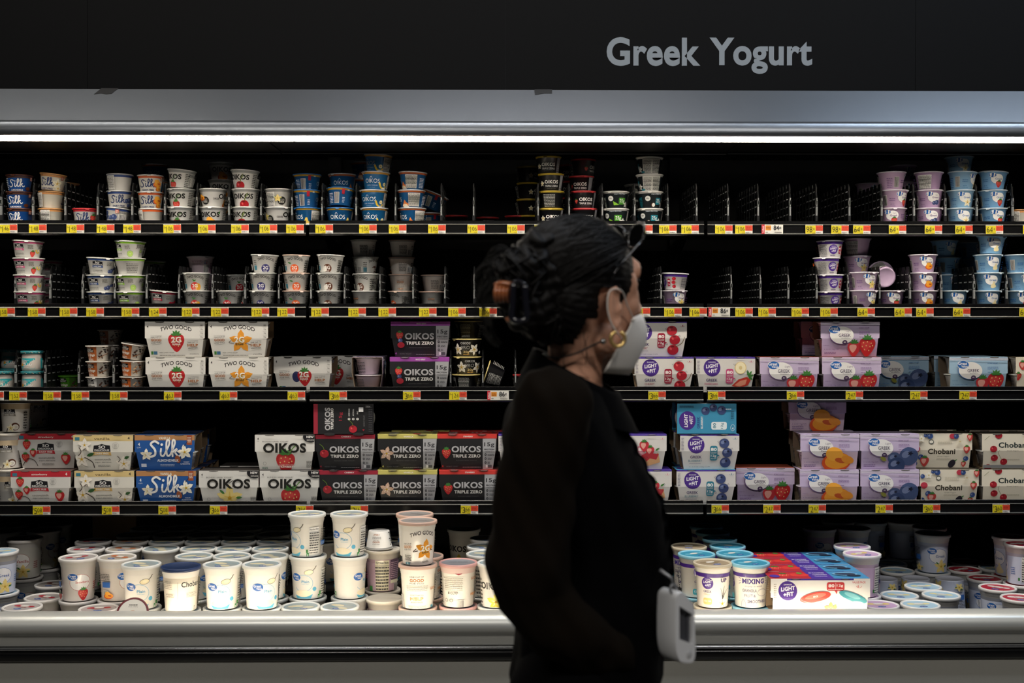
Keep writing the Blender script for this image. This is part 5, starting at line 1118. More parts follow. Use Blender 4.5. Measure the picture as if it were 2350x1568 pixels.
S(0, 1490, [('p25_coco', -4), ('p25_coco', 22), ('p25_coco', -112), ('p25_coco', -112, 1, -1)])
S(0, 1462, [('p25_coco', 20)]*3, .33, where='behind the teal-marked protein stack', dim=True)
S(0, 2046, [('gvp_straw', -20, 0, 0), ('gvp_straw', 28, 0, 4), ('gvp_straw', 96, 0, -2)])
S(0, 1992, [('gvp_van', 30)]*3, .36, where='far behind the first lilac stack', dim=True)
S(0, 2130, [('gvp_blue', -6, 0, 0), ('gvp_blue', 3), ('gvp_blue', 190, 0, -1)])
S(0, 2070, [('gvp_blue', 30)]*4, .33, where='behind between the two lilac stacks', dim=True)
S(0, 2203, [('gvb_van', -2, 0, -2), ('gvb_van', 0), ('gvb_van', 48, 2, 2), ('gvb_van', -2, 0, -4, 0, .06)])
S(0, 2276, [('gvb_straw', 6, 0, 0), ('gvb_straw', 3), ('gvb_straw', -4, 3, -1)])
S(0, 2340, [('silk_van', 120)], where='small and pale at the right end, top shelf')
# second shelf
S(1, 67, [('so_straw', 14, 0, 2), ('so_straw', 9, 0, 1), ('so_straw', 6), ('so_straw', 7, 3, -3)], .048)
S(1, 110, [('so_straw', 60)]*3, .22, where='behind the pink-rimmed stack', dim=True)
S(1, 235, [('so_blue', 8), ('so_blue', 6, 0, -1), ('so_blue', 24, 3, -1)], .062)
S(1, 300, [('so_lime', 12, 0, 0), ('so_lime', -8), ('so_lime', 150, 0, -1), ('so_lime', -20, 2, -1)], .055)
S(1, 347, [('so_lime', 60)]*3, .24, where='behind the green-rimmed lime stack', dim=True)
S(1, 375, [('so_rasp', 10, 5)])
S(1, 452, [('tg_mango', -4), ('tg_mango', 0, 0, -1)])
S(1, 461, [('pink', 30)]*3, .19, where='behind the two mango cups', dim=True)
S(1, 528, [('tg_straw', -10)])
S(1, 548, [('tg_straw', 10)]*2, .22, where='behind the lone strawberry cup', dim=True)
S(1, 603, [('tg_blue', -8), ('tg_blue', -4), ('tg_blue', 10, 2, 4)])
S(1, 680, [('tg_orange', 0), ('tg_orange', 4), ('tg_orange', -7, 1, 0)])
S(1, 757, [('tg_coco', -10), ('tg_coco', -6), ('tg_coco', -14, 2, 1)])
S(1, 838, [('tg_coco', 150, 0, 0), ('tg_coco', -36, 0, 3, 0, .04), ('tg_coco', 55, 0, 1, 0, .08), ('tg_coco', 115, 0, -3, 0, .09)], .075)
S(1, 922, [('tg_orange', -55, 0, 0, 0, .02), ('tg_orange', 190, 0, 0, 0, .1), ('tg_orange', 118, 0, 0, 0, .1), ('tg_orange', 118, 0, 1, 0, .1)], .08)
S(1, 992, [('tg_orange', 190), ('tg_orange', 115, 0, 4, 0, .06)], .16)
S(1, 1547, [('gvp_van', 26, 0, -2), ('lf_cherry', -80, 2, 1)])
S(1, 1905, [('lf_cherry', 14, 0, -1), ('lf_cherry', 3), ('lf_cherry', 18, 0, -9), ('lf_cherry', 2, 0, -1)], .055)
S(1, 1981, [('gvp_van', 32), ('gvp_van', 16, 0, 1)], .030)
S(1, 1966, [('gvp_van', 10)]*3+[('gvp_van', 185)], .140, where='behind the two vanilla flower cups', dim=True)
S(1, 2043, [('gvp_straw', 2)], .066)
S(1, 2117, [('gvp_peach', 0, 0, 2), ('gvp_peach', -4, 0, 2), ('gvp_peach', 2)])
S(1, 2188, [('gvb_plain', 2)])
S(1, 2172, [('gvb_plain', 20), ('gvb_plain', 30), ('gvb_plain', 50, 0, 0), ('gvb_plain', 20, 0, -6)], .23, where='behind the lone blue cup', dim=True)
S(1, 2225, [('gvb_plain', 40)]*4, .34, where='far back, right shelf half', dim=True)
S(1, 2266, [('gvb_plain', 8, 0, -2), ('gvb_plain', -10, 0, 2), ('gvb_plain', 6, 0, 0), ('gvb_plain', -6, 3, 6)])
S(1, 2340, [('gvb_cherry', 8, 0, -4), ('gvb_cherry', 14, 0, 2), ('gvb_cherry', 40, 0, -4)])
o = cup('gvp_van', PX(2032, .085), .085, Zs[1]+.099, 200, -80, 0, group='loose yogurt cups'); o['label'] = 'lilac cup lying on its side showing its pale round base'
# third shelf
S(2, 8, [('jar', 30)])
S(2, 73, [('jar', 0), ('jar', -3)])
S(2, 25, [('jar', 20)]*2, .26, where='dim behind the left teal jars', dim=False)
S(2, 163, [('sq_green', 5)], .14)
S(2, 227, [('sq_white', 0), ('sq_brown', 3), ('sq_brown', 0, 0, 0)])
S(2, 254, [('sq_brown', 0)]*4, .17, where='behind the brown pots', dim=True)
S(2, 304, [('sq_orange', 0, 1), ('sq_orange', 3, 2, 0), ('sq_brown', 2, 9, -1)])
S(2, 1071, [('pro_van', 200, 0, -2), ('pro_van', 8, 0, 2), ('pro_van', -8), ('pro_van', 195, 0, 4, 0, .06)], .060)
S(2, 1204, [('tz_red', 0, 0, 2)])
o = cup('pro_van', PX(1152, .07), .07, Zs[2]+.038, 200, 0, -72, group='loose yogurt cups'); o['label'] = 'black bowl cup toppled on its side beside the black cup stack'
# label the front stacks
for row in range(3):
    st = sorted([s for s in REC if s[0] == row], key=lambda s: s[1])
    for n_, (_, _, out) in enumerate(st):
        n = len(out)
        for k, (o, d, rot) in enumerate(out):
            pos = 'alone' if n == 1 else 'top' if k == n-1 else 'bottom' if k == 0 else 'middle' if n == 3 else ('third' if n-k == 3 else 'second')
            o['label'] = f'{dsc(d, rot)}, {pos} in {ordn(n_+1)} stack, {ROWN[row]} shelf' if n > 1 else f'{dsc(d, rot)}, alone, {ordn(n_+1)} from left, {ROWN[row]} shelf'
# ---------------------------------------------------------------- multipacks
PKD = dict(tgs='white four-pack with strawberry', tgv='white four-pack with vanilla flower', tgm='white four-pack with mixed berries', tzc='black four-pack, cherry', tzv='black four-pack, yellow vanilla band', tzs='black four-pack, red strawberry band', tzm='black four-pack, purple mixed berry band',
           oks='white four-pack, big black lettering, strawberry', okv='white four-pack, big black lettering, vanilla flower', lfc='white four-pack, purple disc, cherries', lfn='white four-pack, purple disc, banana', lfk='white four-pack with strawberry cheesecake', lfb='white four-pack, purple disc, blueberries',
           gps='lilac four-pack with strawberries', gpp='lilac four-pack with peach', gpb='lilac four-pack with blueberries', gbb='blue four-pack with blueberries', gbs='blue four-pack with strawberries', sos='red-banded strawberry coconutmilk four-pack', sov='cream-banded vanilla coconutmilk four-pack', silk='blue almondmilk four-pack with white script',
           chb='cream four-pack with mixed berries', chc='cream four-pack with cherries', chn='cream four-pack with banana', vp='value six-pack')
def pack(d, px, z, Y=None, rz=0, tip=False, label=None, wide=False, lean=0, group='yogurt four-packs'):
    me, ck = PK[d]; D = VD if wide else DH; hh = VH if wide else PH
    Yc = (.006+D) if Y is None else Y
    r = empty('yogurt_multipack', (PX(px, Yc-D*.9), Yc, z+.0006), math.radians(rz))
    if tip: r.rotation_euler = (PI/2, 0, math.radians(rz)); r.location.z += D; r.location.y = Yc+hh-D
    if lean: r.rotation_euler[1] = math.radians(lean)
    link('card_sleeve', me, r)
    cm, cl, ch = PCUP[ck]
    for sz in (.0012, .0540 if not wide else .049):
        for x in ((-.0455, .0455) if not wide else (-.088, 0, .088)):
            c = link('cup', cm, r, (x, 0, sz), (0, 0, random.uniform(-2, 2)), (1, 1, 1) if not wide else (.95, .95, .92))
            l = link('foil_lid', cl, c, (0, 0, ch-.0006))
    tag(r, (label or PKD[d]), 'yogurt multipack', group); return r
z3, z4 = Zs[2], Zs[3]; up = PH+.0016
def two(d, px, z, where, dx=0, rz=0, dyu=0, Y=None):
    pack(d, px, z, Y, rz, label=PKD[d]+', lower of two '+where)
    pack(d, px+dx, z+up, (Y or .006+DH)+dyu, rz, label=PKD[d]+', upper of two '+where)
two('tgs', 403, z3, 'on the third shelf', -1); two('tgv', 548, z3, 'on the third shelf', -1)
pack('tgm', 697, z3, .115, -4, label='white four-pack with mixed berries, angled, cups showing at its end')
pack('tgs', 768, z3, .225, 0, label='dim white four-pack edge behind the mixed berry four-pack')
o = pack('gpp', 846, z3, .105, 90, label='lilac four-pack turned endwise showing two stacked pink cups')
pack('tzm', 963, z3, label='black four-pack with bright purple mixed berry band, lower'); pack('tzm', 965, z3+up, .075, label='black four-pack with shaded purple band, upper of two')
pack('lfc', 1524, z3, label=PKD['lfc']+', lower of the two'); pack('lfc', 1508, z3+up, .062, label=PKD['lfc']+', upper and shaded')
pack('lfn', 1665, z3, label=PKD['lfn']+' and strawberry')
pack('gps', 1811, z3, label=PKD['gps']+', beside the banana four-pack'); pack('gps', 1954, z3, label=PKD['gps']+', below the upper one'); pack('gps', 1950, z3+up, .065, label=PKD['gps']+', upper one standing on another')
pack('gps', 1903, z3+up, .185, label='dim lilac four-pack peeking left behind the upper strawberry one')
pack('gbb', 2065, z3, .15, label='shaded blue four-pack with blueberries at the back')
pack('gbs', 2245, z3, .08, label=PKD['gbs']+' on the third shelf'); pack('gbs', 2208, z3, .19, label='dim blue four-pack end behind the blue strawberry four-pack')
pack('chn', 2398, z3, label=PKD['chn']+' at the right end')
# fourth shelf
pack('sos', 92, z4, label=PKD['sos']+', lower'); pack('sos', 107, z4+up, .10, label=PKD['sos']+', upper'); pack('sos', 160, z4+up, .21, label='dim red-banded four-pack behind the upper strawberry coconutmilk pack')
two('sov', 238, z4, 'beside the blue packs', -2); two('silk', 380, z4, 'on the fourth shelf', -3)
for k in range(2): pack('silk', 392+k*22, z4+up, .15+k*.10, label='dim blue almondmilk four-pack, '+('just' if k == 0 else 'second')+' behind the upper blue one'); pack('silk', 402+k*18, z4, .15+k*.10, label='dim blue almondmilk four-pack low at the back, '+('nearer' if k == 0 else 'farther')+' one')
pack('okv', 524, z4, label=PKD['okv']); pack('okv', 570, z4, .17, label='dim white four-pack showing only its top behind the vanilla flower pack')
pack('oks', 664, z4, label=PKD['oks']+', lower'); pack('oks', 653, z4+up, label=PKD['oks']+', upper')
pack('tzc', 799, z4, label=PKD['tzc']+', lower'); pack('tzc', 792, z4+up, .056, label=PKD['tzc']+', middle of three'); pack('tzc', 789, z4+2*up, .052, tip=True, label='black cherry four-pack tipped on its side atop the stack')
two('tzv', 935, z4, 'beside the cherry stack', 0, 0, .004); pack('tzv', 965, z4+up, .17, label='dim black vanilla four-pack behind the upper vanilla one')
two('tzs', 1076, z4, 'beside the vanilla ones', -4, 0, .006); pack('tzs', 1100, z4+up, .16, label='dim black strawberry four-pack behind the upper strawberry one')
pack('lfk', 1216, z4, label='white four-pack edge right of the lower red strawberry pack'); pack('lfk', 1212, z4+up, label='white four-pack edge right of the upper red strawberry pack')
pack('lfk', 1474, z4, label=PKD['lfk']+', lower'); pack('lfk', 1462, z4+up, label=PKD['lfk']+', upper')
pack('lfb', 1621, z4, label=PKD['lfb']+', lower'); pack('lfb', 1629, z4+up, label=PKD['lfb']+', middle of three'); pack('lfb', 1622, z4+2*up, .052, tip=True, label='bright blue four-pack tipped on its side atop the blueberry stack')
pack('lfb', 1615, z4, .17, label='dim blueberry four-pack behind the lower blueberry one'); pack('lfb', 1612, z4+up, .17, label='dim blueberry four-pack behind the middle blueberry one'); pack('lfb', 1608, z4+2*up, .19, tip=True, label='dim blue four-pack edge behind the tipped one')
pack('gps', 1757, z4, .100, label=PKD['gps']+', shaded, on the fourth shelf')
pack('gpp', 1904, z4, label=PKD['gpp']+', lower'); pack('gpp', 1905, z4+up, label=PKD['gpp']+', upper of the lit two')
pack('gpp', 1902, z4, .158, label='dim lilac four-pack behind the lower peach one'); pack('gpp', 1893, z4+up, .158, label='dim lilac four-pack behind the upper peach one')
pack('gpp', 1876, z4+2*up, .140, label='dim lilac peach four-pack topmost at the back')
pack('gpb', 2043, z4, label=PKD['gpb']+', lower'); pack('gpb', 2042, z4+up, label=PKD['gpb']+', upper')

pack('chb', 2180, z4, label=PKD['chb']+', lower'); pack('chb', 2165, z4+up, .075, -3, label=PKD['chb']+', upper and shaded'); pack('chb', 2130, z4+up, .19, label='dim cream four-pack behind the upper berry one'); pack('chb', 2185, z4, .18, label='dim cream four-pack behind the lower berry one')
pack('chc', 2322, z4, label=PKD['chc']+', lower'); pack('chc', 2322, z4+up, label=PKD['chc']+', upper'); pack('chc', 2292, z4+up, .16, label='dim cream four-pack end left behind the cherry ones')
# value packs on the deck
VP_Z = .625
for k in range(4):
    pack('vp', 1886, VP_Z, -.282+k*.0960, wide=True, label=('white value six-pack with red and teal lids, frontmost', 'value six-pack second from the front, red purple blue top', 'value six-pack third from the front, red purple blue top', 'rearmost value six-pack, red purple blue top')[k], group='value six-packs on the deck').location.x = PX(1886, -.33)
# ---------------------------------------------------------------- tubs
TZ_ = {1: .625, 2: .750, 3: .875}
TD = dict(plain='white plain yogurt tub with spoon print', straw='white strawberry yogurt tub', peach='white peach yogurt tub', vanilla='cream vanilla yogurt tub with flower', gpurple='lilac and white yogurt tub', gblue='pale blue vanilla flower tub', gred='pale blue tub with red lid', pinkback='pink tub turned to nutrition panel',
          tgvan='white vanilla tub with orange flower', tgback='white tub turned to slogan side', tgred='white tub with rose lid', chob='cream tub with navy foil lid', lfmix='white tub with mixing tips', lfup='white vanilla tub with tan lid', lfblue='white purple-banded tub, blue lid', okbig='white tub with big black lettering', black='black tub with small print', soyo='white coconut yogurt tub')
def tub(d, px, Y, layer, rot=0, where='', lid=None, flip=False, sc=1, z=None, lean=0, dim=False, group='large yogurt tubs in the deck', label=None, film=False):
    me, lk = TUBS[d]; zt = (TZ_[layer] if z is None else z+.125)
    r = empty('yogurt_tub', (PX(px, Y), Y, zt-.125+.0008), math.radians(rot))
    if flip: r.location.z = zt-.0006; r.rotation_euler = (PI, 0, math.radians(rot))
    if lean: r.rotation_euler[1] = math.radians(lean)
    if sc != 1: r.scale = (sc, sc, sc)
    link('tub_body', me, r); link('tub_lid', LIDS[lid or lk], r, (0, 0, .1240), (0, 0, math.radians(random.uniform(-40, 40)-rot)))
    tag(r, label or (TD[d]+(' ' if where[:1] != ',' else '')+where), 'yogurt tub', group); return r
KY = lambda k: -.225+.117*k
# front row and its neighbours, second layer
tub('plain', 321, KY(0)+.004, 2, 0, 'behind the small dark-rimmed cup'); tub('chob', 412, KY(-.25), 2, -12); tub('plain', 508, KY(0), 2, -3, 'right of the navy-lidded tub'); tub('plain', 599, KY(0), 2, 18, 'frontmost, second right of the navy-lidded one')
tub('straw', 176, KY(.88), 2, 24, 'in front at the left'); tub('peach', 265, KY(.9), 2, 62, 'beside the strawberry one')
tub('plain', 705, KY(1.06), 2, -16, ', middle of the left three-high stack'); tub('plain', 801, KY(1.06), 2, 62, ', middle of the right three-high stack')
tub('plain', 703, KY(1.06), 3, -58, ', top of the left three-high stack'); tub('plain', 800, KY(1.06), 3, -26, ', top of the right three-high stack')
tub('pinkback', 876, -.004, 2, 4, 'under the upside-down cup', lid='cream')
tub('tgback', 958, KY(0), 2, 0, 'below the orange flower tub'); tub('tgvan', 958, KY(0), 3, 10, 'atop the slogan tub'); tub('tgvan', 951, KY(.99), 3, 90, 'just behind the top one', label='white tub with salmon lid just behind the orange flower tub')
tub('tgback', 974, KY(.99), 2, 80, label='white tub half hidden behind the slogan tub'); tub('tgred', 1051, KY(.15), 2, -4, 'with red film tab')
tub('okbig', 1139, KY(.1), 2, -14, 'beside the person, in front'); tub('okbig', 1112, KY(1.2), 2, 30, 'second from the front beside the person'); tub('plain', 1112, KY(2.2), 2, 30, 'third from the front beside the person'); tub('plain', 1118, KY(3.3), 2, 30, 'fourth from the front beside the person')
tub('okbig', 1064, KY(4.8), 2, -32, 'dim at the back left of the person')
RW = {1: (443, 530, 617), 2: (194, 282, 366, 453, 533, 618), 3: (211, 297, 380, 463, 546, 628, 742), 4: (305, 388, 467, 547, 626, 706, 790), 5: (335, 413, 489, 565, 640, 716, 790)}
for k, xs in RW.items():
    for n_, px in enumerate(xs):
        d = 'plain'; lid = 'plain'
        if px < 240 and k < 4: d, lid = 'straw', 'straw'
        elif px < 310 and k < 4: d, lid = 'peach', 'peach'
        tub(d, px, KY(k)+random.uniform(-.003, .003), 2, random.uniform(-120, 120), lid=lid, label=f'white lidded tub, {ordn(k+1)} row back, {ordn(n_+1)} from left in the packed rows', group='packed rows of white tubs behind the front ones')
for px, k in ((885, 3), (905, 4.05), (872, 5.1)): tub('plain', px, KY(k), 2, 40, label=f'dim white lidded tub {({3: "nearest", 4.05: "second", 5.1: "farthest"})[k]} behind the pink nutrition tub')
# left end
tub('vanilla', 53, .185, 2, 2, 'standing on lids at the left'); tub('gblue', -6, -.03, 2, 30, 'cut by the left edge of the picture')
for px, Y, n_ in ((98, .33, 'just behind the vanilla flower tub'), (125, .447, 'farthest behind the vanilla flower tub'), (22, .43, 'far left, deep in the shade'), (4, .31, 'left of the vanilla flower tub')):
    tub('vanilla', px, Y, 2, 70, label='dim cream tub '+n_)
# right of the person
tub('lfmix', 1582, .024, 2, -30, 'partly hidden at the left', lid='tan'); tub('lfblue', 1600, -.095, 2, -4, 'showing the purple disc'); tub('lfup', 1637, -.222, 2, 8); tub('lfmix', 1724, -.222, 2, 0, 'facing front')
for k, (px, Y) in enumerate(((1688, -.088), (1671, .031), (1653, .148), (1637, .265), (1622, .382))): tub('lfmix', px, Y, 2, 50, label=f'blue-lidded tub, {ordn(k+1)} behind the front mixing tips tub')
tub('black', 1512, .37, 2, -14, 'dim beside the person')
tub('gpurple', 1981, -.097, 2, -64, 'turned to nutrition panel, in front'); tub('gpurple', 1958, .020, 2, 40, 'second behind the nutrition panel one')
tub('gpurple', 1883, .335, 2, 10, 'standing back behind the value packs'); tub('gblue', 1961, .335, 2, 60, 'dim, behind the purple lids'); tub('gblue', 1925, .47, 2, 60, label='dimmest white tub at the back behind the value packs')
tub('gblue', 2000, .46, 2, 110, label='dim white tub with barcode deep at the back'); tub('gblue', 2076, .46, 2, 100, label='dim tall tub with nutrition panel and blue block'); tub('gblue', 2136, .350, 2, 80, label='dim white tub just behind the vanilla flower tub with blue disc')
tub('gblue', 2144, .231, 2, 2, 'standing alone upright'); tub('gred', 2322, .172, 2, -80, label='pale tub with nutrition panel at the right end'); tub('gred', 2350, .052, 2, -120, label='pale red-lidded tub cut by the right edge')
# first layer seen over the rail
for px, Y, d, lid, w_ in ((46, -.212, 'straw', 'straw', 'frontmost at the left corner'), (96, -.095, 'straw', 'straw', 'left of the strawberry tub, at deck level'), (118, .080, 'vanilla', 'brown', 'behind, left of the strawberry tub'), (222, -.235, 'straw', 'straw', 'in front between the strawberry and peach tubs'),
                          (688, -.217, 'plain', 'plain', 'low in front of the left three-high stack'), (778, -.217, 'plain', 'plain', 'low in front of the right three-high stack'), (882, -.122, 'pinkback', 'cream', 'low in front of the pink nutrition tub'),
                          (2022, -.217, 'gpurple', 'purple', 'low beside the value packs'), (2116, -.217, 'gblue', 'bluevan', 'lowest, frontmost blue lid'), (2068, -.100, 'gblue', 'bluevan', 'second row, left blue lid'), (2164, -.098, 'gblue', 'bluevan', 'second row, right blue lid'), (2122, .015, 'gblue', 'bluevan', 'third row blue lid between the other two'),
                          (2294, -.004, 'gred', 'red', 'with its label facing front'), (2346, -.140, 'gred', 'red', 'frontmost in the right corner'), (2264, .128, 'gred', 'red', 'behind the labelled red-lidded one'), (2217, .262, 'gred', 'red', 'in shade'), (2222, .382, 'gred', 'red', 'deepest in shade'), (2290, .285, 'gblue', 'bluevan', 'dim beside the pale nutrition tub'), (2062, .245, 'gblue', 'bluevan', 'dim left of the upright flower tub'), (2046, .365, 'gblue', 'bluevan', 'dimmest left of the upright flower tub')):
    tub(d, px, Y, 1, 20 if d != 'gred' else -20, label={'straw': 'low strawberry tub lid ', 'vanilla': 'low cream tub lid ', 'plain': 'low white tub lid ', 'pinkback': 'low pink tub ', 'gpurple': 'low purple lid ', 'gblue': 'low blue-lidded tub, ', 'gred': 'low red-lidded tub '}[d]+w_, lid=lid, group='lower layer of tubs on the deck')
for px, Y, w_ in ((2031, .125, 'left'), (2105, .128, 'middle'), (2183, .122, 'right')): tub('gblue', px, Y, 1, 120, flip=True, label=f'upside-down pale tub, {w_} of the three', group='upside-down tubs')
# lower tubs that carry the front ones
n_ = 0
for px, Y, d, w_ in ((321, KY(0)+.004, 'plain', 'spoon print tub behind the dark-rimmed cup'), (412, KY(-.25), 'plain', 'navy-lidded tub'), (508, KY(0), 'plain', 'first plain front tub'), (599, KY(0), 'plain', 'second plain front tub'), (176, KY(.88), 'straw', 'front strawberry tub'), (265, KY(.9), 'peach', 'front peach tub'), (705, KY(1.06), 'plain', 'left three-high stack'), (801, KY(1.06), 'plain', 'right three-high stack'),
                     (876, -.004, 'pinkback', 'pink nutrition tub'), (958, KY(0), 'tgback', 'slogan tub'), (974, KY(.99), 'tgback', 'half hidden tub'), (1051, KY(.15), 'tgred', 'rose-lidded tub'), (1139, KY(.1), 'okbig', 'black lettered tub by the person'), (1112, KY(1.2), 'okbig', 'second black lettered tub'), (53, .185, 'vanilla', 'cream flower tub'), (-6, -.03, 'gblue', 'tub at the left edge'), (98, .33, 'vanilla', 'first dim cream tub'), (125, .447, 'vanilla', 'farthest dim cream tub'), (22, .43, 'vanilla', 'far left dim tub'), (4, .31, 'vanilla', 'dim tub left of the flower one'),
                     (1600, -.095, 'lfblue', 'purple disc tub'), (1637, -.222, 'lfup', 'tan-lidded tub'), (1724, -.222, 'lfmix', 'mixing tips tub'), (1688, -.088, 'lfmix', 'first blue-lidded tub'), (443, KY(1), 'plain', 'second row left tub'), (530, KY(1), 'plain', 'second row middle tub'), (617, KY(1), 'plain', 'second row right tub'),
                     (1981, -.097, 'gpurple', 'lilac nutrition tub'), (2076, .46, 'gblue', 'dim tall tub'), (2136, .350, 'gblue', 'dim tub behind the flower tub'), (2144, .231, 'gblue', 'upright blue flower tub'), (2322, .172, 'gred', 'right nutrition tub'), (2350, .052, 'gred', 'tub cut by the right edge'), (885, KY(3), 'plain', 'nearest dim tub behind the pink one'), (905, KY(4.05), 'plain', 'second dim tub behind the pink one'), (872, KY(5.1), 'plain', 'farthest dim tub behind the pink one')):
    tub(d, px, Y, 1, 30, label='lower tub carrying the '+w_, group='lower tubs carrying others')
# raised inner deck under the rear rows
def riser(a, b, y0, y1, z1, w_):
    xa, xb = PX(a, y0), PX(b, y0)
    tag(obj('deck_riser', BB(xa, xb, y0, y1, .4990, z1), M_int), 'black raised platform in the deck '+w_, 'platform', 'raised platforms in the deck')
riser(158, 800, -.040, .50, .6252, 'under the packed white tubs'); riser(925, 1180, -.04, .50, .6252, 'left of the person'); riser(1480, 1717, -.035, .50, .6252, 'under the blue-lidded tubs')
bmv = PX(1771, -.33); 
tag(obj('deck_riser', BB(bmv+.028, PX(1996, -.33), -.330, .50, .4990, .6250), M_int), 'black raised platform under the value packs', 'platform', 'raised platforms in the deck')
# odd cups in the deck
o = cup('tg_coco', PX(869, -.004), -.004, .7500, 20, flip=True, group='loose yogurt cups'); o['label'] = 'white cup upside down on the pink nutrition tub'
def a_bc(A, h): A.text('Chobani', 0, 24, 40, 9, '#2a1a18', .02); A.nutrition(60, 4, 90, h-4)
cup_proto('bc', 'ok', '#eae4d8', '#5a1f26', '#6a262c', a_bc); me, lm, H = CUPS['bc']
bl = bmesh.new(); bl.from_mesh(lm); sl = {'#6a262c': 0}; A = Art(); A.ell(0, 0, 39, 39, '#e9e4d8', n=34); A.text('black cherry', 0, 18, 26, 4, '#55504a'); A.fine(-12, 22, 12, 28, 1, '#55504a'); A.ell(0, -2, 12, 10, '#c98a5a').ell(0, -3, 8, 6, '#8a2a30'); A.text('Chobani', 0, -18, 36, 8, '#2a1a18', .02)
A.lay(bl, lambda x, y, l: (x/1000, y/1000, .0012+l), sl, dx=1e4); lm2 = bpy.data.meshes.new('foil_lid'); bl.to_mesh(lm2); bl.free()
for c in sorted(sl, key=sl.get): lm2.materials.append(mat(c, .4))
CUPS['bc'] = (me, lm2, H)
o = cup('bc', PX(312, -.32), -.318, .615, 0, 62, 0, group='loose yogurt cups'); o['label'] = 'small cup leaning back with maroon-rimmed lid facing out, by the bumper'
# big tubs on the left end of the fourth shelf
for k, (px, dz, Y) in enumerate(((22, 0, .075), (18, .1262, .075), (34, .2524, .085))):
    tub('soyo', px, Y, 1, 20-k*14, z=z4+dz*.885, sc=.885, label='white coconut yogurt tub, '+('bottom', 'middle', 'top')[k]+' of the three-high stack, far left', group='coconut yogurt tubs on the fourth shelf', lid='cream')
tub('soyo', 78, .24, 1, 40, sc=.885, z=z4+.2524*.885, label='dim coconut yogurt tub behind the top one', group='coconut yogurt tubs on the fourth shelf', lid='cream'); tub('soyo', 78, .24, 1, 40, sc=.885, z=z4+.1262*.885, label='dim coconut yogurt tub behind the middle one', group='coconut yogurt tubs on the fourth shelf', lid='cream'); tub('soyo', 78, .24, 1, 40, sc=.885, z=z4, label='dim coconut yogurt tub behind the bottom one', group='coconut yogurt tubs on the fourth shelf', lid='cream')
# ================================================================ THE PERSON (walks to the right, head turned to the shelves)
YP = -1.72
def W(px, py, dy=0.0): return P(px, py, YP+dy)
def blob(els, voxel, smooth=6, name='form'):
    """union of ellipsoids (centre, (rx,ry,rz), yaw) as one continuous skin"""
    bm = bmesh.new()
    for c, r, yw in els:
        bmesh.ops.create_icosphere(bm, subdivisions=3 if max(r) > .06 else 2, radius=1, matrix=Matrix.Translation(c) @ Matrix.Rotation(yw, 4, 'Z') @ Matrix.Diagonal((*r, 1)))
    me = bpy.data.meshes.new(name); bm.to_mesh(me); bm.free()
    o = bpy.data.objects.new(name, me); COL.objects.link(o)
    m = o.modifiers.new('r', 'REMESH'); m.mode = 'VOXEL'; m.voxel_size = voxel
    if smooth: s = o.modifiers.new('s', 'SMOOTH'); s.factor = .5; s.iterations = smooth
    dg = bpy.context.evaluated_depsgraph_get()
    out = bpy.data.meshes.new_from_object(o.evaluated_get(dg)); bpy.data.objects.remove(o); bpy.data.meshes.remove(me)
    for p in out.polygons: p.use_smooth = True
    return out
def chain(pts, yw=0, step=.35, asp=None):
    """ellipsoids strung along (point, radius) stations"""
    E = []
    for (a, ra), (b, rb) in zip(pts, pts[1:]):
        a, b = Vector(a), Vector(b); n = max(2, int((b-a).length/(min(ra, rb)*step))+1)
        for k in range(n):
            t = k/n; r = ra+(rb-ra)*t; E.append((a.lerp(b, t), (r, r, r) if not asp else (r*asp[0], r*asp[1], r*asp[2]), yw))
    a, r = pts[-1]; E.append((Vector(a), (r, r, r) if not asp else (r*asp[0], r*asp[1], r*asp[2]), yw))
    return E
def setmat(me, *ms):
    me.materials.clear()
    for m in ms: me.materials.append(m)
    return me
PSB = math.radians(-8)                       # torso heading
Fb = Vector((math.cos(PSB), math.sin(PSB), 0)); Rb = Vector((math.sin(PSB), -math.cos(PSB), 0))
PSH = math.radians(33)                       # head heading
Fh = Vector((math.cos(PSH), math.sin(PSH), 0)); Rh = Vector((math.sin(PSH), -math.cos(PSH), 0)); Zv = Vector((0, 0, 1))
S0 = W(1338, 650)
def H(d, s, z): return S0+Fh*d+Rh*s+Zv*z
TOR = [(850, 1298, .050, .058), (900, 1292, .073, .115), (950, 1294, .091, .152), (1000, 1299, .103, .163), (1080, 1328, .112, .163), (1150, 1349, .119, .155), (1250, 1364, .121, .146), (1330, 1369, .119, .148), (1400, 1360, .118, .158), (1480, 1351, .121, .168), (1545, 1347, .126, .175)]
def torso_els(shrink, lo=850, hi=1545, step=9):
    E = []; ys = [t[0] for t in TOR]
    for py in range(lo, hi+1, step):
        cx, a, b = (float(np.interp(py, ys, [t[k] for t in TOR])) for k in (1, 2, 3)); c = W(cx, py)
        E.append((c, (a-shrink, b-shrink, .022), PSB))
    return E
person = empty('person', (W(1345, 1400).x, YP, 0)); PO = person.location.copy()
tag(person, 'person in black sheer-sleeved shirt walking right, white mask, gold hoop earring, dark pinned-up hair', 'person')
def pchild(name, me_or_bm, mats, parent=None, smooth=True):
    if isinstance(me_or_bm, bmesh.types.BMesh): me = mesh_of(me_or_bm, name, mats, smooth)
    else: me = setmat(me_or_bm, *mats); me.name = name
    base = person.location.copy() if parent is None else parent.matrix_world.translation
    me.transform(Matrix.Translation(-PO)); 
    return link(name, me, parent or person)
SKIN = mat('#c8957a', .48, name='skin', sss=.15, bump=.1, bscale=600)
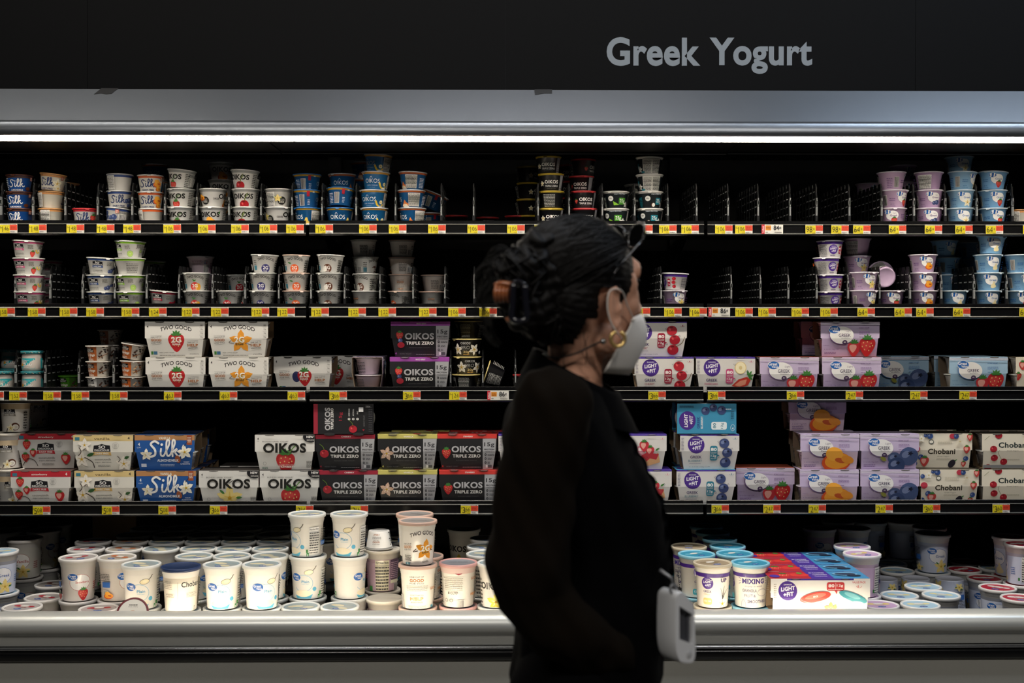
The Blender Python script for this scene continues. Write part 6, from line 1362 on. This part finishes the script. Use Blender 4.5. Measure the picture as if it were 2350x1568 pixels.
# --- body: one skin from head to feet
E = []
E += [(H(-.008, 0, .008), (.092, .073, .088), PSH), (H(.035, 0, -.045), (.055, .058, .072), PSH), (H(.034, 0, -.012), (.058, .060, .078), PSH), (H(.038, 0, -.088), (.046, .046, .034), PSH), (H(.072, 0, -.112), (.020, .022, .018), PSH), (H(.080, 0, .022), (.014, .050, .026), PSH)]
for s in (-1, 1):
    E += [(H(.056, s*.050, -.002), (.015, .011, .022), PSH), (H(.066, s*.043, -.022), (.013, .012, .018), PSH), (H(.058, s*.032, -.036), (.028, .027, .026), PSH), (H(.080, s*.026, .014), (.010, .022, .008), PSH), (H(.104, s*.010, -.046), (.009, .008, .007), PSH), (H(.014, s*.050, -.090), (.030, .012, .026), PSH)]
E += chain([(H(.088, 0, .004), .008), (H(.102, 0, -.024), .009), (H(.112, 0, -.042), .0105)], PSH)
E += [(H(.094, 0, -.068), (.010, .021, .0055), PSH), (H(.092, 0, -.078), (.010, .018, .006), PSH)]
for s in (-1, 1):                              # ears: rim, inner ridge, lobe
    for k in range(15):
        t = -.6+k/14*4.4; E.append((H(.006-.017*math.sin(t)*.9-.003, s*(.0785+.004*math.sin(k/14*PI)), -.040+.030*math.cos(t)), (.0050, .0042, .0050), PSH))
    E += [(H(.006, s*.0755, -.042), (.016, .0035, .026), PSH), (H(.004, s*.078, -.072), (.0085, .0045, .0105), PSH), (H(.012, s*.079, -.044), (.004, .005, .008), PSH)]
    E += chain([(H(-.002, s*.0795, -.026), .0035), (H(-.004, s*.0800, -.050), .0035)], PSH)
E += chain([(H(-.010, 0, -.062), .050), (W(1319, 845), .0455), (W(1312, 905), .052)], 0, .3)
E += torso_els(.030, 880, 1560, 14)
def arm(sh, el, wr, rs): return chain([(sh, rs[0]), (sh.lerp(el, .35), rs[1]), (el, rs[2]), (el.lerp(wr, .3), rs[3]), (wr, rs[4])], 0, .3)
shR, elR, wrR = W(1262, 935, -.14), W(1218, 1360, -.165), W(1362, 1482, -.125)
shL, elL, wrL = W(1300, 935, .15), W(1285, 1370, .20), W(1330, 1700, .215)
RS = (.046, .042, .034, .036, .025)
E += arm(shR, elR, wrR, RS)+arm(shL, elL, wrL, RS)
def hand(wr, d, side, curl, up=None):
    """wrist, pointing direction, sideways direction (index side), curl 0..1 -> palm, four fingers, thumb"""
    d = d.normalized(); side = (side-d*side.dot(d)).normalized(); n = d.cross(side)
    E = []
    for k in range(7):
        t = k/6; c = wr+d*(.012+.070*t)
        for q in (-1, -.33, .33, 1): E.append((c+side*q*(.016+.014*t), (.0125, .0125, .0125), 0))
    for k, (o, L) in enumerate(((1.0, .070), (.34, .079), (-.33, .073), (-1, .057))):
        p = wr+d*.086+side*o*.031; dd = d; pts = [(p, .0090)]
        for j, f in enumerate((.45, .32, .23)):
            a = curl*(.5+.35*j); dd = (dd*math.cos(a)+n*math.sin(a)).normalized(); p = p+dd*L*f+side*o*.0015; pts.append((p, .0086-.0008*j))
        E += chain(pts, 0, .5)
    p = wr+d*.030+side*.030; dd = (d*.62+side*.72+n*.25).normalized(); pts = [(p, .0125)]
    for L, r in ((.036, .0105), (.028, .0095), (.020, .0085)): p = p+dd*L; dd = (dd*.88+d*.35+n*.15).normalized(); pts.append((p, r))
    return E+chain(pts, 0, .45)
E += hand(wrR, Fb*.30-Rb*.8-Zv*.55, Vector((.3, -.1, 1)), .6)
E += hand(wrL, Vector((.12, 0, -1)), Vector((1, 0, .1)), .45)
hipz = W(1345, 1560).z; hip = W(1345, 1560)
legR = [(hip+Rb*.085+Fb*-.01, .083), (hip+Rb*.088+Fb*.05+Zv*-.26, .066), (hip+Rb*.085+Fb*.075-Zv*(hipz-.48), .052), (hip+Rb*.085+Fb*.060-Zv*(hipz-.34), .050), (hip+Rb*.082+Fb*.035-Zv*(hipz-.09), .034)]
legL = [(hip-Rb*.085, .083), (hip-Rb*.085+Fb*-.03-Zv*.26, .066), (hip-Rb*.082+Fb*-.06-Zv*(hipz-.48), .052), (hip-Rb*.082+Fb*-.10-Zv*(hipz-.34), .050), (hip-Rb*.080+Fb*-.16-Zv*(hipz-.10), .034)]
feet = []
for lg in (legR, legL):
    E += chain(lg, 0, .3); a = lg[-1][0]; heel = Vector((a.x, a.y, .032)); toe = heel+Fb*.165; feet.append((heel, toe))
    E += chain([(a, .034), (heel, .028)], 0, .4)+chain([(heel, .028), (heel+Fb*.07+Zv*.004, .030), (toe-Zv*.008, .022)], PSB, .4)
body = blob(E, .0045, 5, 'body'); bo = pchild('body', body, [SKIN])
# eyes, lids, brows, lips
for s in (-1, 1):
    bm = bmesh.new(); bmesh.ops.create_uvsphere(bm, u_segments=20, v_segments=14, radius=.0118, matrix=Matrix.Translation(H(.0690, s*.029, -.004)))
    eo = pchild('eye', bm, [mat('#e6e0d8', .2, name='eye_white')])
    bm = bmesh.new(); bmesh.ops.create_uvsphere(bm, u_segments=16, v_segments=8, radius=.0056, matrix=Matrix.Translation(H(.0763, s*.0290, -.004)) @ Matrix.Diagonal((.95, .95, 1, 1)))
    pchild('iris', bm, [mat('#20130d', .15, name='iris')], eo)
    bm = bmesh.new(); bmesh.ops.create_uvsphere(bm, u_segments=20, v_segments=14, radius=.0128, matrix=Matrix.Translation(H(.0688, s*.029, -.0035)))
    bmesh.ops.delete(bm, geom=[v for v in bm.verts if -.0065 < (v.co-S0).z < -.0005+.0 and (v.co-S0).dot(Fh) > .069], context='VERTS'); pchild('eyelid', bm, [SKIN])
    bm = bmesh.new(); tube(bm, [H(.079+.006*math.sin(PI*t), s*(.018+.028*t), .0035+.004*math.sin(PI*t)) for t in np.linspace(0, 1, 8)], .0012, 6); pchild('eyelash', bm, [mat('#120d0b', .6)])
    bm = bmesh.new(); tube(bm, [H(.0945-.012*t*t, s*(.013+.034*t), .020+.006*math.sin(PI*t*.8)) for t in np.linspace(0, 1, 8)], [.0022, .0026, .0028, .0028, .0025, .002, .0016, .0008], 6, flat=.5); pchild('eyebrow', bm, [mat('#191310', .7)])
bm = bmesh.new(); 
for z, q in ((-.068, .0045), (-.0765, .0055)): tube(bm, [H(.1025-.010*t*t, .021*t, z+.002*math.cos(t*PI)) for t in np.linspace(-1, 1, 9)], [.001, q*.6, q*.85, q, q*.9, q, q*.85, q*.6, .001], 8, flat=.8)
pchild('lips', bm, [mat('#a5605a', .4, name='lips')])
# --- hair: combed mass, twisted bun, loose strands
def hairshell():
    els = [(H(-.012, 0, .014), (.099, .081, .091), PSH), (H(-.040, 0, -.026), (.070, .076, .082), PSH), (H(-.052, 0, .030), (.068, .068, .070), PSH)]
    me = blob(els, .0045, 4, 'hair'); bm = bmesh.new(); bm.from_mesh(me)
    kill = []
    for v in bm.verts:
        q = v.co-S0; d, s, z = q.dot(Fh), q.dot(Rh), q.z; sa = abs(s)
        face = d > .060-.10*max(0, z-.02)+(.028 if z > .05 else 0) and z < .062 and d > .045+.4*max(0, z+.02)
        ear = False
        jaw = z < -.060 and d > -.045; nape = z < -.098
        if face or (z < -.012 and -.022 < d < .022 and sa > .03) or (z < -.042+.9*max(0, d-.022) and d > .0) or jaw or nape : kill.append(v)
    bmesh.ops.delete(bm, geom=kill, context='VERTS')
    for v in bm.verts:
        q = v.co-S0; a = math.atan2(q.z, q.dot(Rh)); v.co += v.normal*(.0016*math.sin(a*46)+.0010*math.sin(a*91+q.dot(Fh)*40))
    return bm
bm = hairshell()
Bn = W(1205, 655, -.085)                       # heart of the bun
rr = random.Random(11)
def swirl(c, r, n):
    for k in range(n):
        t0 = rr.uniform(0, 2*PI); ax = Vector((rr.uniform(-1, 1), rr.uniform(-1, 1), rr.uniform(-1, 1))).normalized(); u = ax.orthogonal().normalized(); v = ax.cross(u); q = r*rr.uniform(.75, 1.05)
        tube(bm, [c+(u*math.cos(t0+j*.28)+v*math.sin(t0+j*.28))*q+ax*r*.25*math.sin(j*.5) for j in range(9)], [.0008]+[.0022]*7+[.0006], 5)
me = blob([(W(1250, 645, -.06), (.050, .045, .055), 0), (W(1205, 618, -.085), (.042, .038, .036), 0), (W(1190, 665, -.085), (.038, .036, .040), 0), (W(1218, 712, -.08), (.040, .038, .040), 0), (W(1168, 618, -.085), (.026, .026, .022), .5), (W(1238, 738, -.06), (.034, .040, .030), 0), (W(1268, 738, -.05), (.030, .045, .026), 0), (W(1235, 560, -.07), (.03, .03, .02), .4)], .005, 3)
tmp = bmesh.new(); tmp.from_mesh(me)
for v in tmp.verts: v.co += v.normal*(.003*math.sin(v.co.x*230+v.co.z*120)+.002*math.sin(v.co.z*310-v.co.y*200))
tm = bpy.data.meshes.new('t'); tmp.to_mesh(tm); tmp.free(); bm.from_mesh(tm)
swirl(W(1200, 625, -.085), .042, 26); swirl(W(1205, 690, -.085), .042, 20); swirl(W(1245, 740, -.07), .036, 12)
def ell_r(dv): 
    d, s, z = dv.dot(Fh), dv.dot(Rh), dv.z; return 1/math.sqrt((d/.1002)**2+(s/.0822)**2+(z/.0922)**2)
C0 = H(-.012, 0, .014); B1 = (Bn-C0).normalized()
for k in range(420):
    t = rr.uniform(-1.25, 1.25); u_ = rr.uniform(.35, 1)
    st = (Fh*math.cos(t*.9)*u_+Rh*math.sin(t)*1.0+Zv*(.30+.75*math.cos(t*1.1)*(1.25-u_)+rr.uniform(-.04, .1))).normalized()
    ang = st.angle(B1); pts = []
    tgt = (B1+Vector((rr.uniform(-.2, .2), rr.uniform(-.25, .25), rr.uniform(-.3, .35)))).normalized(); ang = st.angle(tgt); lift = rr.uniform(.0, .0035)
    for j in range(11):
        f = j/10*.92; v = (st*math.sin((1-f)*ang)+tgt*math.sin(f*ang))/math.sin(ang); v.normalize(); pts.append(C0+v*(ell_r(v)+.0008+lift*math.sin(PI*f)))
    w_ = rr.uniform(.0007, .0017); tube(bm, pts, [w_*.4]+[w_]*9+[w_*.5], 4, cap=False)
# flyaways round the bun and nape, and the loose lock by the ear
for k in range(60):
    a = rr.uniform(1.9, 3.9); c = W(1195, 640, -.085); L = rr.uniform(.02, .05); p0 = c+Vector((math.cos(a)*.038, rr.uniform(-.03, .03), math.sin(a)*.040)); g = Vector((math.cos(a+.5), rr.uniform(-.3, .3), math.sin(a+.5)))
    tube(bm, smoothpts([p0, p0+g*L*.45, p0+g*L*.7+Vector((-.006, 0, -.014)), p0+g*L*.72+Vector((-.004, .004, -.040)), p0+g*L*.5+Vector((.004, 0, -.060))], 3), .0005, 4, cap=False)
for x0, y0, x1, y1, x2, y2 in ((1345, 790, 1352, 830, 1370, 845), (1350, 770, 1338, 815, 1366, 850), (1290, 790, 1300, 850, 1352, 870), (1262, 780, 1268, 820, 1272, 850), (1340, 760, 1346, 800, 1344, 835)):
    tube(bm, [Vector(p) for p in smoothpts([W(x0, y0, -.058), W((x0+x1)/2-2, (y0+y1)/2, -.062), W(x1, y1, -.060), W(x2, y2, -.055)], 4)], .0006, 4, cap=False)
for k in range(40):                           # hair drawn up from nape and temple
    y = rr.uniform(745, 790); x = rr.uniform(1248, 1315)
    tube(bm, [W(x, y-.35*(x-1250)*.4, -.062-.012*math.sin((x-1240)/130*PI)), W(x-34, y-52, -.076), W(x-66, y-84, -.082)], [.0008, .0018, .001], 4, cap=False)
HAIR = mat('#070504', .48, name='dark_hair', spec=.16, bump=.5, bscale=900)
pchild('hair', bm, [HAIR])
# --- clothes
BLK = mat('#020203', .9, name='black_crepe', bump=.5, bscale=500, spec=.06); SHEER = mat('#100b06', .9, name='sheer_black_sleeve', bump=.4, bscale=700, spec=.06)
def folds(me, amp, f=60, seed=0):
    r_ = random.Random(seed); ph = [r_.uniform(0, 6) for _ in range(4)]
    n = len(me.vertices); C = np.empty(n*3, 'f'); Nn = np.empty(n*3, 'f'); me.vertices.foreach_get('co', C); me.vertices.foreach_get('normal', Nn); C = C.reshape(-1, 3); Nn = Nn.reshape(-1, 3)
    x, y, z = C.T; k = np.sin(x*f+z*f*.35+ph[0])*np.sin(z*f*.4+ph[1])+.5*np.sin(y*f*1.3-z*f*.6+ph[2])+.35*np.sin(x*f*2.1+z*f*1.1+ph[3])
    me.vertices.foreach_set('co', (C+Nn*(amp*k)[:, None]).astype('f').ravel()); me.update()
    return me
sm = folds(blob(torso_els(0, 905, 1548, 9)+chain([(W(1284, 925, -.055), .052), (W(1266, 943, -.125), .053)], 0)+chain([(W(1290, 925, .055), .052), (W(1295, 943, .14), .053)], 0), .007, 6), .0032, 55, 1)
pchild('shirt', sm, [BLK])
for nm, pts, sd in (('sleeve', [(W(1265, 940, -.135), .064), (W(1229, 1130, -.150), .062), (W(1214, 1290, -.160), .064), (W(1220, 1362, -.160), .058), (W(1272, 1430, -.155), .054), (W(1335, 1468, -.150), .047), (W(1378, 1488, -.132), .046), (W(1400, 1494, -.10), .050)], 2),
                    ('sleeve', [(W(1300, 940, .145), .060), (W(1292, 1130, .175), .058), (W(1285, 1370, .200), .054), (W(1310, 1560, .208), .048), (W(1328, 1680, .214), .040)], 3)):
    pchild(nm, folds(blob(chain(pts, 0, .25), .006, 5), .0035, 75, sd), [SHEER])
# open collar
bm = bmesh.new(); rings = []
N = 40
for rad, dz, dr in ((.0555, 0, 0), (.060, .003, 0), (.0625, -.004, 0), (.078, -.034, 0), (.090, -.060, 0)):
    ring = []
    for k in range(N+1):
        t = 2*PI*k/N; fr = (1+math.cos(t))/2; py = 802+104*fr**1.1; c = W(1306+16*fr, py); dirv = Fb*math.cos(t)+Rb*math.sin(t)
        ring.append(bm.verts.new(Vector((W(1308+12*fr, py).x, YP, c.z+dz))+dirv*(rad+.012*fr)))
    rings.append(ring)
for a, b in zip(rings, rings[1:]):
    for k in range(N): bm.faces.new((a[k], a[k+1], b[k+1], b[k]))
bmesh.ops.recalc_face_normals(bm, faces=bm.faces); pchild('collar', bm, [BLK])
# ruffle down the front placket
bm = bmesh.new(); A_ = []; B_ = []
for k in range(70):
    t = k/69; py = 925+t*400; cx, a, b = (float(np.interp(py, [q[0] for q in TOR], [q[j] for q in TOR])) for j in (1, 2, 3))
    c = W(cx, py)+Fb*(a-.004)+Rb*.015; A_.append(bm.verts.new(c)); B_.append(bm.verts.new(c+Fb*(.008+.002*math.sin(k*.9))+Rb*(.014*math.sin(k*.8))))
for k in range(69): bm.faces.new((A_[k], A_[k+1], B_[k+1], B_[k]))
pchild('ruffle', bm, [BLK])
pts = [[(p+Vector((0, 0, 0)), r+.022) for p, r in lg] for lg in (legR, legL)]
for q in pts: q[2] = (q[2][0], .078); q[3] = (q[3][0], .078); q[4] = (q[4][0]+Zv*.03, .074)
hipE = [(hip+Zv*(.05-.02*k), (.122, .168, .03), PSB) for k in range(8)]
pchild('trousers', folds(blob(hipE+chain(pts[0], 0, .3)+chain(pts[1], 0, .3), .008, 4), .003, 40, 5), [BLK])
for heel, toe in feet:
    els = chain([(heel+Zv*.012, .038), (heel+Fb*.07+Zv*.008, .038), (toe+Zv*-.002, .030)], PSB, .35)
    me = blob(els, .005, 3); bmx = bmesh.new(); bmx.from_mesh(me)
    for v in bmx.verts: v.co.z = max(v.co.z, .004)
    pchild('shoe', bmx, [mat('#111113', .4, name='black_shoe')])
    bmx = bmesh.new(); so = [(heel+(toe-heel)*t+Rb*s_) for t, s_ in ((-.22, 0), (-.12, .034), (.4, .038), (.9, .034), (1.17, 0), (.9, -.034), (.4, -.038), (-.12, -.034))]
    ps = smoothpts([(p.x, p.y) for p in so], 4, True); lo = [bmx.verts.new((x, y, .0005)) for x, y in ps]; hi = [bmx.verts.new((x, y, .012)) for x, y in ps]
    for k in range(len(ps)): bmx.faces.new((lo[k], lo[(k+1) % len(ps)], hi[(k+1) % len(ps)], hi[k]))
    bmx.faces.new(lo[::-1]); bmx.faces.new(hi); pchild('shoe_sole', bmx, [mat('#2a2a2c', .6)], smooth=False)
# --- mask with ear loops
WHT = mat('#e2ddd6', .75, name='mask_fabric', bump=.2, bscale=900)
rows_ = [[(.052, .0625, -.055), (.085, .040, -.050), (.117, 0, -.050)], [(.040, .0660, -.073), (.094, .042, -.072), (.126, 0, -.078)], [(.026, .0665, -.090), (.090, .044, -.094), (.120, 0, -.100)], [(.010, .0620, -.118), (.075, .042, -.122), (.104, 0, -.126)], [(-.002, .0560, -.141), (.060, .036, -.147), (.088, 0, -.149)]]
bm = bmesh.new(); G = []
for r_ in rows_:
    full = [tuple(q) for q in r_]+[(d, -s, z) for d, s, z in r_[::-1][1:]]; G.append([bm.verts.new(H(*q)) for q in smoothpts(full, 4)])
for a, b in zip(G, G[1:]):
    for k in range(len(a)-1): bm.faces.new((a[k], a[k+1], b[k+1], b[k]))
bmesh.ops.subdivide_edges(bm, edges=bm.edges[:], cuts=1, smooth=.6, use_grid_fill=True)
bmesh.ops.recalc_face_normals(bm, faces=bm.faces); bmesh.ops.solidify(bm, geom=bm.faces[:], thickness=-.0012)
for s in (-1, 1):
    ell = [H(.052, s*.0635, -.056), H(.030, s*.075, -.036), H(.012, s*.0835, -.014), H(-.012, s*.0845, -.014), H(-.0175, s*.0850, -.038), H(-.010, s*.0840, -.062), H(.004, s*.0835, -.080), H(.026, s*.069, -.090)]
    tube(bm, smoothpts(ell, 4), .0013, 6, flat=.7)
    tube(bm, [H(.050, s*.0640, -.057), H(.052, s*.0645, -.060)], .004, 8); tube(bm, [H(.026, s*.068, -.089), H(.028, s*.069, -.091)], .004, 8)
pchild('face_mask', bm, [WHT])
# earrings
GOLD = mat('#f2cf86', .32, .85, name='gold')
for s in (1, -1):
    c = H(.004, s*.084, -.0885); u = (Fh*.75+Rh*s*.25).normalized(); bm = bmesh.new()
    tube(bm, [c+u*.0115*math.cos(t)+Zv*.0115*math.sin(t) for t in np.linspace(1.85, 1.85+5.6, 28)], .0031, 10); pchild('hoop_earring', bm, [GOLD])
# cord behind the neck with a small bead
bm = bmesh.new(); tube(bm, smoothpts([W(1246, 814, -.02), W(1275, 822, -.046), W(1320, 812, -.060), W(1352, 797, -.062), W(1386, 781, -.066)], 5), .0017, 6)
co_ = pchild('neck_cord', bm, [mat('#0d0c0c', .6)]); bm = bmesh.new(); bmesh.ops.create_uvsphere(bm, u_segments=14, v_segments=8, radius=.0050, matrix=Matrix.Translation(W(1384, 784, -.068))); pchild('bead', bm, [mat('#8c8a88', .2, .8)], co_)
# claw clip
TORT = mat('#5a2f18', .2, name='tortoiseshell', coat=.6, var=.05, bscale=60); AMB = mat('#a05f3a', .18, name='amber_plastic', coat=.6)
bm = bmesh.new(); fr = [W(x, y, -.130) for x, y in ((1178, 650), (1176, 700), (1174, 728), (1184, 737), (1202, 736), (1209, 726), (1206, 690), (1204, 655))]
tube(bm, smoothpts(fr, 4), .0052, 8, flat=.7); tube(bm, smoothpts([fr[-1], W(1190, 645, -.128), fr[0]], 4), .0040, 8)
clip = pchild('claw_clip', bm, [mat('#16161d', .18, name='dark_clip', coat=.6)])
bm = bmesh.new()
for k in range(4): x = 1138+k*9; tube(bm, smoothpts([W(x+3, 652, -.112), W(x-2, 672, -.122), W(x+1, 694, -.112)], 4), [.0020]+[.0030]*7+[.002], 8)
tube(bm, smoothpts([W(1136, 655, -.112), W(1150, 650, -.116), W(1172, 653, -.120)], 3), .0040, 8); tube(bm, smoothpts([W(1166, 728, -.12), W(1169, 738, -.12)], 2), .0045, 8)
pchild('clip_tooth', bm, [AMB], clip)
# sunglasses pushed up on the head
bm = bmesh.new(); fm = mat('#0c0c0e', .15, name='black_frame', coat=.5)
for s in (1, -1):
    tube(bm, [H(.070, s*.073, .078), H(.040, s*.081, .052), H(.0, s*.087, .020), H(-.012, s*.0875, .006)], [.0028, .0024, .002, .0022], 8, flat=.6)
    cc = H(.083, s*.034, .079); u = (Rh*s*.97+Fh*-.25).normalized(); v = (Fh*.30+Zv*.95).normalized()*1
    tube(bm, [cc+u*.029*math.cos(t)+v*.021*math.sin(t) for t in np.linspace(0, 2*PI, 26)], .0021, 6)
tube(bm, [H(.090, .008, .082), H(.093, 0, .085), H(.090, -.008, .082)], .002, 6)
sg = pchild('sunglasses', bm, [fm])
for s in (1, -1):
    bm = bmesh.new(); cc = H(.083, s*.034, .079); u = (Rh*s*.97+Fh*-.25).normalized(); v = (Fh*.30+Zv*.95).normalized(); n = u.cross(v)
    for sg_ in (1, -1): bm.faces.new([bm.verts.new(cc+u*.028*math.cos(t)+v*.020*math.sin(t)+n*.0006*sg_) for t in [2*PI*k/28 for k in range(28)]])
    g = pchild('lens', bm, [mat('#3a3a28', .03, name='smoked_lens', trans=1.0, alpha=1)], sg, smooth=False)
# --- white plastic case clipped at the waist, in front
c = W(1560, 1445, -.12); dv = empty('hanging_case', c, math.radians(34)); tag(dv, "white plastic hand-held case with dark window hanging at the person's front", 'device')
out = smoothpts([(-.018, .058), (-.006, .060), (.010, .046), (.0185, .032), (.0205, -.010), (.0215, -.036), (.0165, -.050), (.000, -.049), (-.014, -.042), (-.0205, -.020), (-.0215, .010), (-.0205, .040)], 4, True)
win = [(-.0130, .040), (.0135, .024), (.0150, -.022), (-.0125, -.010)]
WP = mat('#d4d5d7', .4, name='white_plastic'); bm = bmesh.new()
def ringz(pts, y): return [bm.verts.new((x, y, z)) for x, z in pts]
n = len(out); wo = [(float(x), float(z)) for x, z in np.array([np.array(win[0])*(1-t)+np.array(win[1])*t for t in np.linspace(0, 1, n//4, endpoint=False)]+[np.array(win[1])*(1-t)+np.array(win[2])*t for t in np.linspace(0, 1, n//4, endpoint=False)]+[np.array(win[2])*(1-t)+np.array(win[3])*t for t in np.linspace(0, 1, n//4, endpoint=False)]+[np.array(win[3])*(1-t)+np.array(win[0])*t for t in np.linspace(0, 1, n-3*(n//4), endpoint=False)])]
f0 = ringz([(x*.94, z*.97) for x, z in out], -.013); f1 = ringz(out, -.009); f2 = ringz(out, .024); f3 = ringz([(x*.86, z*.93) for x, z in out], .031); w0 = ringz(wo, -.013); w1 = ringz(wo, -.004)
sh_ = min(range(n), key=lambda k: sum((Vector(wo[j]).normalized()-Vector(out[(j+k) % n]).normalized()).length for j in range(n)))
for k in range(n):
    k2 = (k+1) % n; a, b = (k+sh_) % n, (k2+sh_) % n
    for q in ((f0[k], f0[k2], f1[k2], f1[k]), (f1[k], f1[k2], f2[k2], f2[k]), (f2[k], f2[k2], f3[k2], f3[k]), (w0[k], w0[k2], f0[b], f0[a]), (w1[k], w1[k2], w0[k2], w0[k])): bm.faces.new(q)
bm.faces.new(f3); bmesh.ops.recalc_face_normals(bm, faces=bm.faces); obj('case_shell', bm, WP, dv, smooth=True, ang=.7)
bm = bmesh.new(); bm.faces.new([bm.verts.new((x, -.0042, z)) for x, z in wo]); box(bm, .0085, .0125, -.0075, -.0045, -.016, .020); obj('screen', bm, mat('#55565c', .08, .3, name='dark_screen', coat=.5), dv)
bm = bmesh.new(); tube(bm, [(-.015+.006*math.cos(t), -.002, .064+.007*math.sin(t)) for t in np.linspace(0, 2*PI, 18)], .0022, 8); tube(bm, [(-.015, -.002, .071), (-.017, .0, .080), (-.030, .012, .092)], .0024, 8); obj('hanging_loop', bm, mat('#8a8b8e', .3, .4), dv)
bm = bmesh.new(); bmesh.ops.create_uvsphere(bm, u_segments=14, v_segments=8, radius=.007, matrix=Matrix.Translation((.007, -.0125, -.036)) @ Matrix.Diagonal((.8, .25, 1, 1))); obj('button', bm, mat('#b5b6b8', .4), dv)
